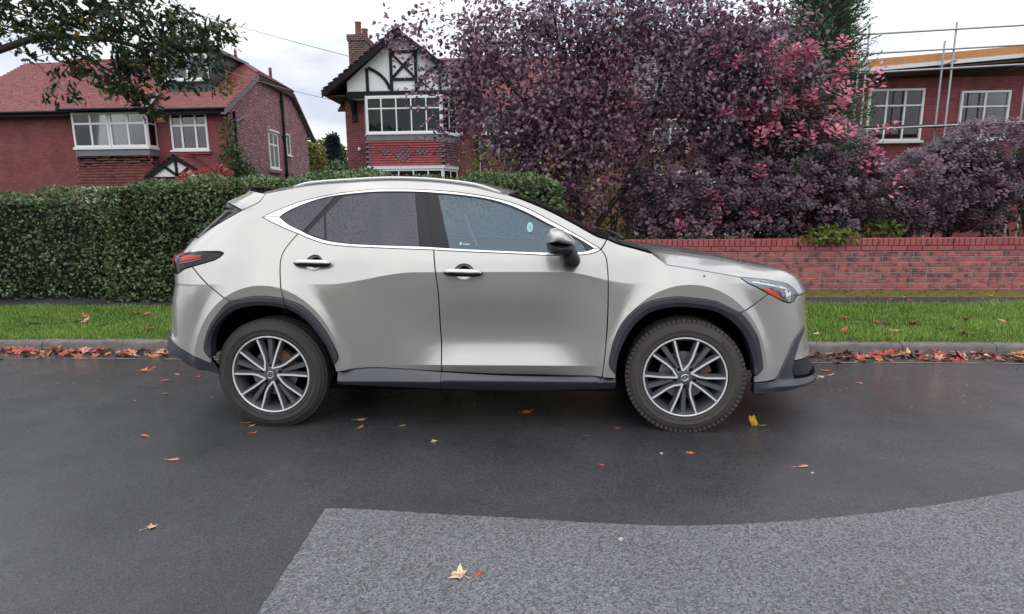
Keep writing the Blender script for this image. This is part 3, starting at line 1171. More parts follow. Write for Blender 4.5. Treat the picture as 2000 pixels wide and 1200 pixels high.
b.box(-6.60, -2.5, YG + .10, YF2 - .003, 5.24, 5.268)
b.build('soffit', M['render'], H2)
for xb in (-6.60, -2.62):
    b = MB()
    b.box(xb, xb + .16, YF2 - .09, YF2 - .003, 4.55, 5.235)
    b.prism([(xb + .02, YF2 - .092, 5.235), (xb + .02, YF2 - .36, 5.235), (xb + .02, YF2 - .30, 5.10), (xb + .02, YF2 - .092, 4.75)], (.12, 0, 0))
    b.build('bracket', TM, H2)
# roof planes of the front gable
for q0, sg in ((ge_l, 1), (ge_r, -1)):
    ap = GA + Vector((0, -.28, .17))
    e0 = q0 + Vector((-.02 * sg, -.28, .05))
    d = ap - e0
    slab('roof', H2, [e0, ap, ap + Vector((0, 4.6, 0)), e0 + Vector((0, 4.6, 0))], .06, M['tile_red'])
    roof_tiles('roof_tiles', H2, e0 + Vector((0, -.02, .004)), (0, 1, 0), d.normalized(), [(0, 0), (4.6, 0), (4.6, d.length), (0, d.length)], M['tile_pinkred'])
    # bargeboard with its brown soffit
    b = MB()
    n_ = Vector((0, 0, -.20))
    y0 = Vector((0, -.03, 0))
    b.prism([e0 + y0 + Vector((0, 0, -.03)), ap + y0 + Vector((0, 0, -.03)), ap + y0 + Vector((0, 0, -.03)) + n_, e0 + y0 + n_ * .9 + Vector((0, 0, -.03))], (0, .045, 0))
    b.build('bargeboard', TM, H2)
    b = MB()
    b.prism([e0 + Vector((0, .02, -.09)), ap + Vector((0, .02, -.09)), ap + Vector((0, .30, -.09)), e0 + Vector((0, .30, -.09))], (0, 0, -.02))
    b.build('soffit', M['soffit'], H2)
    b = MB()
    b.prism([(q0.x, YG, 5.36), (q0.x + .68 * sg, YG, 5.36), (q0.x + .68 * sg, 26, 5.36), (q0.x, 26, 5.36)], (0, 0, -.03))
    b.build('soffit', M['brown_board'], H2)
    b = MB()
    b.tube([(q0.x - .03 * sg, YG - .2, 5.38), (q0.x - .03 * sg, 24.4, 5.38)], .05, 8)
    b.build('gutter', M['black_metal'], H2, smooth=True, angle=50)
ridge_tiles(H2, GA + Vector((0, -.28, .20)), GA + Vector((0, 4.3, .20)), M['ridge'], .09)
# main roof behind, parallel to the street
es2 = Vector((0, 3.7, 2.5))
slab('roof', H2, [(-7.2, 20.4, 4.98), (3.5, 20.4, 4.98), (3.5, 24.1, 7.48), (-7.2, 24.1, 7.48)], .06, M['tile_red'])
roof_tiles('roof_tiles', H2, (-3.2, 20.4, 4.99), (1, 0, 0), es2, [(0, 0), (6.5, 0), (6.5, es2.length), (0, es2.length)], M['tile_pinkred'])
slab('roof', H2, [(-7.2, 27.8, 4.98), (3.5, 27.8, 4.98), (3.5, 24.1, 7.48), (-7.2, 24.1, 7.48)], .06, M['tile_red'])
ridge_tiles(H2, (-4.4, 24.1, 7.5), (3.4, 24.1, 7.5), M['ridge'], .09)
b = MB()
b.tube([(-2.26, 20.1, .4), (-2.26, 20.1, 5.2)], .045, 8)
b.build('drainpipe', M['black_metal'], H2, smooth=True, angle=50)
# chimney
b = MB()
b.box(-7.54, -6.90, 23.0, 24.6, 5.0, 8.02)
b.box(-7.58, -6.86, 22.96, 24.64, 8.02, 8.24)
cho = b.build('chimney', M['brick_ch'], H2)
for c in range(38):
    pass
b = MB()
b.box(-6.898, -6.895, 23.02, 24.58, 5.0, 8.02)
b.build('chimney_side', M['brick_chs'], cho)
for yy in (23.35, 24.2):
    b = MB()
    b.tube([(-7.22, yy, 8.24), (-7.22, yy, 8.34), (-7.22, yy, 8.72), (-7.22, yy, 8.78)], [.15, .13, .115, .14], 12)
    b.build('chimney_pot', M['ridge'], cho, smooth=True, angle=40)
# the bay: canted sides
YBY = 19.4
bx0, bx1 = -5.86, -3.34
cL, cR = -6.14, -2.98          # where the cants meet the wall


def bay_prism(name, z0, z1, e, m, top=None):
    b = MB()
    b.prism([(cL - e, YF2, z0), (bx0 - e * .7, YBY - e, z0), (bx1 + e * .7, YBY - e, z0), (cR + e, YF2, z0)], (0, 0, z1 - z0))
    return b.build(name, m, H2)


bay_prism('bay_flashing', 3.80, 3.985, .035, M['lead'])
bay_prism('bay_sill', 3.985, 4.04, .07, M['white_paint'])
bay_prism('bay_head', 5.20, 5.24, .03, M['white_paint'])
bay_prism('bay_floor', 2.86, 2.98, .06, M['white_paint'])
b = MB()
b.prism([(cL + .03, YF2, 2.98), (bx0 + .02, YBY + .03, 2.98), (bx1 - .02, YBY + .03, 2.98), (cR - .03, YF2, 2.98)], (0, 0, .82))
b.build('bay_backing', M['void'], H2)
ff_ = Fr((bx0, YBY, 4.04), (1, 0, 0), (0, -1, 0))
wW = bx1 - bx0
window(H2, ff_, wW, 1.16, [.2, .4, .6, .8], [.68], ft=.055, mt=.042, depth=.035, pane='pane_dark', sill=False, curtain=[(.02, .07, 'curtain')])
lv = Vector((bx0 - cL, YBY - YF2, 0))
fl = Fr((cL, YF2, 4.04), lv, Vector((lv.y, -lv.x, 0)))
window(H2, fl, lv.length - .01, 1.16, [.5], [.68], ft=.055, mt=.042, depth=.03, pane='pane_dark', sill=False)
rv = Vector((cR - bx1, YF2 - YBY, 0))
frr = Fr((bx1, YBY, 4.04), rv, Vector((rv.y, -rv.x, 0)))
window(H2, frr, rv.length - .01, 1.16, [.5], [.68], ft=.055, mt=.042, depth=.03, pane='pane_dark', sill=False, curtain=[(.05, .95, 'net')])
# ground floor bay
ff2 = Fr((bx0, YBY, 1.4), (1, 0, 0), (0, -1, 0))
window(H2, ff2, wW, 1.45, [.2, .4, .6, .8], [.7], ft=.055, mt=.042, depth=.035, pane='pane_dark', sill=False)
fl2 = Fr((cL, YF2, 1.4), lv, Vector((lv.y, -lv.x, 0)))
window(H2, fl2, lv.length - .01, 1.45, [.5], [.7], ft=.055, mt=.042, depth=.03, pane='pane_dark', sill=False)
fr3 = Fr((bx1, YBY, 1.4), rv, Vector((rv.y, -rv.x, 0)))
window(H2, fr3, rv.length - .01, 1.45, [.5], [.7], ft=.055, mt=.042, depth=.03, pane='pane_dark', sill=False)
bay_prism('bay_base', .3, 1.38, 0, M['brick2'])
# hung tiles on the bay, one by one, with the grey diamonds
TW, TE = .168, .0825


def tile_mesh(name, w_, h_, m, round_=False):
    b = MB()
    t_ = .014
    if round_:
        pts = [(-w_ / 2 + .004, h_)] + [(-w_ / 2 * math.cos(a) * .95, h_ * .55 - h_ * .55 * math.sin(a)) for a in np.linspace(0, math.pi, 7)] + [(w_ / 2 - .004, h_)]
    else:
        pts = [(-w_ / 2 + .003, h_), (-w_ / 2 + .003, 0), (w_ / 2 - .003, 0), (w_ / 2 - .003, h_)]
    n = len(pts)
    vs = [(x, -.046 + .036 * z / h_, z) for x, z in pts] + [(x, -.046 + .036 * z / h_ + t_, z) for x, z in pts]
    b.add(vs, [tuple(range(n))] + [(i, n + i, n + (i + 1) % n, (i + 1) % n) for i in range(n)])
    return b.mesh(name, m)


tm_r = tile_mesh('hung_tile', TW, TE * .93, M['tile_hung'])  # tiles cut short so the black backing draws the course shadows
tm_g = tile_mesh('hung_tile', TW, TE * .93, M['tile_slate'])
tm_d = tile_mesh('hung_tile', TW * .98, TE * 1.35, M['tile_slate'], True)
nr = 10
for r_ in range(nr):
    z = 2.985 + r_ * TE
    fl_ = (nr - 1 - r_) / nr
    flare = .045 * max(0, 1 - r_ / 4.0) ** 1.5
    n = int(wW / TW)
    off = (r_ % 2) * TW / 2
    for k in range(n + 1):
        x = bx0 + TW / 2 + k * TW - off + (wW - n * TW) / 2
        if x < bx0 or x > bx1: continue
        kc = (x - (bx0 + wW * .47)) / TW
        dia = abs(kc) + abs(r_ - 4.4) * .62 < 2.3
        sd = any(abs(kc - q) + abs(r_ - 5.0) * .7 < 1.25 for q in (-3.6, 3.9))
        me = tm_d if (dia or sd) else (tm_g if (x > bx1 - .12 or x < bx0 + .1) else tm_r)
        o = link_mesh('hung_tile', me, H2)
        o.location = (x, YBY - flare, z)
    for (A, dv, sgn, mm) in ((Vector((bx1, YBY, 0)), rv, 1, tm_g), (Vector((bx0, YBY, 0)), -lv, -1, tm_g)):
        m_ = int(dv.length / TW)
        ex = dv.normalized()
        nrm = Vector((ex.y, -ex.x, 0)) * sgn
        ang = math.atan2(ex.y, ex.x) if sgn > 0 else math.atan2(-ex.y, -ex.x)
        for k in range(m_ + 1):
            s = TW * (.5 + k) - (off if k else 0)
            if s > dv.length: continue
            p = A + ex * s + nrm * flare
            o = link_mesh('hung_tile', mm, H2)
            o.location = (p.x, p.y, z)
            o.rotation_euler = (0, 0, ang)
# floodlight and small wall lamp
b = MB()
b.box(-2.90, -2.74, YF2 - .16, YF2 - .03, 4.0, 4.12)
b.box(-2.96, -2.92, YF2 - .08, YF2 - .003, 3.98, 4.14)
b.build('security_light', M['white_paint'], H2)
b = MB()
b.tube([(-2.94, YF2 - .02, 4.15), (-2.94, YF2 - .02, 5.1)], .012, 6)
b.build('cable', M['black_metal'], H2)
b = MB()
b.tube([(-6.40, YF2 - .003, 3.62), (-6.40, YF2 - .07, 3.62), (-6.40, YF2 - .09, 3.56)], [.05, .06, .045], 8)
b.build('wall_lamp', M['white_paint'], H2, smooth=True)
fw2 = Fr((-2.08, 20.612, 4.15), (1, 0, 0), (0, -1, 0))
window(H2, fw2, 1.2, .95, [.4], [.7], ft=.055, mt=.05, depth=.03, curtain=[(.05, .95, 'net')])
house_fix(H2)

# ------------------------------------------------------------------ grey roofed house behind the purple shrubs
H3 = empty('grey_roofed_house', (6, 22, .45))
tag(H3, 'house with a grey tiled roof and white ground floor behind the purple shrubs', 'house')
b = MB()
b.box(3.6, 10.2, 22.4, 30, 2.9, 5.6)
b.build('wall', M['brick2'], H3)
b = MB()
b.box(3.62, 10.18, 22.38, 29.98, .3, 2.898)
b.build('ground_floor_wall', M['render'], H3)
e3 = Vector((0, 3.3, 3.48))
slab('roof', H3, [(3.1, 21.9, 5.2), (10.6, 21.9, 5.2), (10.6, 25.2, 8.68), (3.1, 25.2, 8.68)], .07, M['tile_grey'])
roof_tiles('roof_tiles', H3, (3.1, 21.9, 5.21), (1, 0, 0), e3, [(0, 0), (7.5, 0), (7.5, e3.length), (0, e3.length)], M['tile_grey'], tw=.30, te=.165, th=.045, rag=1.4)
slab('roof', H3, [(3.1, 29.9, 4.9), (10.6, 29.9, 4.9), (10.6, 25.2, 8.68), (3.1, 25.2, 8.68)], .07, M['tile_grey'])
ridge_tiles(H3, (3.1, 25.2, 8.70), (10.6, 25.2, 8.70), M['lead'], .1)
for k in range(3):
    f3 = Fr((4.2 + k * 2.0, 22.395, 3.6), (1, 0, 0), (0, -1, 0))
    window(H3, f3, 1.3, 1.2, [.5], [.7], depth=.04, curtain=[(.05, .95, 'net')])
for k in range(2):
    f3 = Fr((4.4 + k * 3.2, 22.375, 1.0), (1, 0, 0), (0, -1, 0))
    window(H3, f3, 1.7, 1.3, [.33, .66], [.7], depth=.04)
house_fix(H3)

# ------------------------------------------------------------------ house with scaffolding (far right)
H4 = empty('scaffolded_house', (13, 17.8, .4))
tag(H4, 'red brick house with orange roof edge and white bay behind scaffolding', 'house')
M['orange_roof'] = simple('orange_membrane', (.58, .27, .10), .6, var=.25)
b = MB()
b.prism([(9.5, 18.2, .3), (18, 18.2, .3), (18, 18.2, 5.2), (9.5, 18.2, 5.2)], (0, 6, 0))
b.build('wall', M['brick1'], H4)
b = MB()
b.prism([(8.86, 17.47, 5.335), (18, 17.47, 5.955), (18, 17.47, 6.17), (8.86, 17.47, 5.55)], (0, 6.5, 0))
b.build('roof_deck', M['orange_roof'], H4)
b = MB()
b.prism([(8.85, 17.45, 5.22), (18, 17.45, 5.85), (18, 17.45, 5.95), (8.85, 17.45, 5.33)], (0, .04, 0))
b.build('fascia', M['white_paint'], H4)
b = MB()
b.prism([(8.85, 17.5, 5.19), (18, 17.5, 5.80), (18, 18.2, 5.80), (9.4, 18.2, 5.19)], (0, 0, -.04))
b.build('soffit', M['brown_board'], H4)
f4 = Fr((9.75, 18.195, 3.4), (1, 0, 0), (0, -1, 0))
window(H4, f4, 1.6, 1.5, [.33, .66], [.68], depth=.06)
for k in range(2):
    f4 = Fr((12.4 + k * 2.4, 18.195, 3.4), (1, 0, 0), (0, -1, 0))
    window(H4, f4, 1.4, 1.4, [.5], [.68], depth=.06)
house_fix(H4)
SCF = empty('scaffolding', (10, 17.0, .4))
tag(SCF, 'galvanised tube scaffolding standing in front of the brick house at far right', 'scaffolding')
M['galv'] = simple('galvanised_tube', (.42, .43, .45), .42, metal=.6, var=.2)
inv = Matrix.Translation(-SCF.location)


def pole(p0, p1):
    q = MB()
    q.tube([p0, p1], .026, 8)
    o = q.build('scaffold_pole', M['galv'], SCF, smooth=True, angle=50)
    o.matrix_parent_inverse = inv


for x in (8.92, 11.2, 13.5, 15.8):
    pole((x, 16.9, .4), (x, 16.9, 6.35))
    pole((x + .03, 17.35, .4), (x + .03, 17.35, 6.0))
    pole((x + .05, 16.8, 5.35), (x + .05, 18.0, 5.35))
for z in (5.55, 5.05, 3.55, 6.05):
    pole((8.6, 16.85, z + .02), (16.5, 16.85, z + .28))
q = MB()
for k in range(4): q.box(8.6, 16.4, 16.92 + k * .11, 17.02 + k * .11, 3.66, 3.70)
o = q.build('scaffold_boards', M['brown_board'], SCF)
o.matrix_parent_inverse = inv

# ------------------------------------------------------------------ overhead wires
M['wire'] = simple('wire', (.20, .20, .21), .6)


def wire(p0, p1, sag, label):
    p0, p1 = Vector(p0), Vector(p1)
    pts = [p0.lerp(p1, t) - Vector((0, 0, sag * 4 * t * (1 - t))) for t in np.linspace(0, 1, 16)]
    q = MB()
    q.tube(pts, .011, 5)
    tag(q.build('telephone_wire', M['wire'], smooth=True), label, 'wire', 'telephone wires')


wire((-16.5, 18.0, 9.3), (-6.80, 23.0, 7.25), .10, 'upper thin grey telephone wire running to the brick chimney')
wire((-17.0, 24.5, 8.7), (-6.62, 22.6, 5.42), .25, 'lower thin grey telephone wire between the two brick houses')

# ------------------------------------------------------------------ the other side of the street (seen only mirrored in the car)
for k, (x, wd) in enumerate(((-17, 9), (-4.5, 9), (8, 9), (20, 9))):
    ho = empty('opposite_house', (x, -20, .1))
    tag(ho, 'brick house across the street behind the camera', 'house', 'houses across the street')
    b = MB()
    b.box(-wd / 2, wd / 2, -8, 0, 0, 5.2)
    b.build('wall', M['brick1'], ho)
    b = MB()
    b.prism([(-wd / 2 - .3, -8.4, 5.2), (-wd / 2 - .3, .4, 5.2), (-wd / 2 - .3, -4, 8.2)], (wd + .6, 0, 0))
    b.build('roof', M['tile_red'], ho)
    for j in range(2):
        f5 = Fr((1.3 - j * 4.2 + 1.6, .003, 3.2), (-1, 0, 0), (0, 1, 0))
        window(ho, f5, 1.6, 1.4, [.5], [.7], pane='pane_dark')

# ================================================================== PLANTS
def nrm(a): return a / np.maximum(np.linalg.norm(a, axis=-1, keepdims=True), 1e-9)


def scatter(name, tmpl, pos, axis, normal, size, m, tint, parent=None, kind='stuff'):
    TV, TF = np.array(tmpl[0], float), np.array(tmpl[1], int)
    x = nrm(axis)
    y = nrm(np.cross(normal, x))
    z = np.cross(x, y)
    n = len(pos)
    V = pos[:, None, :] + size[:, None, None] * (TV[None, :, 0:1] * x[:, None, :] + TV[None, :, 1:2] * y[:, None, :] + TV[None, :, 2:3] * z[:, None, :])
    F = (TF[None] + (np.arange(n) * len(TV))[:, None, None]).reshape(-1, TF.shape[1])
    me = np_mesh(name, V.reshape(-1, 3), F, m, np.repeat(tint, len(TF)))
    return link_mesh(name, me, parent, kind)


HEART = ([(0, 0, 0), (.16, .37, -.07), (.52, .36, -.12), (1.0, 0, -.20), (.52, -.36, -.12), (.16, -.37, -.07), (.45, 0, .03)],
         [(0, 6, 1), (1, 6, 2), (2, 6, 3), (3, 6, 4), (4, 6, 5), (5, 6, 0)])
OVAL = ([(0, 0, 0), (.35, .30, .03), (.75, .30, .02), (1, 0, -.05), (.75, -.30, .02), (.35, -.30, .03)], [(0, 5, 4), (0, 4, 3), (0, 3, 2), (0, 2, 1)])
PADDLE = ([(0, 0, 0), (.3, .12, .0), (.6, .36, .05), (.9, .26, .0), (1, 0, -.04), (.9, -.26, 0), (.6, -.36, .05), (.3, -.12, 0), (.6, 0, -.02)],
          [(0, 8, 1), (1, 8, 2), (2, 8, 3), (3, 8, 4), (4, 8, 5), (5, 8, 6), (6, 8, 7), (7, 8, 0)])
SMALL = ([(0, 0, 0), (.5, .26, .06), (1, 0, -.03), (.5, -.26, .06)], [(0, 3, 2), (0, 2, 1)])
FROND = ([(0, 0, 0), (.25, .10, 0), (.30, .02, .0), (.5, .16, -.05), (.55, .02, -.04), (.8, .10, -.10), (1.05, 0, -.16), (.8, -.10, -.10), (.55, -.02, -.04), (.5, -.16, -.05), (.3, -.02, 0), (.25, -.10, 0)],
         [(0, 2, 1), (2, 4, 3), (4, 6, 5), (4, 8, 7), (8, 10, 9), (10, 0, 11), (0, 10, 2), (10, 8, 2), (8, 4, 2), (4, 7, 6)])


def oak_leaf():
    pts = [(0, 0)]
    lob = [(.10, .05), (.20, .15), (.27, .07), (.42, .24), (.50, .10), (.66, .28), (.73, .12), (.88, .20), (.93, .08)]
    pts += lob + [(1.02, 0)] + [(x, -y) for x, y in reversed(lob)]
    V = [(x, y, .05 * math.sin(x * 3) - abs(y) * .15) for x, y in pts]
    V.append((.5, 0, .05))
    n = len(pts)
    return V, [(n, i, (i + 1) % n) for i in range(n)]


OAK = oak_leaf()


def ell_points(n, ells, shell=.0):
    """random points in a union of ellipsoids, weighted by volume; shell>0 pushes outwards"""
    vol = np.array([e[3] * e[4] * e[5] for e in ells])
    k = RNG.choice(len(ells), n, p=vol / vol.sum())
    d = nrm(RNG.normal(size=(n, 3)))
    r = RNG.random(n) ** (1 / 3)
    if shell: r = shell + (1 - shell) * r
    E = np.array(ells)[k]
    return E[:, :3] + d * r[:, None] * E[:, 3:6], d


class Tree:
    def __init__(s, name, label, cat, base, bark, group=None):
        s.root = empty(name, base)
        tag(s.root, label, cat, group)
        s.inv = Matrix.Translation(-Vector(base))
        s.bark = bark
        s.nodes, s.rad, s.tips = [], [], []
        s.mb = MB()

    def stem(s, pts, r0, r1):
        n = len(pts)
        rr = [r0 + (r1 - r0) * i / (n - 1) for i in range(n)]
        s.mb.tube(pts, rr, 7 if r0 > .03 else 5, cap=False)
        for p, r_ in zip(pts, rr):
            s.nodes.append(np.array(p, float))
            s.rad.append(r_)

    def reach(s, targets, droop=.0, rmin=.005, bend=.12):
        """grow a branch to every target from the nearest suitable wood"""
        c0 = s.nodes[0]
        order = np.argsort(np.linalg.norm(targets - c0, axis=1))
        for i in order:
            t = targets[i]
            Nn = np.array(s.nodes)
            d = np.linalg.norm(Nn - t, axis=1) + .9 * np.maximum(Nn[:, 2] - t[2], 0)
            j = int(np.argmin(d))
            a = s.nodes[j]
            L_ = np.linalg.norm(t - a)
            if L_ < .04: continue
            r0 = max(min(s.rad[j] * .62, .016 * L_ + .004), rmin)
            k = max(3, int(L_ / .22) + 2)
            side = RNG.normal(size=3) * bend * L_
            pts = []
            for q in np.linspace(0, 1, k):
                p = a + (t - a) * q + side * math.sin(math.pi * q) * .5 + np.array([0, 0, (.12 * L_) * math.sin(math.pi * q) - droop * q * q])
                pts.append(p)
            rr = [r0 + (rmin * .7 - r0) * x for x in np.linspace(0, 1, k)]
            s.mb.tube([tuple(p) for p in pts], rr, 5, cap=False)
            for p, r_ in list(zip(pts, rr))[1:]:
                s.nodes.append(p)
                s.rad.append(r_)
            s.tips.append((pts[-2], pts[-1]))

    def wood(s, name='trunk'):
        o = s.mb.build(name, s.bark, s.root, smooth=True)
        o.matrix_parent_inverse = s.inv
        return o

    def leaves(s, name, *a, kind='stuff', **k):
        o = scatter(name, *a, parent=s.root, kind=kind, **k)
        o.matrix_parent_inverse = s.inv
        return o


def rand_dirs(n, up=0.0):
    d = RNG.normal(size=(n, 3))
    d[:, 2] += up
    return nrm(d)


# ------------------------------------------------------------------ purple heart-leaved tree
M['purple'] = leaf_mat('purple_leaf', [(0, (.055, .031, .052)), (.35, (.125, .062, .100)), (.62, (.205, .102, .158)), (.82, (.26, .080, .125)), (.93, (.22, .06, .07)), (1, (.26, .25, .06))], rough=.33, trans=.22, spec=.85)
t = Tree('purple_leaved_tree', 'purple heart-leaved tree with dark forked trunk rising behind the hedge end', 'tree', (.60, 9.45, .2), M['bark'])
t.stem([(.60, 9.45, .15), (.58, 9.45, .8), (.60, 9.42, 1.4), (.50, 9.4, 2.1), (.42, 9.35, 2.9), (.30, 9.3, 3.7), (.15, 9.3, 4.6)], .085, .018)
t.stem([(.62, 9.44, .7), (.95, 9.4, 1.25), (1.30, 9.35, 1.75), (1.52, 9.3, 2.3), (1.78, 9.28, 2.95), (1.85, 9.3, 3.5), (2.05, 9.35, 4.3)], .062, .016)
t.stem([(.52, 9.42, 1.6), (.2, 9.3, 2.0), (-.25, 9.2, 2.15), (-.7, 9.2, 2.45), (-1.0, 9.2, 3.0)], .040, .012)
t.stem([(.47, 9.4, 2.2), (.1, 9.35, 2.7), (-.45, 9.3, 3.3), (-.9, 9.3, 3.9)], .036, .010)
t.stem([(1.32, 9.35, 1.8), (1.8, 9.3, 2.2), (2.4, 9.2, 2.7), (2.9, 9.2, 3.1), (3.4, 9.2, 3.35)], .040, .012)
ells = [(-.05, 9.35, 3.55, 1.35, .95, 1.25), (1.9, 9.35, 3.75, 1.35, .9, .95), (.55, 9.3, 2.35, 1.25, .9, .95), (3.1, 9.3, 3.55, 1.2, .7, .75), (-.95, 9.3, 3.95, .55, .6, .75), (.2, 9.3, 1.4, .75, .6, .5), (1.0, 9.3, 4.4, 1.2, .8, .7), (2.9, 9.35, 4.15, 1.1, .6, .45), (.4, 9.3, 2.7, 1.2, .8, .8), (2.6, 9.35, 2.8, 1.0, .6, .6)]
tg, _ = ell_points(740, ells)
t.reach(tg, droop=.05)
tg2, _ = ell_points(22, [(-1.75, 9.2, 4.15, .75, .35, .30), (-1.5, 9.2, 3.45, .45, .3, .4), (-1.35, 9.1, 2.85, .45, .3, .25)])
t.reach(tg2, droop=.08)
t.wood('trunk')
per = 40
tips = np.array([b for a, b in t.tips])
k = RNG.integers(0, len(tips), len(tips) * per)
pos = tips[k] + RNG.normal(size=(len(k), 3)) * np.array([.15, .15, .15])
ax = rand_dirs(len(k)) * .9 + np.array([0, -.35, -.50])
no = rand_dirs(len(k)) * .65 + np.array([0, -.45, .85])
tint = np.clip(RNG.normal(.45, .20, len(k)), 0, .9)
low = pos[:, 2] < 2.4
tint[low & (RNG.random(len(k)) < .12)] = 1.0
t.leaves('crown', HEART, pos, ax, no, RNG.uniform(.048, .088, len(k)), M['purple'], tint)
# bare looping twigs at the top right
b = MB()
for i in range(34):
    p = np.array([RNG.uniform(1.8, 3.9), 8.55 + RNG.uniform(0, .5), RNG.uniform(2.7, 3.9)])
    d = nrm(RNG.normal(size=3) + np.array([.2, 0, .1]))
    pts = [tuple(p)]
    for q in range(7):
        d = nrm(d + RNG.normal(size=3) * .45 + np.array([0, 0, -.22]))
        p = p + d * .10
        pts.append(tuple(p))
    b.tube(pts, [.006 - .0005 * q for q in range(8)], 5, cap=False)
o = b.build('bare_twigs', M['twig'], t.root, smooth=True, kind='stuff')
o.matrix_parent_inverse = t.inv

# ------------------------------------------------------------------ smoke bush with pink shoots
M['smoke'] = leaf_mat('smoke_leaf', [(0, (.062, .052, .058)), (.4, (.170, .120, .148)), (.65, (.30, .175, .235)), (.72, (.22, .08, .12)), (.80, (.62, .17, .27)), (.92, (.84, .30, .42)), (1, (.82, .32, .30))], rough=.48, trans=.25, spec=.5)


def smoke_bush(name, label, base, ells, ncl, pinks, lsize=(.060, .095), dull=0.0, stems=7):
    t = Tree(name, label, 'shrub', base, M['bark'])
    bx, by, bz = base
    for i in range(stems):
        dx = RNG.uniform(-.9, .9)
        t.stem([(bx + dx * .15, by, bz), (bx + dx * .6, by + RNG.uniform(-.1, .1), bz + .8), (bx + dx * 1.2, by + RNG.uniform(-.2, .2), bz + 1.7)], .03, .012)
    tg, d = ell_points(ncl, ells, .45)
    tg = tg[(tg[:, 2] > 1.02) | (tg[:, 1] > 8.95)]
    tg = tg[tg[:, 2] > .55]
    pk = np.array([p for p in pinks]) if pinks else np.zeros((0, 3))
    allp = np.concatenate([tg, pk]) if len(pk) else tg
    t.reach(allp[RNG.choice(len(allp), min(len(allp), 260), replace=False)], droop=.02, rmin=.004)
    if len(pk): t.reach(pk, rmin=.005)
    t.wood('stems')
    P, A, Nn, S, T = [], [], [], [], []
    for i, c in enumerate(allp):
        pink = i >= len(tg)
        n = (8 if c[0] > 4.55 else 16) if pink else 13
        ctr = np.array([bx, by + .6, 2.0])
        shoot = nrm(nrm(c - ctr) * .5 + np.array([0, -.25, .95]) + RNG.normal(size=3) * .25)
        h = .16 if pink else .10
        e1 = nrm(np.cross(shoot, [1, .2, .1]))
        e2 = np.cross(shoot, e1)
        t0 = RNG.uniform(.74, .97) if pink else np.clip(RNG.normal(.40, .15), .05, .72)
        for q in range(n):
            a = q * 2.4 + RNG.uniform(-.4, .4)
            out = e1 * math.cos(a) + e2 * math.sin(a)
            f = q / n
            P.append(c + shoot * h * (f - .5) + out * .02)
            A.append(out + shoot * (.15 + .8 * f * f) + RNG.normal(size=3) * .12)
            Nn.append(shoot - out * .3 + RNG.normal(size=3) * .2)
            S.append(RNG.uniform(*lsize) * (1.1 - .45 * f))
            T.append(np.clip(t0 + RNG.normal() * (.05 if pink else .09), .78 if pink else 0, 1 if pink else .73))
    P, A, Nn, S, T = map(np.array, (P, A, Nn, S, T))
    npk = int(sum(8 if c[0] > 4.55 else 16 for c in pk))
    nb = len(P) - npk
    t.leaves('foliage', PADDLE, P[:nb], A[:nb], Nn[:nb], S[:nb], M['smoke'], T[:nb])
    if npk: t.leaves('pink_shoots', PADDLE, P[nb:], A[nb:], Nn[nb:], S[nb:] * 1.35, M['smoke'], T[nb:])
    return t


PINK = [(3.52, 8.83, 3.59), (3.48, 8.94, 3.51), (3.63, 8.88, 3.67), (3.86, 8.96, 3.74), (3.98, 8.97, 3.65), (3.48, 8.77, 3.37), (3.55, 8.75, 3.29), (3.61, 9.04, 3.05), (3.65, 8.84, 2.92), (3.46, 8.83, 2.88), (3.83, 9.1, 3.01), (3.4, 8.91, 3.26), (3.37, 9.04, 3.36), (3.33, 8.92, 2.64), (3.48, 8.97, 2.6), (3.22, 8.8, 2.51), (3.16, 8.97, 2.62), (4.0, 9.05, 2.5), (3.82, 8.93, 2.6), (4.16, 9.01, 2.57), (4.26, 8.98, 2.51), (4.27, 8.77, 2.51), (4.05, 9.02, 2.98), (3.97, 8.96, 3.07), (4.35, 8.86, 2.91), (4.37, 8.76, 3.0), (4.45, 9.05, 3.34), (4.32, 8.92, 3.42), (4.52, 9.0, 3.6), (4.55, 9.06, 3.48), (4.49, 9.0, 3.18), (4.68, 9.07, 3.09), (4.39, 8.89, 2.66), (4.32, 9.03, 2.72), (2.14, 8.91, 1.16), (2.1, 9.08, 1.3), (2.33, 9.06, 2.27), (3.28, 8.78, 3.72), (2.83, 8.8, 3.53), (2.53, 8.83, 3.68), (4.08, 9.09, 1.63), (3.85, 8.9, 1.59)]
for _ in range(20):
    PINK.append((RNG.uniform(2.7, 4.5), RNG.uniform(8.85, 9.2), RNG.uniform(2.4, 3.8)))
for _ in range(12):
    PINK.append((RNG.uniform(2.0, 5.4), RNG.uniform(8.8, 9.0), RNG.uniform(1.4, 2.6)))

smoke_bush('smoke_bush', 'dark purple smoke bush with bright pink shoots leaning over the brick wall', (3.4, 9.6, .2),
           [(2.7, 9.45, 1.75, 1.45, .75, .75), (4.0, 9.5, 2.0, 1.3, .75, 1.0), (3.9, 9.6, 3.1, .70, .55, .85), (3.4, 9.5, 2.75, 1.1, .6, .7), (4.9, 9.5, 1.7, .7, .7, .7), (2.0, 9.5, 1.45, .75, .5, .55), (2.5, 9.0, 1.35, 1.1, .3, .45), (4.0, 9.0, 1.5, 1.2, .35, .55)], 3000, PINK)
smoke_bush('red_brown_shrub', 'red brown shrub at the right, over the wall beneath the scaffolded house', (6.3, 9.7, .2),
           [(6.5, 9.6, 1.75, .95, .7, .75), (7.1, 9.7, 2.3, .8, .6, .5), (5.8, 9.5, 1.4, .5, .5, .45), (7.2, 9.7, 1.6, .8, .5, .6)], 1500, [(4.93, 9.0, 2.19), (5.03, 9.0, 2.07), (4.88, 9.0, 2.0), (5.04, 9.0, 2.22), (4.86, 9.0, 3.32), (4.95, 9.0, 3.21), (4.77, 9.0, 3.14), (4.96, 9.0, 3.46)], lsize=(.055, .085))

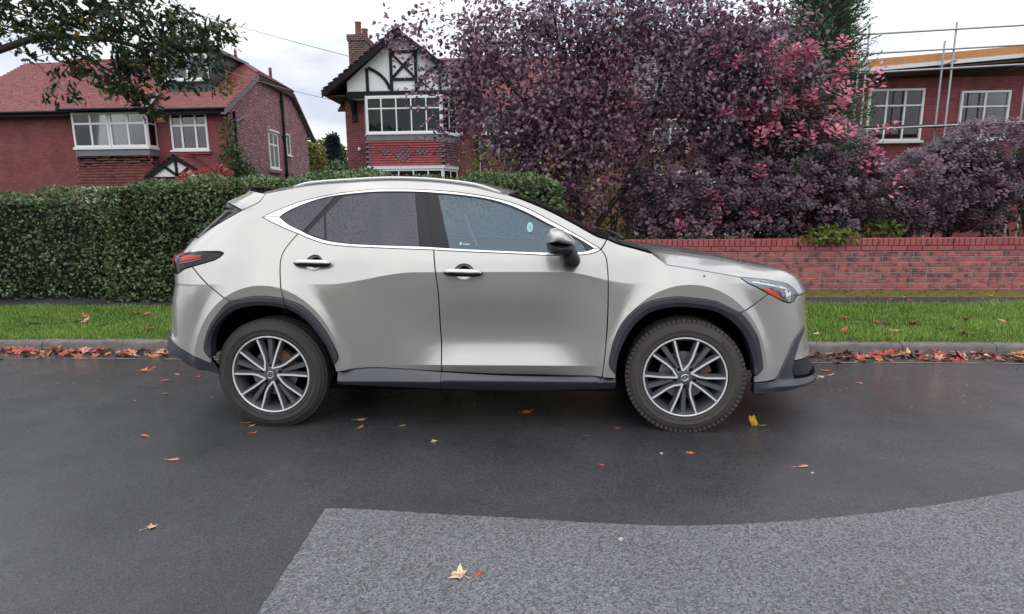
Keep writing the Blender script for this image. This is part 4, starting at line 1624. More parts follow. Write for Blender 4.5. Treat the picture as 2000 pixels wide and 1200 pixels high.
# ------------------------------------------------------------------ conifer behind the smoke bush
M['conifer'] = leaf_mat('conifer_foliage', [(0, (.028, .065, .032)), (.5, (.065, .150, .066)), (.85, (.13, .23, .09)), (1, (.22, .26, .10))], rough=.6, trans=.15)


def conifer(name, label, base, r_, h, n, lsz, m, group=None, power=.35):
    t = Tree(name, label, 'tree', base, M['bark'], group)
    bx, by, bz = base
    t.stem([(bx, by, bz), (bx, by, bz + h * .5), (bx + .03, by, bz + h * .98)], .05 * h ** .5, .02)
    zz = RNG.random(n) ** .9
    rr = r_ * (1 - zz) ** power * (.80 + .20 * np.sin(zz * 40 + RNG.integers(0, 6, n)))
    a = RNG.uniform(0, 2 * np.pi, n)
    lob = 1 + .13 * np.sin(a * 5 + zz * 9) + .10 * np.sin(a * 9 - zz * 23)
    q = RNG.uniform(.62, 1.0, n)
    rad = rr * lob * q
    pos = np.c_[bx + np.cos(a) * rad, by + np.sin(a) * rad, bz + .15 + zz * h]
    ax = np.c_[np.cos(a), np.sin(a), np.full(n, .55)] + RNG.normal(size=(n, 3)) * .4
    no = np.c_[np.cos(a), np.sin(a), np.full(n, .4)] + RNG.normal(size=(n, 3)) * .7
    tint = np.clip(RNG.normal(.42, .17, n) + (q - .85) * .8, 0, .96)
    t.wood('trunk')
    t.leaves('crown', FROND, pos, ax, no, RNG.uniform(*lsz, n), m, tint)
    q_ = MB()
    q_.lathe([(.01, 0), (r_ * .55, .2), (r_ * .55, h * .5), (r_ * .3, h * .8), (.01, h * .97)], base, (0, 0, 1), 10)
    M.setdefault('inner', simple('crown_core_shade', (.018, .020, .012), .95))  # solid core, the crown's inner shade put into its dark colour
    o = q_.build('dark_core', M['inner'], t.root)
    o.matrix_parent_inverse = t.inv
    return t


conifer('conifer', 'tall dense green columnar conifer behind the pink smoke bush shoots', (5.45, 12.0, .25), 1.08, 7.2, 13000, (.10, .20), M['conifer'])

# ------------------------------------------------------------------ hedges
M['hedge'] = leaf_mat('hedge_leaf', [(0, (.036, .062, .026)), (.4, (.090, .148, .058)), (.75, (.165, .230, .090)), (.93, (.24, .29, .13)), (.985, (.17, .21, .11)), (1, (.40, .12, .08))], rough=.36, trans=.15, spec=.6)
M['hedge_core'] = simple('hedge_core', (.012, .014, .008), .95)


def hedge(name, label, x0, x1, y0, y1, ztop, n, size, round_ends=True, zbase=.12, both=False):
    root = empty(name, ((x0 + x1) / 2, (y0 + y1) / 2, zbase))
    tag(root, label, 'hedge')
    inv = Matrix.Translation(-root.location)
    b = MB()
    i = .16
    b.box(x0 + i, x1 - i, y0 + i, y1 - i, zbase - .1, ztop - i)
    o = b.build('dark_core', M['hedge_core'], root)  # solid near-black box, stands in for the shade inside the hedge
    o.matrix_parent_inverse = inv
    # leaf shell: front, top and ends in proportion to their area
    hx, hy, hz = (x1 - x0), (y1 - y0), (ztop - zbase)
    ar = np.array([hx * hz * 1.15, hx * hy, hy * hz, hy * hz, hx * hz * (1 if both else .35)])
    f = RNG.choice(5, n, p=ar / ar.sum())
    u, v = RNG.random(n), RNG.random(n)
    pos = np.zeros((n, 3))
    nn = np.zeros((n, 3))
    for k, (px, py, pz, nv) in enumerate(((u, 0 * u, v, (0, -1, .25)), (u, v, 0 * u + 1, (0, -.2, 1)), (0 * u, u, v, (-1, 0, .2)), (0 * u + 1, u, v, (1, 0, .2)), (u, 0 * u + 1, v, (0, 1, .25)))):
        s_ = f == k
        pos[s_] = np.c_[x0 + px[s_] * hx, y0 + py[s_] * hy, zbase + pz[s_] * hz]
        nn[s_] = nv
    depth = RNG.random(n) ** 1.4 * .15 - .03
    bump = .045 * np.sin(pos[:, 0] * 2.9 + 1.7 * pos[:, 2]) + .035 * np.sin(pos[:, 2] * 6.1 + pos[:, 0] * 1.3) + .03 * np.sin(pos[:, 0] * 7.7 + pos[:, 1] * 4)
    pos += nn * (bump - depth)[:, None]
    # rounded arrises
    c = np.array([(x0 + x1) / 2, (y0 + y1) / 2, 0])
    rr = .28
    for ax_, lo, hi in ((1, y0, y1),):
        dz = np.clip((pos[:, 2] - (ztop - rr)) / rr, 0, 1)
        ed = np.minimum(pos[:, 1] - y0, y1 - pos[:, 1])
        de = np.clip((rr - ed) / rr, 0, 1)
        pos[:, 2] -= rr * .30 * (dz * de) ** 1.2
    if round_ends:
        ed = np.minimum(pos[:, 0] - x0, x1 - pos[:, 0])
        de = np.clip((.5 - ed) / .5, 0, 1) * np.clip((pos[:, 2] - zbase) / hz, 0, 1) ** 2
        pos[:, 2] -= .16 * de ** 2
    axd = nn * .45 + RNG.normal(size=(n, 3)) * .7 + np.array([0, 0, .25])
    no = nn * .8 + RNG.normal(size=(n, 3)) * .6 + np.array([0, 0, .35])
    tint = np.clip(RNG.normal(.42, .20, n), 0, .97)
    tint[f == 1] += .14  # top leaves tinted lighter, skylight put into the colour
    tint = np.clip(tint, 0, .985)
    tint[RNG.random(n) < .0006] = 1.0
    o = scatter('foliage', OVAL, pos, axd, no, RNG.uniform(*size, n), M['hedge'], tint, root)
    o.matrix_parent_inverse = inv
    # stems at the foot
    b = MB()
    for k in range(int(hx / .28)):
        x = x0 + .1 + k * .28 + RNG.uniform(-.08, .08)
        b.tube([(x, y0 + .12, zbase - .1), (x + RNG.uniform(-.05, .05), y0 + .15, zbase + .35)], .016, 5)
    o = b.build('stems', M['bark'], root, smooth=True, kind='stuff')
    o.matrix_parent_inverse = inv
    return root


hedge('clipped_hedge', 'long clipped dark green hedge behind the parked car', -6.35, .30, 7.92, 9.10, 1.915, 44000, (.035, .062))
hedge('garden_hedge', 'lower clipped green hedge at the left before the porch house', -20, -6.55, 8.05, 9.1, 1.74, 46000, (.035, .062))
hedge('street_hedge', 'tall hedge across the street behind the camera', -26, 26, -11.5, -10.0, 2.3, 16000, (.10, .17), both=True)

# ------------------------------------------------------------------ smaller green shrubs
M['lime'] = leaf_mat('lime_leaf', [(0, (.05, .085, .012)), (.5, (.13, .19, .025)), (1, (.30, .30, .05))], rough=.5, trans=.35)
M['green'] = leaf_mat('green_leaf', [(0, (.02, .05, .015)), (.6, (.05, .11, .025)), (1, (.10, .17, .04))], rough=.45, trans=.25)
M['autumn'] = leaf_mat('autumn_leaf', [(0, (.10, .12, .03)), (.5, (.20, .19, .04)), (1, (.28, .19, .06))], rough=.6, trans=.3)
M['acer'] = leaf_mat('acer_leaf', [(0, (.22, .03, .04)), (.5, (.42, .07, .09)), (1, (.55, .14, .13))], rough=.5, trans=.3)


def shrub(name, label, base, ells, n, tmpl, size, m, cat='shrub', group=None, shell=.3, stems=4, droop=-.1, tm=.5, ts=.22):
    t = Tree(name, label, cat, base, M['bark'], group)
    bx, by, bz = base
    top = max(e[2] + e[5] * .6 for e in ells)
    for i in range(stems):
        e = ells[i % len(ells)]
        t.stem([(bx + RNG.uniform(-.08, .08), by, bz), ((bx + e[0]) / 2, (by + e[1]) / 2, bz + (e[2] - bz) * .6), (e[0] + RNG.uniform(-.4, .4) * e[3], e[1], e[2] + e[5] * .5)], .02 + .012 * (top - bz), .01)
    tg, _ = ell_points(min(90, n // 20), ells, .3)
    t.reach(tg, rmin=.004)
    t.wood('stems')
    pos, d = ell_points(n, ells, shell)
    cl = .5 + .5 * np.sin(pos[:, 0] * 7 + pos[:, 2] * 5) * np.sin(pos[:, 2] * 8 - pos[:, 0] * 3 + pos[:, 1] * 6)
    keep = RNG.random(n) < .35 + .65 * cl
    pos, d = pos[keep], d[keep]
    n = len(pos)
    pos[:, 2] = np.maximum(pos[:, 2], bz)
    ax = d * .5 + RNG.normal(size=(n, 3)) * .6 + np.array([0, 0, droop])
    no = d * .5 + RNG.normal(size=(n, 3)) * .5 + np.array([0, -.2, .7])
    tint = np.clip(RNG.normal(tm, ts, n), 0, 1)
    t.leaves('crown' if cat == 'tree' else 'foliage', tmpl, pos, ax, no, RNG.uniform(*size, n), m, tint)
    return t


shrub('lime_shrub', 'lime green shrub behind the purple tree at the hedge', (-.6, 10.9, .3), [(-.75, 10.9, 1.9, .75, .5, .9), (.2, 10.8, 1.7, .8, .5, .8)], 3200, OVAL, (.05, .09), M['lime'])
shrub('yellow_green_shrub', 'bright yellow green shrub low between purple tree and brick wall', (1.25, 10.1, .25), [(1.25, 10.1, 1.25, .45, .35, .6), (1.9, 10.3, 1.1, .5, .3, .5)], 1500, OVAL, (.05, .085), M['lime'])
shrub('wall_fern', 'bright green bushy plant draped over the brick coping', (4.33, 8.72, .62), [(4.20, 8.62, 1.03, .34, .16, .12), (4.40, 8.66, .99, .30, .16, .10), (4.02, 8.60, .97, .18, .12, .07)], 560, OVAL, (.05, .085), M['lime'], cat='plant', shell=.5, stems=3, tm=.55)
shrub('low_wall_plant', 'small tufted green plant behind the wall at far right', (5.2, 9.1, .3), [(5.2, 9.05, 1.02, .35, .2, .16)], 420, SMALL, (.07, .13), M['lime'], cat='plant', stems=3, tm=.35)
shrub('dark_laurel', 'dark green laurel bush filling the gap beneath the smoke bush', (3.6, 10.6, .3), [(2.6, 10.7, 1.3, .9, .4, .8), (4.3, 10.7, 1.5, .8, .4, .9), (3.5, 10.7, 1.9, .9, .4, .8)], 2600, OVAL, (.08, .13), M['green'])
shrub('green_garden_shrub', 'rounded green shrub past the wall end at far right', (8.1, 9.9, .25), [(8.0, 9.9, 1.5, .9, .7, .9), (8.6, 10.0, 2.1, .8, .6, .7)], 3400, OVAL, (.05, .09), M['green'])
shrub('climbing_shrub', 'straggly green climber at the corner of the left brick house', (-12.0, 22.1, .35), [(-12.0, 22.0, 3.1, .55, .45, 1.0), (-12.15, 22.1, 4.35, .28, .25, .85), (-11.6, 22.0, 2.7, .5, .4, .7)], 2300, SMALL, (.10, .20), M['green'], tm=.5)
shrub('pink_acer', 'pinkish red feathery bush beside the porch', (-12.4, 20.6, .35), [(-12.5, 20.6, 2.55, .85, .5, .42), (-11.9, 20.6, 2.75, .5, .4, .42)], 1400, SMALL, (.12, .22), M['acer'], shell=.5)
# trees in the gap between the houses
M['blue_green'] = leaf_mat('blue_green_needles', [(0, (.012, .026, .026)), (.6, (.028, .052, .048)), (1, (.05, .085, .07))], rough=.6, trans=.1)
conifer('blue_green_conifer', 'dark blue green conifer far off in the gap between the houses', (-19.0, 52, .6), 1.75, 7.4, 4200, (.35, .75), M['blue_green'], power=.85)
shrub('autumn_tree', 'yellow green autumn tree next to the side wall in the gap', (-18.4, 44, .6), [(-18.3, 44, 5.2, 1.1, .8, 1.7), (-17.6, 44.5, 5.7, .8, .7, 1.0)], 4000, OVAL, (.16, .28), M['autumn'], cat='tree', stems=5)
shrub('pale_green_tree', 'pale green tree farthest off between the two houses', (-20.5, 56, .6), [(-21.5, 56, 6.8, 2.2, 1.2, 1.7), (-19.8, 56, 6.4, 1.5, 1.0, 1.4)], 4200, OVAL, (.22, .38), M['lime'], cat='tree', tm=.35)
shrub('bright_green_bush', 'bright green rounded bush in front of the far conifer', (-13.0, 36, .5), [(-12.9, 36, 3.4, 1.0, .8, 1.25), (-13.6, 36, 2.9, .8, .6, .9)], 3400, OVAL, (.12, .22), M['green'], tm=.75)
b = MB()
b.box(-14.62, -14.25, 36.4, 36.75, .5, 3.15)
b.box(-14.66, -14.21, 36.36, 36.79, 3.152, 3.26)
o = b.build('brick_pier', M['brick_ch'])
tag(o, 'slim brick pier with a dark cap in the gap', 'pier')

# ------------------------------------------------------------------ oak reaching in at the top left
M['oak'] = leaf_mat('oak_leaf', [(0, (.018, .036, .016)), (.5, (.040, .070, .026)), (.75, (.07, .095, .03)), (.86, (.17, .15, .03)), (.94, (.26, .17, .03)), (1, (.24, .08, .03))], rough=.45, trans=.28)
t = Tree('oak_tree', 'oak with a bare trunk at far left and lobed leaves hanging over the house', 'tree', (-9.4, 8.0, .1), M['bark'])
t.stem([(-9.4, 8.0, .05), (-9.36, 8.0, 1.6), (-9.3, 8.05, 3.0), (-9.2, 8.1, 4.4), (-9.1, 8.1, 6.0)], .20, .09)
t.stem([(-9.32, 8.0, 2.7), (-8.4, 8.2, 3.6), (-7.3, 8.4, 4.0), (-6.3, 8.5, 3.95), (-5.5, 8.5, 3.72), (-5.0, 8.5, 3.55)], .070, .010)
t.stem([(-9.25, 8.05, 3.5), (-8.2, 8.3, 4.6), (-7.0, 8.5, 5.0), (-5.8, 8.6, 4.9), (-4.8, 8.6, 4.55)], .075, .012)
t.stem([(-7.3, 8.4, 4.0), (-6.7, 8.45, 3.7), (-6.1, 8.5, 3.35), (-5.85, 8.5, 3.05)], .03, .009)
ells = [(-5.35, 8.55, 3.62, .72, .5, .42), (-5.95, 8.55, 3.25, .42, .4, .42), (-5.5, 8.6, 4.15, .95, .6, .38), (-6.6, 8.5, 3.9, .9, .6, .6), (-7.6, 8.5, 4.6, 1.2, .8, .8), (-8.6, 8.3, 5.2, 1.3, 1.0, .9), (-4.95, 8.6, 3.98, .42, .3, .22), (-6.3, 8.6, 4.7, 1.2, .7, .5), (-7.0, 8.5, 3.3, .5, .4, .35), (-5.55, 8.5, 3.33, .38, .3, .22)]
ells += [(-5.45, 8.55, 3.72, .62, .45, .36), (-5.9, 8.55, 3.95, .5, .5, .5), (-6.0, 8.55, 3.45, .4, .4, .35)]
tg, _ = ell_points(520, ells)
t.reach(tg, droop=.03, bend=.2)
t.reach(np.array([(-4.45, 8.55, 3.98), (-4.55, 8.55, 3.90), (-4.75, 8.55, 3.62), (-4.62, 8.5, 3.28), (-4.72, 8.5, 3.22)]))
t.wood('trunk')
tips = np.array([b_ for a, b_ in t.tips])
td = nrm(np.array([b_ - a for a, b_ in t.tips]))
per = 17
k = np.repeat(np.arange(len(tips)), per)
pos = tips[k] + RNG.normal(size=(len(k), 3)) * .055
ax = td[k] * .7 + RNG.normal(size=(len(k), 3)) * .65 + np.array([0, 0, -.15])
no = RNG.normal(size=(len(k), 3)) * .55 + np.array([0, -.35, .7])
tt = np.clip(RNG.normal(.42, .17, len(tips))[k] + RNG.normal(size=len(k)) * .10, 0, .84)
hot = RNG.random(len(k)) < .05
tt[hot] = RNG.uniform(.86, 1, hot.sum())
yl = (np.linalg.norm(tips[k] - np.array([-4.68, 8.5, 3.25]), axis=1) < .16)
tt[yl] = RNG.uniform(.8, .94, yl.sum())
t.leaves('crown', OAK, pos, ax, no, RNG.uniform(.085, .135, len(k)), M['oak'], tt)

# ================================================================== THE CAR
def smst(a, b, x):
    t = np.clip((x - a) / (b - a), 0.0, 1.0)
    return t * t * (3 - 2 * t)


RZ = [.15, .29, .43, .50, .60, .75, .95, 1.02, 1.06, 1.10, 1.14, 1.165, 1.20, 1.25, 1.33, 1.40, 1.435, 1.45, 1.50, 1.56, 1.62]
RU = [-.76, -.84, -.935, -.955, -.935, -.905, -.84, -.85, -.858, -.865, -.86, -.80, -.780, -.745, -.672, -.598, -.560, -.572, -.56, -.42, -.36]
FZ = [.15, .20, .25, .30, .35, .40, .50, .60, .70, .80, .87, .93, .96, 1.00, 1.7]
FU = [3.66, 3.70, 3.735, 3.735, 3.72, 3.70, 3.67, 3.655, 3.64, 3.625, 3.615, 3.60, 3.57, 3.52, 3.52]
AR, AF, NR, NF = .46, .60, 2.35, 2.6
WZ, WRU, WFU = .368, 0.0, 2.69


def plan(p, z):
    """unrolled length coordinate p -> (u along the car, width factor)"""
    p = np.asarray(p, float)
    z = np.asarray(z, float)
    ur = np.interp(z, RZ, RU) + AR
    uf = np.interp(z, FZ, FU) - AF
    fr = np.clip((ur - p) / AR, 0, np.pi / 2)
    ff = np.clip((p - uf) / AF, 0, np.pi / 2)
    u = np.where(p < ur, ur - AR * np.sin(fr), np.where(p > uf, uf + AF * np.sin(ff), p))
    w = np.where(p < ur, np.maximum(1 - np.sin(fr) ** NR, 0) ** (1 / NR),
                 np.where(p > uf, np.maximum(1 - np.sin(ff) ** NF, 0) ** (1 / NF), 1.0))
    return u, w


def softplus(x, k):
    return k * np.logaddexp(0, x / k)


def half_width(u, z):
    """half width of the body side before the ends are rounded off"""
    u = np.asarray(u, float)
    z = np.asarray(z, float)
    mid = smst(.40, 1.0, u) * (1 - smst(1.9, 2.35, u))
    zc = .965 + .078 * mid
    d = z - zc
    near = np.exp(-(np.abs(u - WRU) / .58) ** 4) + np.exp(-(np.abs(u - WFU) / .58) ** 4)
    up = .93 - .045 * near - .40 * np.maximum(d, 0) - .22 * softplus(z - 1.125, .016) - 0.9 * softplus(z - 1.575, .012)
    dn = np.maximum(-d, 0)
    lo = .93 - .045 * near + .042 * near * (1 - np.exp(-6.0 * dn)) - .045 * dn
    B = smst(.72, 1.30, u) * (1 - smst(1.75, 2.28, u))
    bz = np.where(z > .60, 1 - smst(.60, 1.0, z), 1 - np.clip((.60 - z) / .163, 0, 1.0) ** 1.35)
    lo = lo - .066 * B * bz * (z > .437) - (.06 + .39 * B) * np.maximum(.437 - z, 0)
    g = np.where(d > 0, up, lo)
    for uw in (WRU, WFU):
        rho = np.sqrt(((u - uw) / .50) ** 2 + ((z - WZ) / .594) ** 2)
        ring = .9345 - .33 * np.maximum(rho - 1, 0)
        k = .009
        g = k * np.logaddexp(g / k, ring / k)
    return g


def side_pos(p, z, off=0.0, fn=None):
    """car coordinates of the camera-side skin: u forward, v lateral (negative), z up"""
    u, w = plan(p, z)
    s = ((fn or half_width)(u, z) + off) * w
    return u, -s, np.asarray(z, float)


CUR = {
    'roof_edge': [(-0.0845, 1.547), (-0.0493, 1.553), (0.197, 1.597), (0.4435, 1.618), (0.6205, 1.626), (0.8045, 1.626), (1.073, 1.61), (1.337, 1.573), (1.509, 1.53), (1.563, 1.52)],
    'apillar_edge': [(1.563, 1.52), (1.671, 1.482), (1.83, 1.414), (1.986, 1.333), (2.14, 1.249), (2.196, 1.233)],
    'spoiler_seam': [(-0.0845, 1.547), (-0.1108, 1.496), (-0.1486, 1.473), (-0.2423, 1.437)],
    'dpillar_edge': [(-0.2423, 1.437), (-0.3829, 1.367), (-0.5058, 1.295), (-0.5574, 1.256)],
    'tail_edge': [(-0.5574, 1.256), (-0.6479, 1.215), (-0.735, 1.173)],
    'dlo_top_rear': [(-0.0717, 1.391), (0.0516, 1.446), (0.1713, 1.491), (0.2915, 1.521), (0.4194, 1.546)],
    'dlo_top_mid': [(0.4194, 1.546), (0.6425, 1.566), (0.8224, 1.567), (1.016, 1.559)],
    'dlo_top_front': [(1.016, 1.559), (1.183, 1.546), (1.32, 1.528), (1.483, 1.498), (1.618, 1.46), (1.724, 1.415), (1.829, 1.359), (1.933, 1.303), (2.035, 1.246), (2.156, 1.174)],
    'dlo_bot_rear': [(-0.0717, 1.391), (0.0135, 1.351), (0.105, 1.312), (0.1836, 1.283)],
    'dlo_bot_mid': [(0.1836, 1.283), (0.2483, 1.255), (0.365, 1.218), (0.5186, 1.201), (0.697, 1.194), (1.103, 1.179)],
    'dlo_bot_front': [(1.103, 1.179), (1.21, 1.172), (1.726, 1.148), (1.812, 1.143), (2.032, 1.144), (2.11, 1.154), (2.156, 1.174)],
    'quarter_glass': [(0.0442, 1.391), (0.0972, 1.429), (0.214, 1.484), (0.3174, 1.514), (0.395, 1.532)],
    'quarter_glass_b': [(0.0442, 1.391), (0.112, 1.34), (0.2098, 1.293)],
    'rear_small': [(0.3305, 1.401), (0.3645, 1.241), (0.3116, 1.256), (0.2355, 1.284)],
    'rear_glass_top': [(0.4433, 1.523), (0.6471, 1.542), (0.9481, 1.541)],
    'rear_glass_bot': [(0.3738, 1.238), (0.5162, 1.215), (0.695, 1.208), (1.012, 1.198)],
    'rear_glass_front': [(0.9481, 1.541), (1.012, 1.198)],
    'rear_glass_back': [(0.4433, 1.523), (0.3406, 1.413), (0.3738, 1.238)],
    'front_glass_top': [(1.093, 1.53), (1.185, 1.524), (1.321, 1.508), (1.457, 1.483), (1.592, 1.439), (1.725, 1.378), (1.829, 1.324), (1.932, 1.277), (2.035, 1.222), (2.111, 1.175)],
    'front_glass_bot': [(1.196, 1.188), (1.521, 1.171), (1.808, 1.159), (2.017, 1.158), (2.071, 1.164), (2.111, 1.175)],
    'front_glass_back': [(1.093, 1.53), (1.196, 1.188)],
    'b_shut': [(1.016, 1.559), (1.103, 1.179)],
    'b_shut_low': [(1.103, 1.179), (1.132, 0.9359), (1.131, 0.6956), (1.135, 0.5107), (1.136, 0.3887)],
    'door_front': [(2.156, 1.174), (2.185, 1.126), (2.194, 1.049), (2.197, 0.9322), (2.195, 0.7054), (2.184, 0.5427), (2.167, 0.3675)],
    'rdoor_back': [(0.1836, 1.283), (0.1397, 1.222), (0.1083, 1.166), (0.0998, 1.111), (0.1095, 1.032), (0.1252, 0.9548), (0.1403, 0.8767)],
    'door_bot_rear': [(0.4509, 0.396), (0.5928, 0.4115), (0.7202, 0.4168), (0.929, 0.405), (1.136, 0.3887)],
    'door_bot_front': [(1.136, 0.3887), (1.511, 0.3701), (1.926, 0.3638), (2.167, 0.3675)],
    'wing_bot': [(2.167, 0.3675), (2.253, 0.3657)],
    'sill_bot_rear': [(0.4521, 0.3063), (1.126, 0.273)],
    'sill_bot_front': [(1.126, 0.273), (1.676, 0.2647), (2.123, 0.2809)],
    'sill_bot_wing': [(2.123, 0.2809), (2.255, 0.2865)],
    'a_seam': [(2.156, 1.174), (2.178, 1.202), (2.196, 1.233)],
    'wing_top': [(2.196, 1.233), (2.266, 1.203), (2.372, 1.174), (2.471, 1.146)],
    'bonnet_shut': [(2.471, 1.146), (2.52, 1.108), (2.563, 1.079), (2.631, 1.068), (2.817, 1.036), (3.002, 1.002)],
    'wing_bumper': [(3.179, 0.9003), (3.08, 0.8278), (3, 0.7875)],
    'lamp_low': [(3.002, 1.002), (3.049, 0.9664), (3.126, 0.9291), (3.179, 0.9003), (3.286, 0.8493), (3.344, 0.8344), (3.401, 0.8439), (3.439, 0.8753)],
    'lamp_up': [(3.002, 1.002), (3.086, 0.9944), (3.194, 0.9819), (3.283, 0.9657), (3.329, 0.9469), (3.381, 0.9205), (3.439, 0.8753)],
    'lamp_orange': [(3.133, 0.9352), (3.179, 0.9316), (3.22, 0.915), (3.277, 0.8688), (3.27, 0.8597), (3.179, 0.9035)],
    'rclad_out': [(-0.3782, 0.4877), (-0.4112, 0.5357), (-0.3954, 0.6213), (-0.3559, 0.7062), (-0.2973, 0.7819), (-0.2239, 0.8404), (-0.1189, 0.8818), (-0.034, 0.8924), (0.0461, 0.89), (0.1403, 0.8767), (0.2538, 0.8321), (0.3553, 0.7325), (0.4307, 0.607), (0.4702, 0.4885), (0.4407, 0.4474)],
    'rclad_in': [(-0.3782, 0.4877), (-0.3611, 0.6214), (-0.3039, 0.7147), (-0.2117, 0.7903), (-0.1245, 0.8204), (0.0028, 0.8321), (0.1601, 0.8072), (0.2484, 0.7574), (0.3262, 0.6739), (0.3943, 0.5646), (0.4407, 0.4474)],
    'fclad_out': [(2.252, 0.3942), (2.214, 0.4475), (2.223, 0.5471), (2.248, 0.6458), (2.294, 0.7351), (2.362, 0.808), (2.455, 0.8592), (2.586, 0.8846), (2.64, 0.8855), (2.719, 0.8782), (2.851, 0.8559), (2.954, 0.8162), (3.042, 0.7445), (3.111, 0.6399), (3.141, 0.5343), (3.152, 0.428), (3.111, 0.3867)],
    'fclad_in': [(2.252, 0.3942), (2.263, 0.4976), (2.304, 0.6132), (2.357, 0.703), (2.434, 0.7759), (2.511, 0.808), (2.627, 0.8241), (2.737, 0.8161), (2.855, 0.7922), (2.95, 0.7363), (3.033, 0.648), (3.077, 0.5508), (3.103, 0.4527), (3.111, 0.3867)],
    'rbumper_seam': [(-0.4935, 1.077), (-0.3998, 0.9868), (-0.3209, 0.9218), (-0.2133, 0.8637)],
    'rbumper_bot': [(-0.7255, 0.6056), (-0.6721, 0.5727), (-0.6106, 0.5414), (-0.5376, 0.5089), (-0.455, 0.4804), (-0.3755, 0.4462)],
    'rblack_bot': [(-0.7937, 0.4755), (-0.6343, 0.4647), (-0.541, 0.41), (-0.4395, 0.3972), (-0.3362, 0.3561)],
    'tail_lamp_up': [(-0.7152, 1.23), (-0.6812, 1.165), (-0.4306, 1.171), (-0.314, 1.167), (-0.2991, 1.157)],
    'tail_lamp_low': [(-0.2991, 1.157), (-0.3173, 1.137), (-0.3472, 1.118), (-0.4102, 1.099), (-0.4935, 1.077), (-0.5535, 1.06), (-0.619, 1.027)],
    'fblack_top': [(3.511, 0.6729), (3.402, 0.6067), (3.347, 0.5173), (3.309, 0.4468), (3.284, 0.3899), (3.259, 0.3548), (3.197, 0.3523), (3.107, 0.3436)],
    'fblack_in': [(3.531, 0.653), (3.446, 0.5679), (3.394, 0.4632), (3.376, 0.4092), (3.394, 0.3542), (3.524, 0.3215)],
    'fblack_bot': [(3.105, 0.2735), (3.217, 0.2718), (3.337, 0.2758), (3.501, 0.2901)],
    'handle_rear': [(0.1879, 1.1), (0.4384, 1.093)],
    'handle_front': [(1.172, 1.046), (1.422, 1.038)],
    'pocket_rear': [(0.3152, 1.096)],
    'pocket_front': [(1.3, 1.044)],
    'rclad_a': [(-0.3782, 0.4877), (-0.4112, 0.5357), (-0.3954, 0.6213), (-0.3559, 0.7062), (-0.2973, 0.7819), (-0.2133, 0.8637)],
    'rclad_b': [(-0.2133, 0.8637), (-0.1189, 0.8818), (-0.034, 0.8924), (0.0461, 0.89), (0.1403, 0.8767)],
    'rclad_c': [(0.1403, 0.8767), (0.2538, 0.8321), (0.3553, 0.7325), (0.4307, 0.607), (0.4702, 0.4885), (0.4407, 0.4474)],
    'fclad_a': [(2.252, 0.3942), (2.214, 0.4475), (2.223, 0.5471), (2.248, 0.6458), (2.294, 0.7351), (2.362, 0.808), (2.455, 0.8592), (2.586, 0.8846), (2.64, 0.8855), (2.719, 0.8782), (2.851, 0.8559), (3, 0.7875)],
    'fclad_b': [(3, 0.7875), (3.042, 0.7445), (3.111, 0.6399), (3.141, 0.5343), (3.152, 0.428), (3.111, 0.3867)],
    'chrome_in_top': [(0.0442, 1.391), (0.0972, 1.429), (0.2143, 1.482), (0.3173, 1.515), (0.42, 1.532), (0.646, 1.549), (0.8252, 1.55), (1.018, 1.543), (1.092, 1.537), (1.185, 1.529), (1.321, 1.513), (1.457, 1.489), (1.592, 1.447), (1.725, 1.387), (1.829, 1.332), (1.933, 1.283), (2.035, 1.228), (2.111, 1.18)],
    'chrome_in_bot': [(0.0442, 1.391), (0.1114, 1.343), (0.2006, 1.3), (0.2447, 1.278), (0.3612, 1.24), (0.5158, 1.218), (0.6947, 1.21), (1.012, 1.2), (1.101, 1.195), (1.196, 1.189), (1.521, 1.172), (1.806, 1.16), (2.017, 1.16), (2.072, 1.167), (2.111, 1.18)],
    'bonnet_seam_front': [(3.286, 0.9641), (3.3, 0.9805)],
    'spoiler_low': [(-0.2423, 1.437), (-0.3169, 1.462), (-0.4463, 1.492)],
    'lamp_dark': [(3.128, 0.9776), (3.221, 0.9548), (3.271, 0.9349), (3.211, 0.94), (3.151, 0.9594)],
    'lamp_v1': [(3.298, 0.9213), (3.316, 0.9172), (3.343, 0.8521), (3.329, 0.8467), (3.311, 0.8702)],
    'lamp_v2': [(3.334, 0.9066), (3.348, 0.9025), (3.348, 0.8485), (3.334, 0.8432)],
    'lamp_bar': [(3.074, 0.9693), (3.178, 0.9499), (3.286, 0.9282), (3.353, 0.9115), (3.289, 0.9386), (3.186, 0.9603), (3.082, 0.9766)],
    'tl_strip': [(-0.7178, 1.18), (-0.8035, 1.15), (-0.6566, 1.061), (-0.6944, 1.058)],
    'tl_red': [(-0.6002, 1.148), (-0.4348, 1.149), (-0.4402, 1.135), (-0.5009, 1.119), (-0.6004, 1.104)],
    'tl_line': [(-0.599, 1.099), (-0.4999, 1.114), (-0.4327, 1.131), (-0.4318, 1.127), (-0.4987, 1.109), (-0.5984, 1.094)],
    'bonnet_sil': [(2.546, 1.151), (2.746, 1.132), (3.014, 1.095), (3.194, 1.054), (3.355, 1.027), (3.464, 0.9773), (3.537, 0.9408), (3.625, 0.8897)],
    'screen_sil': [(1.632, 1.517), (1.794, 1.462), (1.95, 1.382), (2.124, 1.295), (2.299, 1.207)],
    'mirror_cap': [(1.814, 1.227), (1.812, 1.256), (1.819, 1.285), (1.841, 1.306), (1.873, 1.312), (1.912, 1.302), (1.95, 1.27), (1.984, 1.228), (1.969, 1.213), (1.918, 1.216), (1.868, 1.226)],
    'mirror_low': [(1.813, 1.23), (1.82, 1.173), (1.845, 1.158), (1.893, 1.151), (1.941, 1.157), (1.983, 1.187), (1.977, 1.214), (1.868, 1.227)],
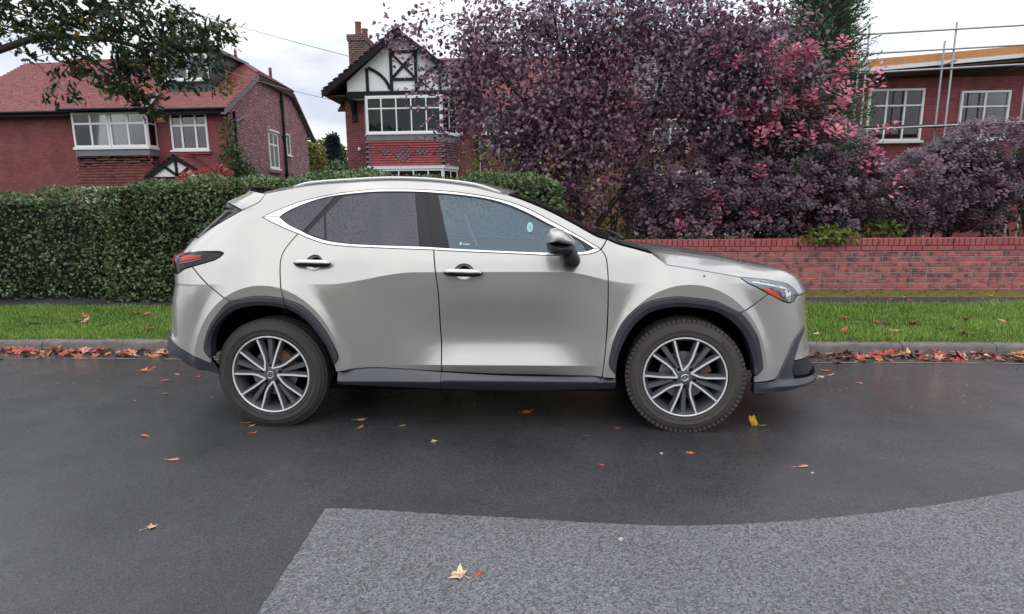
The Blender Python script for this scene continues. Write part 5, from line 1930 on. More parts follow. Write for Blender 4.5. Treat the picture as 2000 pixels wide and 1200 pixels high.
    'mirror_stalk': [(1.895, 1.15), (1.907, 1.113), (1.911, 1.082), (1.923, 1.073), (2, 1.073), (2.021, 1.112), (2.002, 1.164), (1.977, 1.198), (1.913, 1.19)],
    'sticker_round': [(1.709, 1.313)],
    'sticker_text': [(1.264, 1.2), (1.332, 1.196)],
    'belt_line': [(1.277, 1.403), (1.371, 1.193)],
}



def paint(name, col, rough=.30, metal=.85):
    m, t, b = mat(name)
    b.inputs['Base Color'].default_value = (*col, 1)
    b.inputs['Metallic'].default_value = metal
    b.inputs['Roughness'].default_value = rough
    b.inputs['Coat Weight'].default_value = 1.0
    b.inputs['Coat Roughness'].default_value = .02
    g = t.nodes.new('ShaderNodeTexCoord')
    v = t.nodes.new('ShaderNodeTexNoise')       # dried rain film and road dirt
    v.inputs['Scale'].default_value = 3.2
    v.inputs['Detail'].default_value = 8
    v.inputs['Roughness'].default_value = .72
    t.links.new(g.outputs['Object'], v.inputs['Vector'])
    mr_ = t.nodes.new('ShaderNodeMapRange')
    mr_.inputs['From Min'].default_value = .3
    mr_.inputs['From Max'].default_value = .75
    mr_.inputs['To Min'].default_value = rough - .03
    mr_.inputs['To Max'].default_value = rough + .08
    t.links.new(v.outputs['Fac'], mr_.inputs['Value'])
    t.links.new(mr_.outputs[0], b.inputs['Roughness'])
    # rain drops standing on the lacquer
    vo = t.nodes.new('ShaderNodeTexVoronoi')
    vo.inputs['Scale'].default_value = 95
    t.links.new(g.outputs['Object'], vo.inputs['Vector'])
    rr = ramp(t, [(.0, (1, 1, 1)), (.22, (0, 0, 0))])
    t.links.new(vo.outputs['Distance'], rr.inputs['Fac'])
    bp = t.nodes.new('ShaderNodeBump')
    bp.inputs['Strength'].default_value = .035
    bp.inputs['Distance'].default_value = .003
    t.links.new(rr.outputs['Color'], bp.inputs['Height'])
    t.links.new(bp.outputs['Normal'], b.inputs['Coat Normal'])
    return m


def car_glass(name, tint, amount, rough=.02, bump=.95):
    m, t, b = mat(name)
    b.inputs['Base Color'].default_value = (*tint, 1)
    b.inputs['Roughness'].default_value = .5
    b.inputs['Specular IOR Level'].default_value = 0
    tr = t.nodes.new('ShaderNodeBsdfTransparent')
    tr.inputs['Color'].default_value = (.62, .78, .84, 1)
    ms = t.nodes.new('ShaderNodeMixShader')
    ms.inputs[0].default_value = amount
    t.links.new(tr.outputs[0], ms.inputs[1])
    t.links.new(b.outputs[0], ms.inputs[2])
    gl = t.nodes.new('ShaderNodeBsdfGlossy')
    gl.inputs['Roughness'].default_value = rough
    fr = t.nodes.new('ShaderNodeFresnel')
    fr.inputs['IOR'].default_value = 1.62
    # rain drops on the glass
    g = t.nodes.new('ShaderNodeTexCoord')
    vo = t.nodes.new('ShaderNodeTexVoronoi')
    vo.inputs['Scale'].default_value = 62
    t.links.new(g.outputs['Object'], vo.inputs['Vector'])
    rr = ramp(t, [(.0, (1, 1, 1)), (.42, (0, 0, 0))])
    t.links.new(vo.outputs['Distance'], rr.inputs['Fac'])
    bp = t.nodes.new('ShaderNodeBump')
    bp.inputs['Strength'].default_value = bump
    bp.inputs['Distance'].default_value = .004
    t.links.new(rr.outputs['Color'], bp.inputs['Height'])
    t.links.new(bp.outputs['Normal'], gl.inputs['Normal'])
    t.links.new(bp.outputs['Normal'], fr.inputs['Normal'])
    m2 = t.nodes.new('ShaderNodeMixShader')
    t.links.new(fr.outputs[0], m2.inputs[0])
    t.links.new(ms.outputs[0], m2.inputs[1])
    t.links.new(gl.outputs[0], m2.inputs[2])
    t.links.new(m2.outputs[0], t.nodes['Material Output'].inputs['Surface'])
    return m


M['paint'] = paint('silver_paint', (.468, .458, .436), .30, .50)
M['chrome'] = simple('chrome_trim', (.74, .74, .75), .10, metal=1.0)
M['satin'] = simple('satin_chrome', (.52, .52, .53), .20, metal=1.0)
M['gloss_black'] = simple('gloss_black', (.010, .010, .013), .12, spec=.30)
M['clad'] = simple('wheel_arch_plastic', (.032, .035, .046), .36, spec=.8, coat=.35, var=.12, vscale=20, bump=.25, bscale=700)
M['privacy'] = car_glass('privacy_glass', (.045, .045, .058), .94)
M['side_glass'] = car_glass('hazy_side_glass', (.15, .24, .31), .42)  # matte blue base: wet film, with sky reflection put into the colour
M['screen_glass'] = car_glass('windscreen_glass', (.012, .016, .018), .80, bump=.04)
M['rubber'] = simple('tyre_rubber', (.055, .053, .051), .72, spec=.35, var=.35, vscale=7, bump=.15, bscale=300)
M['rubber_dusty'] = simple('dusty_tyre_rubber', (.078, .071, .067), .82, spec=.3, var=.25, vscale=9, bump=.2, bscale=300)
M['rim_grey'] = simple('grey_alloy', (.19, .196, .21), .30, metal=.55)
M['rim_bright'] = simple('machined_alloy', (.86, .86, .86), .35, metal=.15)
M['brake'] = simple('brake_steel', (.30, .29, .28), .45, metal=.8, var=.3)
M['rust'] = simple('rusty_caliper', (.13, .075, .055), .75, var=.5, vscale=25)
M['lamp'] = simple('headlight_lens', (.20, .225, .26), .10, metal=.65, coat=1.0)
M['lamp_dark'] = simple('headlight_recess', (.018, .02, .024), .12, coat=1.0)
M['amber'] = simple('amber_reflector', (.66, .09, .055), .18, coat=1.0)
M['red'] = simple('red_lens', (.40, .004, .018), .2, spec=.35)
M['seat'] = simple('seat_fabric', (.045, .047, .05), .8)
M['dash'] = simple('dashboard', (.03, .032, .035), .6)

CAR = empty('silver_suv', (-1.785, 4.40, 0))
tag(CAR, 'silver SUV parked at the kerb, right side on, black wheel arches and wet glass', 'car')


def crspline(pts, step=.016):
    """smooth curve through the points"""
    P = np.array(pts, float)
    if len(P) < 3:
        n = max(1, int(np.linalg.norm(P[1] - P[0]) / step))
        return [tuple(P[0] + (P[1] - P[0]) * k / n) for k in range(n + 1)]
    ext = np.vstack([2 * P[0] - P[1], P, 2 * P[-1] - P[-2]])
    out_ = []
    for i in range(1, len(ext) - 2):
        p0, p1, p2, p3 = ext[i - 1:i + 3]
        t0 = 0
        t1 = t0 + max(np.linalg.norm(p1 - p0), 1e-6) ** .5
        t2 = t1 + max(np.linalg.norm(p2 - p1), 1e-6) ** .5
        t3 = t2 + max(np.linalg.norm(p3 - p2), 1e-6) ** .5
        n = max(1, int(np.linalg.norm(p2 - p1) / step))
        for k in range(n):
            t = t1 + (t2 - t1) * k / n
            A1 = (t1 - t) / (t1 - t0) * p0 + (t - t0) / (t1 - t0) * p1
            A2 = (t2 - t) / (t2 - t1) * p1 + (t - t1) / (t2 - t1) * p2
            A3 = (t3 - t) / (t3 - t2) * p2 + (t - t2) / (t3 - t2) * p3
            B1 = (t2 - t) / (t2 - t0) * A1 + (t - t0) / (t2 - t0) * A2
            B2 = (t3 - t) / (t3 - t1) * A2 + (t - t1) / (t3 - t1) * A3
            out_.append(tuple((t2 - t) / (t2 - t1) * B1 + (t - t1) / (t2 - t1) * B2))
    out_.append(tuple(P[-1]))
    return out_


def loop_of(*curves):
    """curves: names ('-name' reversed) or point lists (kept straight)"""
    pts = []
    for c in curves:
        if isinstance(c, str):
            q = crspline(CUR[c.lstrip('-')])
            if c[0] == '-': q = q[::-1]
        else:
            q = []
            for a, b in zip(c[:-1], c[1:]): q += crspline([a, b])[:-1]
            q.append(c[-1])
        for p in q:
            if not pts or math.hypot(p[0] - pts[-1][0], p[1] - pts[-1][1]) > .004: pts.append(tuple(p))
    while math.hypot(pts[0][0] - pts[-1][0], pts[0][1] - pts[-1][1]) < .004: pts.pop()
    a = sum(p[0] * q[1] - q[0] * p[1] for p, q in zip(pts, pts[1:] + pts[:1]))
    return pts if a > 0 else pts[::-1]


def inset(loop, g):
    P = np.array(loop)
    n = len(P)
    d = nrm(np.roll(P, -1, 0) - P)
    nl = np.c_[-d[:, 1], d[:, 0]]
    pv = np.roll(nl, 1, 0)
    mi = nrm(nl + pv)
    c = np.maximum((mi * nl).sum(1), .45)
    return P + mi * (g / c)[:, None]


def surf(P, off, fn):
    P = np.asarray(P)
    h = 1.5e-3

    def at(p, z):
        u, v, zz = side_pos(p, z, off, fn)
        return np.stack([u, v, np.broadcast_to(zz, u.shape)], -1)
    X = at(P[:, 0], P[:, 1])
    tp = at(P[:, 0] + h, P[:, 1]) - at(P[:, 0] - h, P[:, 1])
    tz = at(P[:, 0], P[:, 1] + h) - at(P[:, 0], P[:, 1] - h)
    return X, nrm(np.cross(tp, tz))


def feature_chains():
    ch = []
    pp = np.arange(-1.2, 3.9, .012)
    mid = smst(.40, 1.0, pp) * (1 - smst(1.9, 2.35, pp))
    ch.append(np.c_[pp, .965 + .078 * mid])
    for uw in (WRU, WFU):
        t = np.arange(-.35, math.pi + .35, .022)
        ch.append(np.c_[uw + .50 * np.cos(t), WZ + .594 * np.sin(t)])
    pp = np.arange(.75, 2.27, .012)
    ch.append(np.c_[pp, np.full(len(pp), .437)])
    soft = []
    for uw in (WRU, WFU):
        for rr in (1.13, 1.18, 1.24):
            t = np.arange(-.3, math.pi + .3, .022)
            soft.append(np.c_[uw + .50 * rr * np.cos(t), WZ + .594 * rr * np.sin(t)])
    out_ = []
    for c in ch:
        d = nrm(np.gradient(c, axis=0))
        n_ = np.c_[-d[:, 1], d[:, 0]]
        out_ += [c + n_ * .0028, c - n_ * .0028]
    return out_ + soft


FEATS = feature_chains()


def panel_mesh(name, loop, m, gap=.004, off=0.0, fn=None, lip=.016, res=.03, back=True, hole=None, feats=False):
    L2 = inset(loop, gap)
    lo, hi = L2.min(0), L2.max(0)
    gx, gy = np.meshgrid(np.arange(lo[0] + res / 2, hi[0], res), np.arange(lo[1] + res / 2, hi[1], res))
    G = np.c_[gx.ravel(), gy.ravel()]
    G[:, 0] += (np.round((G[:, 1] - lo[1]) / res).astype(int) % 2) * res / 2
    G = G[in_poly(G[:, 0], G[:, 1], [tuple(p) for p in L2])]
    if len(G):
        A, B = L2, np.roll(L2, -1, 0)
        AB = B - A
        t_ = np.clip(((G[:, None] - A[None]) * AB[None]).sum(2) / np.maximum((AB ** 2).sum(1), 1e-12)[None], 0, 1)
        dd = np.linalg.norm(G[:, None] - (A[None] + t_[..., None] * AB[None]), axis=2).min(1)
        G = G[dd > res * .42]
    n = len(L2)
    allp = [tuple(p) for p in L2] + [tuple(p) for p in G]
    edges = [(i, (i + 1) % n) for i in range(n)]
    hs = []
    if hole is not None:
        G = np.array(allp[n:])
        if len(G):
            keep = ~in_poly(G[:, 0], G[:, 1], hole)
            hc = np.mean(hole, 0)
            keep &= np.array([min(math.hypot(g[0] - q[0], g[1] - q[1]) for q in hole) > .012 for g in G])
            allp = allp[:n] + [tuple(p) for p in G[keep]]
        b0 = len(allp)
        allp += [tuple(p) for p in hole]
        edges += [(b0 + i, b0 + (i + 1) % len(hole)) for i in range(len(hole))]
    if feats:
        LTs = [[tuple(p) for p in inset(loop, gap + .0035)], [tuple(p) for p in inset(loop, gap + .013)]]
        nb = n
        G = np.array(allp[nb:]) if len(allp) > nb else np.zeros((0, 2))
        tail = len(hole) if hole is not None else 0
        Gk = G[:len(G) - tail]
        keep = np.ones(len(Gk), bool)
        adds = []
        for ic, c in enumerate(FEATS):
            ins = in_poly(c[:, 0], c[:, 1], LTs[0 if ic < 8 else 1])
            if hole is not None: ins &= ~in_poly(c[:, 0], c[:, 1], [tuple(np.mean(hole, 0) + (np.array(q) - np.mean(hole, 0)) * 1.12) for q in hole])
            if ins.sum() < 2: continue
            adds.append((c, ins))
            ci = c[ins]
            if len(Gk): keep &= np.sqrt(((Gk[:, None] - ci[None]) ** 2).sum(2)).min(1) > .010
        if adds:
            old = [tuple(p) for p in Gk[keep]]
            hl = [tuple(p) for p in G[len(G) - tail:]] if tail else []
            allp = allp[:nb] + old + hl
            edges = [(i, (i + 1) % n) for i in range(n)]
            if tail:
                b0 = nb + len(old)
                edges += [(b0 + i, b0 + (i + 1) % tail) for i in range(tail)]
            for c, ins in adds:
                prev = None
                for q, ok_ in zip(c, ins):
                    if ok_:
                        allp.append(tuple(q))
                        if prev is not None: edges.append((prev, len(allp) - 1))
                        prev = len(allp) - 1
                    else: prev = None
    r = delaunay_2d_cdt([Vector(p) for p in allp], edges, [], 0, 1e-6)
    V2 = np.array([tuple(v) for v in r[0]])
    F = np.array([f for f in r[2] if len(f) == 3])
    cen = V2[F].mean(1)
    ok = in_poly(cen[:, 0], cen[:, 1], [tuple(p) for p in L2])
    if hole is not None: ok &= ~in_poly(cen[:, 0], cen[:, 1], hole)
    F = F[ok]
    a = V2[F]
    ar = (a[:, 1, 0] - a[:, 0, 0]) * (a[:, 2, 1] - a[:, 0, 1]) - (a[:, 2, 0] - a[:, 0, 0]) * (a[:, 1, 1] - a[:, 0, 1])
    F = np.where((ar < 0)[:, None], F[:, ::-1], F)
    F = F[np.abs(ar) > 1e-10]
    X, Nn = surf(V2, off, fn)
    # returned edge
    XL, NL = surf(L2, off, fn)
    inn = XL - NL * lip
    b = len(X)
    d2 = nrm(np.roll(L2, -1, 0) - L2)
    o2 = np.c_[d2[:, 1], -d2[:, 0]]
    o2 = nrm(o2 + np.roll(o2, 1, 0))
    h = 1e-3
    e3 = nrm(surf(L2 + o2 * h, off, fn)[0] - XL)
    e3 = nrm(e3 + NL * .35)
    X = np.vstack([X, XL, inn])
    Nn = np.vstack([Nn, e3, e3])
    fl = []
    for i in range(n):
        j = (i + 1) % n
        fl += [(b + i, b + n + i, b + n + j), (b + i, b + n + j, b + j)]
    F = np.vstack([F, np.array(fl)])
    if back:
        LB = np.array(inset(loop, -.010))[::2]
        XB, _ = surf(LB, off - .024, fn)
        BACKS.append((LB, off - .024, fn))
    return X, F, Nn


BACKS = []


def finish(name, X, F, Nn, m, parent, mirror=False):
    if mirror:
        X = X * np.array([1, -1, 1])
        Nn = Nn * np.array([1, -1, 1])
        F = F[:, ::-1]
    me = np_mesh(name, X, F, m, smooth=True)
    try:
        me.normals_split_custom_set_from_vertices([tuple(v) for v in Nn])
    except Exception as e:
        print('normals', name, e)
    return link_mesh(name, me, parent)


def panel(name, loop, m, parent=None, both=True, **k):
    X, F, Nn = panel_mesh(name, loop, m, **k)
    o = finish(name, X, F, Nn, m, parent or CAR)
    o2 = finish(name, X, F, Nn, m, parent or CAR, True) if both else None
    return o, o2


def p_at(z, phi, front=True):
    if front: return float(np.interp(z, FZ, FU)) - AF + AF * phi
    return float(np.interp(z, RZ, RU)) + AR - AR * phi


def arc_z(z0, z1, phi, front, n=8):
    return [(p_at(z, phi, front), z) for z in np.linspace(z0, z1, n)]


HP = math.pi / 2
C_ = CUR
# ---- skin panels
quarter = loop_of('roof_edge', 'apillar_edge', '-a_seam', '-dlo_top_front', '-dlo_top_mid', '-dlo_top_rear', 'dlo_bot_rear', 'rdoor_back', '-rclad_b', '-rbumper_seam',
                  [C_['tail_lamp_low'][4], C_['tail_lamp_low'][3], C_['tail_lamp_low'][2], C_['tail_lamp_low'][1], C_['tail_lamp_low'][0]], '-tail_lamp_up', '-tail_edge', '-dpillar_edge', '-spoiler_seam')
panel('body_side', quarter, M['paint'], res=.028, feats=True)


def ellipse(c, a, b, n=22, e=2.0): return [(c[0] + a * math.copysign(abs(math.cos(t)) ** (2 / e), math.cos(t)), c[1] + b * math.copysign(abs(math.sin(t)) ** (2 / e), math.sin(t))) for t in np.linspace(0, 2 * math.pi, n, endpoint=False)]


pk_r, pk_f = C_['pocket_rear'][0], C_['pocket_front'][0]
hole_r, hole_f = ellipse(pk_r, .058, .052), ellipse(pk_f, .064, .052)
rdoor = loop_of('dlo_bot_mid', 'b_shut_low', '-door_bot_rear', '-rclad_c', '-rdoor_back')
rd, rd2 = panel('rear_door', rdoor, M['paint'], hole=hole_r, feats=True)
fdoor = loop_of('dlo_bot_front', 'door_front', '-door_bot_front', '-b_shut_low')
fd_, fd2 = panel('front_door', fdoor, M['paint'], hole=hole_f, feats=True)
wing = loop_of('a_seam', 'wing_top', 'bonnet_shut', [C_['lamp_low'][0], C_['lamp_low'][1], C_['lamp_low'][2], C_['lamp_low'][3]], 'wing_bumper', '-fclad_a', '-wing_bot', '-door_front')
panel('front_wing', wing, M['paint'], feats=True)
fbump = loop_of('-wing_bumper', [C_['lamp_low'][3], C_['lamp_low'][4], C_['lamp_low'][5], C_['lamp_low'][6], C_['lamp_low'][7]],
                [C_['lamp_low'][7], (p_at(.87, 1.05), .872), (p_at(.86, 1.28), .86)], arc_z(.85, .47, 1.28, True), '-fblack_in', 'fblack_top', '-fclad_b')
fbump = loop_of('-wing_bumper', [C_['lamp_low'][3], C_['lamp_low'][4], C_['lamp_low'][5], C_['lamp_low'][6], C_['lamp_low'][7]],
                [C_['lamp_low'][7], (p_at(.87, 1.05), .872), (p_at(.86, 1.28), .86)], arc_z(.85, .45, 1.28, True),
                [(p_at(.45, 1.28), .45), C_['fblack_in'][2], C_['fblack_in'][1], C_['fblack_in'][0], (C_['fblack_top'][0][0] - .004, C_['fblack_top'][0][1] + .006)], 'fblack_top', [C_['fblack_top'][-1], C_['fclad_b'][-1]], '-fclad_b')
panel('front_bumper', fbump, M['paint'], res=.025, feats=True)


def fang_fn(u, z):
    g = half_width(u, z)
    return g + .012 + .030 * np.exp(-((z - .315) / .022) ** 2) * smst(3.10, 3.3, u) - .10 * np.maximum(.29 - z, 0)


fang = loop_of('fblack_top', [C_['fblack_top'][-1], C_['fblack_bot'][0]], 'fblack_bot', [C_['fblack_bot'][-1], (p_at(.26, 1.3), .262), (p_at(.32, 1.3), .325), C_['fblack_in'][4], C_['fblack_in'][3], C_['fblack_in'][2], C_['fblack_in'][1], C_['fblack_in'][0]])
panel('bumper_lip', fang, M['clad'], fn=fang_fn, res=.022, gap=.003)
fog = [C_['fblack_in'][2], (p_at(.45, 1.28), .45), (p_at(.33, 1.30), .335), C_['fblack_in'][4], C_['fblack_in'][3]]
panel('fog_lamp_recess', loop_of(fog), M['black'], off=-.03, back=False, res=.03)
gr = loop_of([(p_at(.855, 1.28), .855)] + arc_z(.85, .27, 1.285, True) + [(p_at(.27, HP - .002), .27)] + arc_z(.29, .855, HP - .002, True) + [(p_at(.855, 1.28), .855)])
panel('grille', gr, M['black'], off=-.02, back=False, res=.04, gap=.0)
rbump = loop_of('rbumper_seam', '-rclad_a', 'rbumper_bot', [C_['rbumper_bot'][0], (p_at(.66, HP - .01, False), .64)] if False else [C_['rclad_a'][0], C_['rbumper_bot'][-1]], '-rbumper_bot',
                [C_['rbumper_bot'][0], (p_at(.63, 1.15, False), .63), (p_at(.64, HP - .005, False), .64)], arc_z(.66, 1.01, HP - .005, False), [(p_at(1.01, HP - .005, False), 1.012), (p_at(1.02, 1.2, False), 1.02), C_['tail_lamp_low'][-1], C_['tail_lamp_low'][5], C_['tail_lamp_low'][4]])
rbump = loop_of('rbumper_seam', '-rclad_a', [C_['rclad_a'][0], C_['rbumper_bot'][-1]], '-rbumper_bot',
                [C_['rbumper_bot'][0], (p_at(.63, 1.15, False), .63), (p_at(.64, HP - .005, False), .64)], arc_z(.66, 1.01, HP - .005, False), [(p_at(1.01, HP - .005, False), 1.012), (p_at(1.02, 1.2, False), 1.02), C_['tail_lamp_low'][-1], C_['tail_lamp_low'][5], C_['tail_lamp_low'][4]])


def rear_fn(u, z):
    """bumper corner with its pressed-in pocket above a bright shelf"""
    g = half_width(u, z)
    e = smst(-.60, -.70, u) * smst(.58, .625, z) * (1 - smst(.66, .86, z))
    return g - .030 * e


panel('rear_bumper', rbump, M['paint'], fn=rear_fn, res=.022, feats=True)


def low_fn(u, z):
    g = half_width(u, np.maximum(z, .47))
    return g - .16 * np.maximum(.46 - z, 0) - .02 + .02 * smst(-.35, -.6, u)


rlow = loop_of('rbumper_bot', [C_['rbumper_bot'][-1], C_['rblack_bot'][-1]], '-rblack_bot', [C_['rblack_bot'][0], (p_at(.46, 1.2, False), .455), (p_at(.46, HP - .005, False), .455), (p_at(.60, HP - .005, False), .62), (p_at(.62, 1.15, False), .625), C_['rbumper_bot'][0]])
panel('rear_diffuser', rlow, M['clad'], fn=low_fn, res=.025)
# tail lamp with its red lenses
tl = loop_of('tail_lamp_up', 'tail_lamp_low', [C_['tail_lamp_low'][-1], (p_at(1.03, 1.3, False), 1.03), (p_at(1.03, HP - .005, False), 1.03), (p_at(1.135, HP - .005, False), 1.135), (p_at(1.14, 1.1, False), 1.142), C_['tail_lamp_up'][1]])
TLU = [C_['tail_lamp_up'][1], C_['tail_lamp_up'][2], C_['tail_lamp_up'][3], C_['tail_lamp_up'][4]]
tl = loop_of(TLU, 'tail_lamp_low', [C_['tail_lamp_low'][-1], (p_at(1.03, 1.3, False), 1.03), (p_at(1.03, HP - .005, False), 1.03), (p_at(1.145, HP - .005, False), 1.145), (p_at(1.15, 1.1, False), 1.15), C_['tail_lamp_up'][1]])
to, to2 = panel('tail_light', tl, M['gloss_black'], off=.004, res=.025)
for nm in ('tl_strip', 'tl_red'):
    lp = loop_of(C_[nm] + [C_[nm][0]])
    X, F, Nn = panel_mesh('red_lens', lp, M['red'], gap=0, off=.009, back=False, res=.03, lip=.006)
    finish('red_lens', X, F, Nn, M['red'], to)
    finish('red_lens', X, F, Nn, M['red'], to2, True)
X, F, Nn = panel_mesh('chrome_line', loop_of(C_['tl_line'] + [C_['tl_line'][0]]), M['satin'], gap=0, off=.009, back=False, res=.03, lip=.005)
finish('chrome_line', X, F, Nn, M['rim_grey'], to)
# tailgate shelf above the lamp, rear glass, spoiler
tg_ = loop_of('tail_edge', TLU[:1], [C_['tail_lamp_up'][1], (p_at(1.152, 1.1, False), 1.154), (p_at(1.152, HP - .005, False), 1.154), (p_at(1.25, HP - .005, False), 1.252), (p_at(1.252, 1.25, False), 1.254), C_['tail_edge'][0]]) if False else \
    loop_of('tail_edge', [C_['tail_edge'][-1], C_['tail_lamp_up'][1], (p_at(1.158, 1.1, False), 1.158), (p_at(1.158, HP - .005, False), 1.158), (p_at(1.25, HP - .005, False), 1.252), (p_at(1.252, 1.25, False), 1.254), C_['tail_edge'][0]])
panel('tailgate', tg_, M['paint'], res=.025)
rg = loop_of('-dpillar_edge', 'spoiler_low', [C_['spoiler_low'][-1], (p_at(1.435, 1.2, False), 1.433), (p_at(1.43, HP - .005, False), 1.43)], arc_z(1.42, 1.26, HP - .005, False), [(p_at(1.26, HP - .005, False), 1.258), (p_at(1.262, 1.2, False), 1.262), C_['dpillar_edge'][-1]])
panel('rear_window', rg, M['gloss_black'], off=.002, res=.025)
sp_ = loop_of('spoiler_seam', 'spoiler_low', [C_['spoiler_low'][-1], (p_at(1.452, 1.25, False), 1.455), (p_at(1.455, HP - .005, False), 1.458)], arc_z(1.47, 1.595, HP - .005, False), [(p_at(1.595, HP - .005, False), 1.597), (p_at(1.59, 1.1, False), 1.588), (p_at(1.57, .62, False), 1.570), C_['spoiler_seam'][0]])
panel('spoiler', sp_, M['paint'], res=.025)


# ---- sill and arch trims
_sl = crspline(C_['door_bot_rear']) + crspline(C_['door_bot_front'])[1:] + crspline(C_['wing_bot'])[1:]
SILL_U, SILL_Z = np.array(_sl)[:, 0], np.array(_sl)[:, 1]
def sill_fn(u, z):
    z = np.asarray(z, float)
    top = np.interp(u, SILL_U, SILL_Z)
    r_ = np.where(z > .330, .892 + .040 * np.clip((top - z) / (top - .330), 0, 1) ** .9, .932 - .75 * (.330 - z))
    return r_


for a, bt in (('door_bot_rear', 'sill_bot_rear'), ('door_bot_front', 'sill_bot_front'), ('wing_bot', 'sill_bot_wing')):
    lp = loop_of([(p[0], p[1]) for p in crspline(C_[a])], [C_[a][-1], C_[bt][-1]], '-' + bt, [C_[bt][0], C_[a][0]])
    panel('sill_trim', lp, M['clad'], fn=sill_fn, res=.018, gap=.0015)


def resample(pts, n):
    P = np.array(pts, float)
    d = np.r_[0, np.cumsum(np.linalg.norm(np.diff(P, axis=0), axis=1))]
    q = np.linspace(0, d[-1], n)
    return np.c_[np.interp(q, d, P[:, 0]), np.interp(q, d, P[:, 1])]


def arch_trim(outer, inner):
    """strip with a folded section: outer band, crease, inner band, returned lip"""
    n = max(24, int(len(outer) * 1.1))
    A, B = resample(outer, n), resample(inner, n)
    rows = [(0, -.004), (.0, .010), (.04, .0125), (.50, .0135), (.54, .0120), (.97, -.004), (1.0, -.010), (1.0, -.07)]
    for sg in (1, -1):
        vs, fs = [], []
        for t, h in rows:
            for p in A + (B - A) * t:
                x, v, z = side_pos(p[0], p[1], 0, lambda u_, z_: np.asarray(u_) * 0 + .9345)
                vs.append((float(x), (float(v) - h) * sg, float(z)))
        for r_ in range(len(rows) - 1):
            for k in range(n - 1): fs.append((r_ * n + k, r_ * n + k + 1, (r_ + 1) * n + k + 1, (r_ + 1) * n + k))
        m_ = len(rows)
        fs += [tuple(r_ * n for r_ in range(m_)), tuple(r_ * n + n - 1 for r_ in range(m_ - 1, -1, -1))]
        b = MB()
        b.add(vs, fs)
        me = b.mesh('wheel_arch_trim', M['clad'], smooth=True)
        bm = bmesh.new()
        bm.from_mesh(me)
        bmesh.ops.recalc_face_normals(bm, faces=bm.faces)
        sm_ = sum(f.normal.y * f.calc_area() for f in bm.faces if abs(f.normal.y) > .8)
        if sm_ * sg > 0: bmesh.ops.reverse_faces(bm, faces=bm.faces)
        bm.to_mesh(me)
        bm.free()
        me.set_sharp_from_angle(angle=R(14))
        link_mesh('wheel_arch_trim', me, CAR)


rcl = crspline(C_['rclad_a'] + C_['rclad_b'][1:])
RIN = crspline(C_['rclad_in'])
k0 = min(range(len(RIN)), key=lambda i: abs(RIN[i][0] - .156) + (9 if RIN[i][1] < .7 else 0))
arch_trim(rcl, RIN[:k0 + 1])
rcl2 = crspline(C_['rclad_c'])
g1 = [(p[0] + .005, p[1]) for p in rcl2[:1]] + rcl2[1:]
arch_trim(g1, [(RIN[k0][0] + .005, RIN[k0][1])] + RIN[k0 + 1:])
fcl = crspline(C_['fclad_a'] + C_['fclad_b'][1:])
arch_trim(fcl, crspline(C_['fclad_in']))

# ---- window band
ct = loop_of('dlo_top_rear', 'dlo_top_mid', 'dlo_top_front', [C_['dlo_top_front'][-1], C_['chrome_in_top'][-1]], '-chrome_in_top', [C_['chrome_in_top'][0], C_['dlo_top_rear'][0]])
panel('chrome_trim', ct, M['chrome'], off=.004, gap=.0025, res=.02, lip=.01, back=False)
cb = loop_of('dlo_bot_rear', 'dlo_bot_mid', 'dlo_bot_front', [C_['dlo_bot_front'][-1], C_['chrome_in_bot'][-1]], '-chrome_in_bot', [C_['chrome_in_bot'][0], C_['dlo_bot_rear'][0]])
panel('chrome_trim', cb, M['chrome'], off=.004, gap=.0025, res=.02, lip=.01, back=False)
CIT, CIB = C_['chrome_in_top'], C_['chrome_in_bot']
fr1 = loop_of(crspline(CIT[:9]), [CIT[8], C_['front_glass_top'][0]], 'front_glass_back', [C_['front_glass_bot'][0], CIB[9]], crspline(CIB[:10])[::-1])
panel('window_frame', fr1, M['gloss_black'], off=-.006, gap=-.006, res=.03, back=False)
fr2 = loop_of(crspline(CIT[8:]), '-front_glass_top', [C_['front_glass_top'][0], CIT[8]])
panel('window_frame', fr2, M['black'], off=-.004, gap=-.002, res=.02, back=False)
fr3 = loop_of(crspline(CIB[9:]), crspline(C_['front_glass_bot'])[::-1])
qg = loop_of('quarter_glass', [C_['quarter_glass'][-1], C_['quarter_glass_b'][-1]], '-quarter_glass_b')
panel('quarter_window', qg, M['privacy'], off=-.002, gap=.003, res=.03, back=False)
panel('quarter_window', loop_of(C_['rear_small'] + [C_['rear_small'][0]]), M['privacy'], off=-.002, gap=.003, back=False)
rgl = loop_of('rear_glass_top', 'rear_glass_front', '-rear_glass_bot', [C_['rear_glass_back'][2], C_['rear_glass_back'][1], C_['rear_glass_back'][0]])
panel('rear_door_window', rgl, M['privacy'], rd, both=True, off=-.002, gap=.003, res=.03, back=False)
b_r = loop_of([C_['rear_glass_top'][-1], CIT[7]], crspline(C_['b_shut']), [C_['b_shut'][-1], CIB[7], C_['rear_glass_bot'][-1]], crspline(C_['rear_glass_front'])[::-1])
panel('pillar_trim', b_r, M['gloss_black'], off=-.0015, gap=.005, res=.03, back=False)
b_f = loop_of(crspline(C_['b_shut']), [C_['b_shut'][-1], CIB[9], C_['front_glass_back'][-1]], crspline(C_['front_glass_back'])[::-1], [C_['front_glass_back'][0], CIT[8], C_['b_shut'][0]])
panel('pillar_trim', b_f, M['gloss_black'], off=-.0015, gap=.005, res=.03, back=False)
fgl = loop_of('front_glass_top', '-front_glass_bot', [C_['front_glass_back'][-1], C_['front_glass_back'][0]])
wn, wn2 = panel('front_door_window', fgl, M['side_glass'], fd_, off=-.008, gap=-.002, res=.03, back=False)
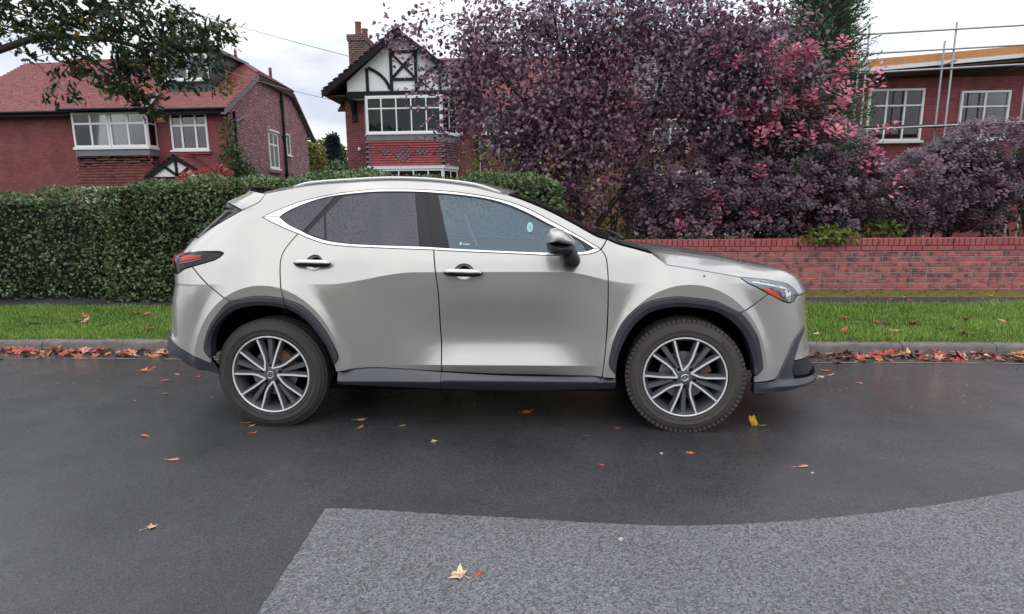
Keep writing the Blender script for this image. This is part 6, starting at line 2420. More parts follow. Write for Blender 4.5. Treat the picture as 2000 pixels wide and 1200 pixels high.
# door mirror corner piece
cor = loop_of([C_['front_glass_top'][-1], C_['front_glass_top'][-2], C_['front_glass_bot'][-2], C_['front_glass_bot'][-1]])
panel('mirror_corner', cor, M['black'], off=-.002, gap=.0, back=False)

# stickers on the front window
c0 = C_['sticker_round'][0]
M['sticker'] = simple('pale_sticker', (.34, .56, .60), .5)
M['sticker_mark'] = simple('sticker_mark', (.16, .30, .36), .5)
X, F, Nn = panel_mesh('round_sticker', ellipse(c0, .019, .031, 20), M['sticker'], gap=0, off=-.003, back=False, lip=.001)
so = finish('round_sticker', X, F, Nn, M['sticker'], wn)
for q in ([(c0[0] - .004, c0[1] + .014), (c0[0] + .001, c0[1] + .014), (c0[0] + .006, c0[1] - .016), (c0[0] + .001, c0[1] - .016)], [(c0[0] - .007, c0[1] - .004), (c0[0] + .008, c0[1] + .004), (c0[0] + .008, c0[1] + .008), (c0[0] - .007, c0[1] + .0)]):
    X, F, Nn = panel_mesh('sticker_mark', loop_of(q + [q[0]]), M['sticker_mark'], gap=0, off=-.0015, back=False, lip=.0005)
    finish('sticker_mark', X, F, Nn, M['sticker_mark'], wn)
s0 = C_['sticker_text'][0]
for k, (du, w_, h_) in enumerate(((0, .017, .017), (.022, .007, .010), (.031, .006, .010), (.039, .009, .010), (.050, .006, .010), (.058, .007, .010))):
    z0 = s0[1] + .006 - du * .03
    q = [(s0[0] + du, z0), (s0[0] + du + w_, z0), (s0[0] + du + w_, z0 + h_), (s0[0] + du, z0 + h_)]
    X, F, Nn = panel_mesh('window_lettering', loop_of(q + [q[0]]), M['sticker'], gap=0, off=-.003, back=False, lip=.001)
    finish('window_lettering', X, F, Nn, M['sticker'], wn)

# ---- headlight
lampl = loop_of(C_['lamp_low'], C_['lamp_up'][::-1])
lo_, lo2 = panel('headlight', lampl, M['lamp'], off=-.004, gap=.004, res=.02)
for nm, nme, mm in (('lamp_dark', 'lamp_recess', 'lamp_dark'), ('lamp_orange', 'indicator', 'amber'), ('lamp_v1', 'chrome_blade', 'chrome'), ('lamp_v2', 'chrome_blade', 'chrome'), ('lamp_bar', 'light_bar', 'white_paint')):
    X, F, Nn = panel_mesh(nme, loop_of(C_[nm] + [C_[nm][0]]), M[mm], gap=0, off=.0005, back=False, lip=.004, res=.02)
    finish(nme, X, F, Nn, M[mm], lo_)
    finish(nme, X, F, Nn, M[mm], lo2, True)


# ---- lofted panels across the car
def grid_panel(name, fn, nu, nv, m, thick=.012, parent=None):
    """fn(t, s) -> point, s in -1..1; closed with a rim so that it has thickness"""
    P = np.array([[fn(t, s) for s in np.linspace(-1, 1, nv)] for t in np.linspace(0, 1, nu)])
    V = [tuple(p) for p in P.reshape(-1, 3)]
    F = [(i * nv + j, (i + 1) * nv + j, (i + 1) * nv + j + 1, i * nv + j + 1) for i in range(nu - 1) for j in range(nv - 1)]
    b = MB()
    b.add(V, F)
    rim = [i * nv for i in range(nu)] + [(nu - 1) * nv + j for j in range(1, nv)] + [i * nv + nv - 1 for i in range(nu - 2, -1, -1)] + [j for j in range(nv - 2, 0, -1)]
    k = len(V)
    lowv = [(V[i][0], V[i][1], V[i][2] - thick) for i in rim]
    b.add([V[i] for i in rim] + lowv, [(i, len(rim) + i, len(rim) + (i + 1) % len(rim), (i + 1) % len(rim)) for i in range(len(rim))])
    me = b.mesh(name, m, smooth=True)
    bm = bmesh.new()
    bm.from_mesh(me)
    bmesh.ops.recalc_face_normals(bm, faces=bm.faces)
    tot = sum(f.normal.z * f.calc_area() for f in bm.faces)
    if tot < 0: bmesh.ops.reverse_faces(bm, faces=bm.faces)
    bm.to_mesh(me)
    bm.free()
    return link_mesh(name, me, parent or CAR)


def edge_u(names):
    pts = []
    for n_ in names: pts += crspline(C_[n_]) if isinstance(n_, str) else n_
    P = np.array(pts)
    return P


RE = edge_u(['roof_edge'])


def arc_sample(P, t):
    d = np.r_[0, np.cumsum(np.linalg.norm(np.diff(P, axis=0), axis=1))]
    return np.interp(t * d[-1], d, P[:, 0]), np.interp(t * d[-1], d, P[:, 1])


def roof_fn(t, s):
    p, z = arc_sample(RE, t)
    u, v, _ = side_pos(p, z)
    q = 1 - s * s
    cu = float(u) + q * (-.30 * (1 - t) ** 3 + .045 * t ** 3)
    return (cu, float(-v) * s, z + .004 + (.012 + .030 * min(t / .3, 1)) * q)


grid_panel('roof', roof_fn, 44, 25, M['paint'])
AP = edge_u(['apillar_edge'])


def screen_fn(t, s):
    p, z = arc_sample(AP, t)
    u, v, _ = side_pos(p, z)
    q = 1 - abs(s) ** 2.2
    return (float(u) + q * (.045 + .025 * t) + .002, float(-v) * s * .995, z + .003 + q * (.017 - .006 * t))


grid_panel('windscreen', screen_fn, 26, 25, M['screen_glass'])
BE = edge_u(['bonnet_shut', C_['lamp_up'][1:4]])
BS = np.array(C_['bonnet_sil'])


def bonnet_fn(t, s):
    p, z = arc_sample(BE, t)
    u, v, _ = side_pos(p, z)
    a = abs(s)
    f = .80 * min((1 - a) / .25, 1) ** .9 - .10 * math.exp(-((a - .70) / .03) ** 2) + .20 * max(1 - (a / .72) ** 2, 0)
    cu = float(u) + (1 - a ** 2.4) * (.05 * (1 - t) + .305 * t ** 1.5)
    zc = float(np.interp(cu, BS[:, 0], BS[:, 1])) + .004
    return (cu, float(-v) * s * (.992), (z + .002) + (zc - z) * f)


grid_panel('bonnet', bonnet_fn, 46, 61, M['paint'])


def nose_fn(t, s):
    a = bonnet_fn(1.0, s)
    l0 = C_['lamp_up'][-1]
    pc = p_at(.87, HP)
    pp_ = l0[0] + (pc - l0[0]) * (1 - abs(s)) ** .8
    u, v, _ = side_pos(pp_, .868 + .019 * abs(s))
    v = float(v) * (1 if s < 0 else -1)
    b_ = np.array([float(u), v if abs(s) > 1e-6 else 0.0, .868 + .019 * abs(s)])
    a = np.array(a)
    p = a * (1 - t) + b_ * t
    p[0] += .02 * math.sin(math.pi * t) * (1 - abs(s))
    p[2] += .018 * math.sin(math.pi * t)
    if t < .05: p[2] -= .003
    return tuple(p)


grid_panel('nose_panel', nose_fn, 10, 61, M['paint'])


# cowl between bonnet and windscreen, wipers
def cowl_fn(t, s):
    a = np.array(screen_fn(1.0, s))
    b_ = np.array(bonnet_fn(0.0, s))
    p = a * (1 - t) + b_ * t
    p[2] -= .012 * math.sin(math.pi * t) + .006
    return tuple(p)


grid_panel('cowl', cowl_fn, 6, 25, M['black'])
for s0_, s1_ in ((-.80, .05), (-.20, .62)):
    pts = []
    for k in range(9):
        s = s0_ + (s1_ - s0_) * k / 8
        p = np.array(cowl_fn(.35 - .3 * k / 8, s))
        p[2] += .035
        pts.append(tuple(p))
    q = MB()
    q.tube(pts, [.012] * 3 + [.009] * 6, 6)
    q.build('wiper', M['black'], CAR, smooth=True)

# roof rails
q = MB()
k0, k1 = .11, .97
pts = []
for t in np.linspace(k0, k1, 40):
    p, z = arc_sample(RE, t)
    u, v, _ = side_pos(p, z)
    e = min((t - k0) / .05, (k1 - t) / .10, 1)
    pts.append((float(u), float(v) + .03, z + .004 + .015 * max(e, 0) ** .6))
q.tube(pts, .0105, 8)
M['rail'] = simple('brushed_rail', (.62, .62, .63), .38, metal=.8)
ro = q.build('roof_rail', M['rail'], CAR, smooth=True)
ro2 = ro.copy()
COL.objects.link(ro2)
ro2.scale = (1, -1, 1)


# ---- handles
def handle(parent, ln, pk, hole, both=True):
    (u0, z0), (u1, z1) = ln
    for sg in (1, -1):
        par = parent if sg > 0 else (rd2 if parent is rd else fd2)
        sec = []
        n = 26

        def pt(t, a, ry, rz, out_):
            u = u0 + (u1 - u0) * t
            z = z0 + (z1 - z0) * t
            e = (1 - abs(2 * t - 1) ** 5) ** .5 if 0 < t < 1 else .02
            bow = .018 * (1 - (2 * t - 1) ** 2)
            x, v, _ = side_pos(u, z)
            return (float(x), (float(v) - out_ - bow - math.cos(a) * ry * e) * sg, z + math.sin(a) * rz * e)
        for nme, aa, ry, rz, out_, mm in (('door_handle', np.linspace(0, 2 * math.pi, 16, endpoint=False), .013, .0235, .020, M['gloss_black']),
                                          ('chrome_strip', np.linspace(-.10, 1.75, 9), .0155, .0245, .020, M['satin'])):
            vs, fs = [], []
            m_ = len(aa)
            for i in range(n + 1):
                t = .012 + .976 * i / n if nme == 'door_handle' else .03 + .94 * i / n
                vs += [pt(t, a, ry, rz, out_) for a in aa]
            closed = nme == 'door_handle'
            for i in range(n):
                for j in range(m_ if closed else m_ - 1):
                    f = (i * m_ + j, i * m_ + (j + 1) % m_, (i + 1) * m_ + (j + 1) % m_, (i + 1) * m_ + j)
                    fs.append(f if sg < 0 else f[::-1])
            if closed: fs += [tuple(range(m_)), tuple(n * m_ + j for j in range(m_ - 1, -1, -1))]
            b = MB()
            b.add(vs, fs)
            b.build(nme, mm, par, smooth=True, angle=60)
        # dished recess behind it
        vs, fs = [], []
        H_ = np.array(hole)
        c = H_.mean(0)
        m_ = len(H_)
        for r_, dep in ((1.0, .001), (.9, .012), (.65, .024), (.3, .030)):
            for h in H_:
                p = c + (h - c) * r_
                x, v, z = side_pos(p[0], p[1])
                vs.append((float(x), (float(v) + dep) * sg, float(z)))
        for i in range(3):
            for j in range(m_):
                f = (i * m_ + j, (i + 1) * m_ + j, (i + 1) * m_ + (j + 1) % m_, i * m_ + (j + 1) % m_)
                fs.append(f if sg > 0 else f[::-1])
        fs.append(tuple(3 * m_ + j for j in range(m_)) if sg < 0 else tuple(3 * m_ + j for j in range(m_ - 1, -1, -1)))
        b = MB()
        b.add(vs, fs)
        b.build('handle_recess', M['paint'], par, smooth=True)


handle(rd, C_['handle_rear'], pk_r, hole_r)
handle(fd_, C_['handle_front'], pk_f, hole_f)


# ---- door mirrors
def dome(name, outline, v0, v1, m, parent, sg=1, k=2.6, shift=(0, 0)):
    P = np.array(crspline(list(outline) + [outline[0]], .012)[:-1])
    c = P.mean(0)
    vs, fs = [], []
    n = len(P)
    ts = [0, .25, .5, .7, .85, .95, .99]
    for t in ts:
        sc = (1 - t ** k) ** (1 / k)
        for p in P:
            q_ = c + (p - c) * sc + np.array(shift) * t
            vs.append((q_[0], -(v0 + (v1 - v0) * t) * sg, q_[1]))
    for i in range(len(ts) - 1):
        for j in range(n): fs.append((i * n + j, i * n + (j + 1) % n, (i + 1) * n + (j + 1) % n, (i + 1) * n + j))
    fs += [tuple(range(n)), tuple((len(ts) - 1) * n + j for j in range(n))]
    b = MB()
    b.add(vs, fs)
    me = b.mesh(name, m, smooth=True, angle=50)
    bm = bmesh.new()
    bm.from_mesh(me)
    bmesh.ops.recalc_face_normals(bm, faces=bm.faces)
    bm.to_mesh(me)
    bm.free()
    me.set_sharp_from_angle(angle=R(50))
    return link_mesh(name, me, parent)


for sg in (1, -1):
    mo = dome('door_mirror', C_['mirror_low'], .97, 1.135, M['black'], CAR, sg)
    dome('mirror_cap', C_['mirror_cap'], .97, 1.16, M['paint'], mo, sg)
    dome('mirror_foot', C_['mirror_stalk'], .86, 1.035, M['black'], mo, sg, k=4)

# ---- backing, floor, wheel wells
bk = MB()
for LB, off, fn in BACKS:
    for sg in (1, -1):
        gx, gy = np.meshgrid(np.arange(LB[:, 0].min(), LB[:, 0].max(), .07), np.arange(LB[:, 1].min(), LB[:, 1].max(), .05))
        GB = np.c_[gx.ravel(), gy.ravel()]
        GB = GB[in_poly(GB[:, 0], GB[:, 1], [tuple(p) for p in LB])]
        r = delaunay_2d_cdt([Vector(p) for p in LB] + [Vector(p) for p in GB], [(i, (i + 1) % len(LB)) for i in range(len(LB))], [], 0, 1e-6)
        V2 = np.array([tuple(v) for v in r[0]])
        Fq = [f for f in r[2] if len(f) == 3]
        cen = np.array([V2[list(f)].mean(0) for f in Fq])
        ok = in_poly(cen[:, 0], cen[:, 1], [tuple(p) for p in LB])
        Xv, _ = surf(V2, off, fn)
        Xv = Xv * np.array([1, sg, 1])
        bk.add([tuple(x) for x in Xv], [tuple(f) for f, o_ in zip(Fq, ok) if o_])
bk.build('inner_shell', M['void'], CAR)
q = MB()
q.box(-.25, 3.05, -.80, .80, .24, .30)
q.box(.50, 2.18, -.84, .84, .26, .42)
q.box(-.45, .5, -.50, .50, .50, .70)
q.box(2.2, 3.3, -.50, .50, .30, .90)
q.build('underbody', M['void'], CAR)
for uw in (WRU, WFU):
    for sg in (1, -1):
        q = MB()
        q.lathe([(.475, .905 * sg), (.475, .52 * sg), (.30, .50 * sg), (.01, .50 * sg)], (uw, 0, .40), (0, 1, 0), 32, a0=R(188), a1=R(352))
        q.build('wheel_well', M['void'], CAR)


# ---- wheels
def wheel(name, u, v, steer, rot, knob, outward):
    """built facing -v (the camera side)"""
    w_ = bpy.data.objects.new(name, None)
    COL.objects.link(w_)
    w_.parent = CAR
    w_.location = (u, v, .366)
    w_.rotation_euler = (0, 0, steer + (0 if outward < 0 else math.pi))
    RT = .3675
    RR = .258
    ax = (0, -1, 0)
    rub = M['rubber_dusty'] if knob else M['rubber']
    # tyre: face plane at h=0, outwards positive
    prof = [(RR - .004, -.030), (RR + .004, -.006), (RR + .012, .006), (RR + .022, .010), (RR + .026, .007), (RR + .050, .0145), (RR + .054, .012), (RR + .078, .006), (RT - .022, -.006), (RT - .016, -.008), (RT - .006, -.022), (RT, -.040), (RT + .001, -.075), (RT - .006, -.078), (RT - .006, -.086), (RT + .001, -.089), (RT + .002, -.12), (RT - .006, -.123), (RT - .006, -.132), (RT + .002, -.135), (RT + .001, -.19), (RT - .01, -.215), (RR + .05, -.24), (RR, -.22)]
    q = MB()
    q.lathe(prof, (0, 0, 0), ax, 96)
    nb = 74 if knob else 76
    for k in range(nb):
        a = 2 * math.pi * k / nb
        ca, sa = math.cos(a), math.sin(a)
        e1, e2 = Vector((ca, 0, sa)), Vector((-sa, 0, ca))

        def blk(r0, r1, h0, h1, wd, sk=0):
            P = [e1 * r + e2 * (s * wd + (sk if r > (r0 + r1) / 2 else 0)) + Vector((0, -h, 0)) for h in (h0, h1) for r in (r0, r1) for s in (-1, 1)]
            q.add([tuple(p) for p in P], [(0, 1, 3, 2), (4, 6, 7, 5), (0, 2, 6, 4), (1, 5, 7, 3), (2, 3, 7, 6), (0, 4, 5, 1)])
        if knob:
            blk(RT - .034 - .010 * (k % 2), RT + .0036, -.052, -.003 - .003 * (k % 2), .0108, .005)
            blk(RT - .02, RT + .0035, -.185, -.145, .0108)
            blk(RT - .02, RT + .0035, -.118, -.07, .0105, .006)
        else:
            blk(RT - .012, RT + .0030, -.070, -.024, .0125)
    t_ = q.build('tyre', rub, w_, smooth=True, angle=28)
    # rim: barrel, lip, spokes
    q = MB()
    q.lathe([(RR + .003, -.002), (RR - .001, .0065), (RR - .005, .006), (RR - .009, .000)], (0, 0, 0), ax, 72)
    rim = q.build('rim', M['rim_bright'], w_, smooth=True, angle=40)
    q = MB()
    q.lathe([(RR - .012, .001), (RR - .020, -.016), (RR - .032, -.05), (RR - .036, -.12), (RR - .036, -.20)], (0, 0, 0), ax, 64)
    q.build('rim_barrel', M['rim_grey'], rim, smooth=True, angle=60)

    def spoke(path, w0, w1, h0, h1, depth, m, name_, bev=.5):
        """path: (r, angle); w: half widths hub/rim; h: heights hub/rim"""
        n = len(path)
        vs, fs = [], []
        P = [Vector((r * math.sin(a), 0, r * math.cos(a))) for r, a in path]
        for i, p in enumerate(P):
            t = i / (n - 1)
            d = (P[min(i + 1, n - 1)] - P[max(i - 1, 0)]).normalized()
            s = Vector((d.z, 0, -d.x))
            wd = w0 + (w1 - w0) * t
            h = h0 + (h1 - h0) * t
            dp = depth
            for (ss, hh) in ((-wd, h - dp), (-wd, h), (wd, h), (wd, h - dp)):
                k_ = 1 + (bev if hh < h else 0)
                vs.append(tuple(p + s * ss * k_ + Vector((0, -hh, 0))))
        for i in range(n - 1):
            for j in range(4): fs.append((i * 4 + j, i * 4 + (j + 1) % 4, (i + 1) * 4 + (j + 1) % 4, (i + 1) * 4 + j))
        fs += [(0, 1, 2, 3), tuple((n - 1) * 4 + j for j in (3, 2, 1, 0))]
        b = MB()
        b.add(vs, fs)
        me = b.mesh(name_, m)
        bm = bmesh.new()
        bm.from_mesh(me)
        bmesh.ops.recalc_face_normals(bm, faces=bm.faces)
        bm.to_mesh(me)
        bm.free()
        return link_mesh(name_, me, rim)
    d5 = 2 * math.pi / 5
    for k in range(5):
        a = rot + k * d5
        h17 = R(17.3)
        # straight spoke of the V
        st = [(.046, a - R(20)), (.145, a - R(19)), (RR - .012, a - h17)]
        kk = [(.046, a - R(18)), (.066, a + R(3)), (.088, a + R(14)), (.129, a + R(17.9)), (RR - .012, a + h17)]
        for pth in (st, kk):
            spoke(pth, .0053, .0050, .004, .0015, .004, M['rim_bright'], 'spoke_face', 0)
            spoke(pth, .0080, .0105, -.001, -.004, .035, M['rim_grey'], 'spoke', .9)
        gs = [(.07, a + d5 / 2), (.13, a + d5 / 2), (RR - .014, a + d5 / 2)]
        spoke(gs, .008, .015, -.016, -.014, .03, M['rim_grey'], 'spoke', .5)
        an = a + d5 / 2
        b = MB()
        b.lathe([(.013, -.03), (.013, -.006), (.010, -.004), (.006, -.010), (.001, -.010)], (.062 * math.sin(an), 0, .062 * math.cos(an)), ax, 10)
        b.build('wheel_nut', M['black_metal'], rim, smooth=True, angle=40)
    b = MB()
    b.lathe([(.078, -.05), (.078, -.016), (.050, -.010), (.045, -.004), (.032, -.002), (.032, .002), (.001, .003)], (0, 0, 0), ax, 40)
    b.build('hub', M['rim_grey'], rim, smooth=True, angle=40)
    # emblem on the cap: an oval ring round a slanted angular letter
    b = MB()
    ci, si = math.cos(rot + .5), math.sin(rot + .5)

    def em(x, z): return (x * ci - z * si, x * si + z * ci)
    ring = []
    for t in np.linspace(0, 2 * math.pi, 24, endpoint=False):
        x, z = em(.0235 * math.cos(t), .0195 * math.sin(t))
        ring.append((x, -.0045, z))
    b.tube(ring + [ring[0]], .0022, 6)
    for p0, p1, wd in (((.012, .015), (-.012, -.010), .0036), ((-.012, -.010), (.016, -.011), .0036), ((.013, .015), (-.006, .015), .0026)):
        (xa, za), (xb, zb) = em(*p0), em(*p1)
        d = Vector((xb - xa, 0, zb - za)).normalized()
        s = Vector((-d.z, 0, d.x)) * wd
        A, B = Vector((xa, -.0035, za)), Vector((xb, -.0035, zb))
        b.prism([A - s, B - s, B + s, A + s], (0, -.002, 0))
    b.build('emblem', M['chrome'], rim)
    b = MB()
    b.lathe([(.155, -.075), (.155, -.062), (.085, -.062), (.08, -.05)], (0, 0, 0), ax, 48)
    b.build('brake_disc', M['brake'], w_, smooth=True, angle=40)
    b = MB()
    b.lathe([(.170, -.10), (.170, -.045), (.10, -.040), (.10, -.10)], (0, 0, 0), ax, 16, a0=R(10), a1=R(70))
    b.build('brake_caliper', M['rust'], w_, smooth=True, angle=40)
    b = MB()
    b.lathe([(.225, -.16), (.01, -.16)], (0, 0, 0), ax, 32)
    b.build('brake_backplate', M['void'], w_)
    # valve
    b = MB()
    va = rot + math.pi + R(12)
    b.tube([((RR - .026) * math.sin(va), .01, (RR - .026) * math.cos(va)), ((RR - .030) * math.sin(va), -.006, (RR - .030) * math.cos(va))], .005, 8)
    b.build('valve', M['black'], rim, smooth=True)
    return w_


wheel('wheel', 0.0, -.902, 0, R(37.5), False, -1)
fwl = wheel('wheel', 2.69, -.905, R(-5.5), 0.0, True, -1)
wheel('wheel', 0.0, .902, 0, R(20), False, 1)
wheel('wheel', 2.69, .905, R(-5.5), R(12), True, 1)
# raised lettering on the front tyre wall
tyre = [c for c in fwl.children if c.name.startswith('tyre')][0]


def arc_text(txt, a_mid, rad, size, par):
    n = len(txt)
    for i, ch in enumerate(txt):
        a = a_mid + (i - (n - 1) / 2) * size * .82 / rad
        cu = bpy.data.curves.new('tyre_lettering', 'FONT')
        cu.body = ch
        cu.size = size
        cu.align_x = 'CENTER'
        cu.extrude = .0012
        o = bpy.data.objects.new('tyre_lettering', cu)
        dg = bpy.context.evaluated_depsgraph_get()
        COL.objects.link(o)
        bpy.context.view_layer.update()
        me = bpy.data.meshes.new_from_object(o.evaluated_get(bpy.context.evaluated_depsgraph_get()))
        bpy.data.objects.remove(o)
        me.materials.clear()
        me.materials.append(M['rubber_dusty'])
        ob = link_mesh('tyre_lettering', me, par)
        ob.matrix_local = Matrix.Translation((rad * math.sin(a), -.0145, rad * math.cos(a))) @ Matrix.Rotation(a, 4, 'Y') @ Matrix.Rotation(math.pi / 2, 4, 'X')


arc_text('A/T', R(48), .308, .034, tyre)

# ---- interior
q = MB()
q.box(.5, 2.2, -.78, .78, .42, .50)
q.build('cabin_floor', M['dash'], CAR)


def seat(u, v):
    b = MB()
    b.box(u, u + .50, v - .25, v + .25, .58, .74)
    prof = [(u - .02, .70), (u + .13, .72), (u - .06, 1.22), (u - .20, 1.20)]
    b.prism([(x, v - .24, z) for x, z in prof], (0, .48, 0))
    b.prism([(u - .21, v - .13, 1.24), (u - .11, v - .13, 1.25), (u - .15, v - .13, 1.42), (u - .25, v - .13, 1.41)], (0, .26, 0))
    o = b.build('seat', M['seat'], CAR)
    mdf = o.modifiers.new('round', 'BEVEL')
    mdf.width = .03
    mdf.segments = 3


seat(1.15, -.40)
seat(1.15, .40)
b = MB()
b.box(.10, .55, -.62, .62, .58, .76)
b.prism([(-.02, -.62, .72), (.10, -.62, .74), (-.06, -.62, 1.22), (-.18, -.62, 1.2)], (0, 1.24, 0))
b.build('rear_bench', M['seat'], CAR)
b = MB()
b.prism([(1.82, -.74, .60), (1.86, -.74, 1.08), (2.02, -.74, 1.16), (2.34, -.74, 1.13), (2.34, -.74, .60)], (0, 1.48, 0))
b.build('dashboard', M['dash'], CAR)
b = MB()
ring = []
for t in np.linspace(0, 2 * math.pi, 33):
    ring.append((1.72 + .09 * math.sin(t), -.38 + .185 * math.cos(t), 1.06 + .165 * math.sin(t)))
b.tube(ring, .016, 8)
b.tube([(1.72, -.38, 1.06), (1.86, -.38, 1.00)], .05, 8)
b.tube([(1.72, -.56, 1.06), (1.72, -.20, 1.06)], .014, 6)
M['wheel_grey'] = simple('steering_wheel_leather', (.16, .17, .18), .5)
b.build('steering_wheel', M['wheel_grey'], CAR, smooth=True, angle=50)
b = MB()
bl = C_['belt_line']
(ua, _, za), (ub, _, zb) = [(float(side_pos(p, z)[0]), 0, z) for p, z in bl]
va, vb = float(side_pos(*bl[0])[1]) + .05, float(side_pos(*bl[1])[1]) + .06
M['belt'] = simple('seat_belt', (.40, .46, .50), .7)
b.prism([(ua - .004, va, za), (ua + .004, va, za), (ub + .012, vb, zb), (ub - .010, vb, zb)], (0, .003, 0))
b.build('seat_belt', M['belt'], CAR)

# ================================================================== FALLEN LEAVES
def leaf_obj_mat(name, cols):
    m, t, b = mat(name)
    oi = t.nodes.new('ShaderNodeObjectInfo')
    r_ = ramp(t, [(i / max(1, len(cols) - 1), c) for i, c in enumerate(cols)])
    t.links.new(oi.outputs['Random'], r_.inputs['Fac'])
    g = t.nodes.new('ShaderNodeTexCoord')
    n = t.nodes.new('ShaderNodeTexNoise')
    n.inputs['Scale'].default_value = 28
    n.inputs['Detail'].default_value = 4
    t.links.new(g.outputs['Object'], n.inputs['Vector'])
    rr = ramp(t, [(.35, (.55, .45, .40)), (.6, (1.1, 1.1, 1.1))])
    t.links.new(n.outputs['Fac'], rr.inputs['Fac'])
    mu = t.nodes.new('ShaderNodeMix')
    mu.data_type = 'RGBA'
    mu.blend_type = 'MULTIPLY'
    mu.inputs['Factor'].default_value = 1
    t.links.new(r_.outputs['Color'], mu.inputs['A'])
    t.links.new(rr.outputs['Color'], mu.inputs['B'])
    t.links.new(mu.outputs['Result'], b.inputs['Base Color'])
    b.inputs['Roughness'].default_value = .45
    return m


M['lf_pale'] = leaf_obj_mat('pale_leaf', [(.66, .52, .30), (.70, .50, .34)])
M['lf_pink'] = leaf_obj_mat('pink_leaf', [(.66, .33, .27), (.62, .27, .20)])
M['lf_orange'] = leaf_obj_mat('orange_leaf', [(.62, .24, .06), (.60, .20, .09)])
M['lf_rust'] = leaf_obj_mat('rust_leaf', [(.50, .13, .06), (.42, .11, .07)])
M['lf_red'] = leaf_obj_mat('red_leaf', [(.46, .07, .06), (.50, .11, .10)])
M['lf_yellow'] = leaf_obj_mat('yellow_leaf', [(.80, .56, .02), (.74, .52, .03)])
M['lf_brown'] = leaf_obj_mat('brown_leaf', [(.16, .08, .045), (.22, .11, .06)])
M['lf_dark'] = leaf_obj_mat('dark_leaf', [(.06, .03, .035), (.10, .045, .045)])
M['stone'] = simple('stone_chip', (.52, .50, .50), .7)


def maple_shape(lobes=5, seed=0, deep=.52):
    rg = np.random.default_rng(seed)
    pts = []
    angs = np.linspace(-2.15, 2.15, lobes)
    lens = [.62, .88, 1.0, .88, .62] if lobes == 5 else [.8, 1.0, .8]
    for i, (a, l) in enumerate(zip(angs, lens)):
        l *= rg.uniform(.88, 1.1)
        if i > 0:
            am = (angs[i - 1] + a) / 2
            pts.append((am, deep * .75 * rg.uniform(.9, 1.15)))
        pts += [(a - .20, l * .66), (a - .13, l * .74), (a - .09, l * .72), (a, l), (a + .09, l * .73), (a + .14, l * .76), (a + .20, l * .64)]
    pts.append((math.pi - .35, .30))
    pts.append((math.pi, .14))
    pts.append((-math.pi + .35, .30))
    return [(r * math.cos(a), r * math.sin(a)) for a, r in pts]


def leaf_mesh(name, shape, m, size, curl=.25, stem=.6, seed=0, fold=.0):
    rg = np.random.default_rng(seed)
    P = np.array(shape) * size
    f1, f2, ph = rg.uniform(.3, 1, 3)

    def zf(x, y):
        r2 = (x * x + y * y) / size ** 2
        a = math.atan2(y, x)
        return size * (curl * r2 * (.45 + .55 * math.sin(2 * a + ph * 6)) + fold * abs(y) / size + .035)
    vs = [(0, 0, zf(0, 0) + .03 * size)] + [(x, y, zf(x, y)) for x, y in P] + [(x * .5, y * .5, zf(x * .5, y * .5) + .03 * size * (k % 2)) for k, (x, y) in enumerate(P)]
    n = len(P)
    b = MB()
    fs = [(0, 1 + n + i, 1 + n + (i + 1) % n) for i in range(n)] + [(1 + n + i, 1 + i, 1 + (i + 1) % n, 1 + n + (i + 1) % n) for i in range(n)]
    lowv = [(x, y, z - .0012) for x, y, z in vs]
    k = len(vs)
    b.add(vs + lowv, fs + [tuple(k + i for i in f[::-1]) for f in fs] + [(1 + i, k + 1 + i, k + 1 + (i + 1) % n, 1 + (i + 1) % n) for i in range(n)])
    if stem:
        b.tube([(-size * .12, 0, zf(0, 0)), (-size * (.4 + stem * .3), size * .06, size * .07), (-size * (.3 + stem), size * .16, size * .04)], [.0012, .0011, .0014], 5)
    return b.mesh(name, m)


OAKP = [(x - .45, y) for x, y, z in OAK[0][:-1]]
OVP = [(.5 * math.cos(t) , .21 * math.sin(t)) for t in np.linspace(0, 2 * math.pi, 14, endpoint=False)]
SH = {'maple': maple_shape(5, 1), 'maple2': maple_shape(5, 5, .6), 'tri': maple_shape(3, 2, .5), 'oak': OAKP, 'oval': OVP}


def ground_z(x, y):
    if y < YK - .01:
        if y < 2.40 and -1.04 < x: return .0072
        return road_z(y) + .002
    return verge_z(y)


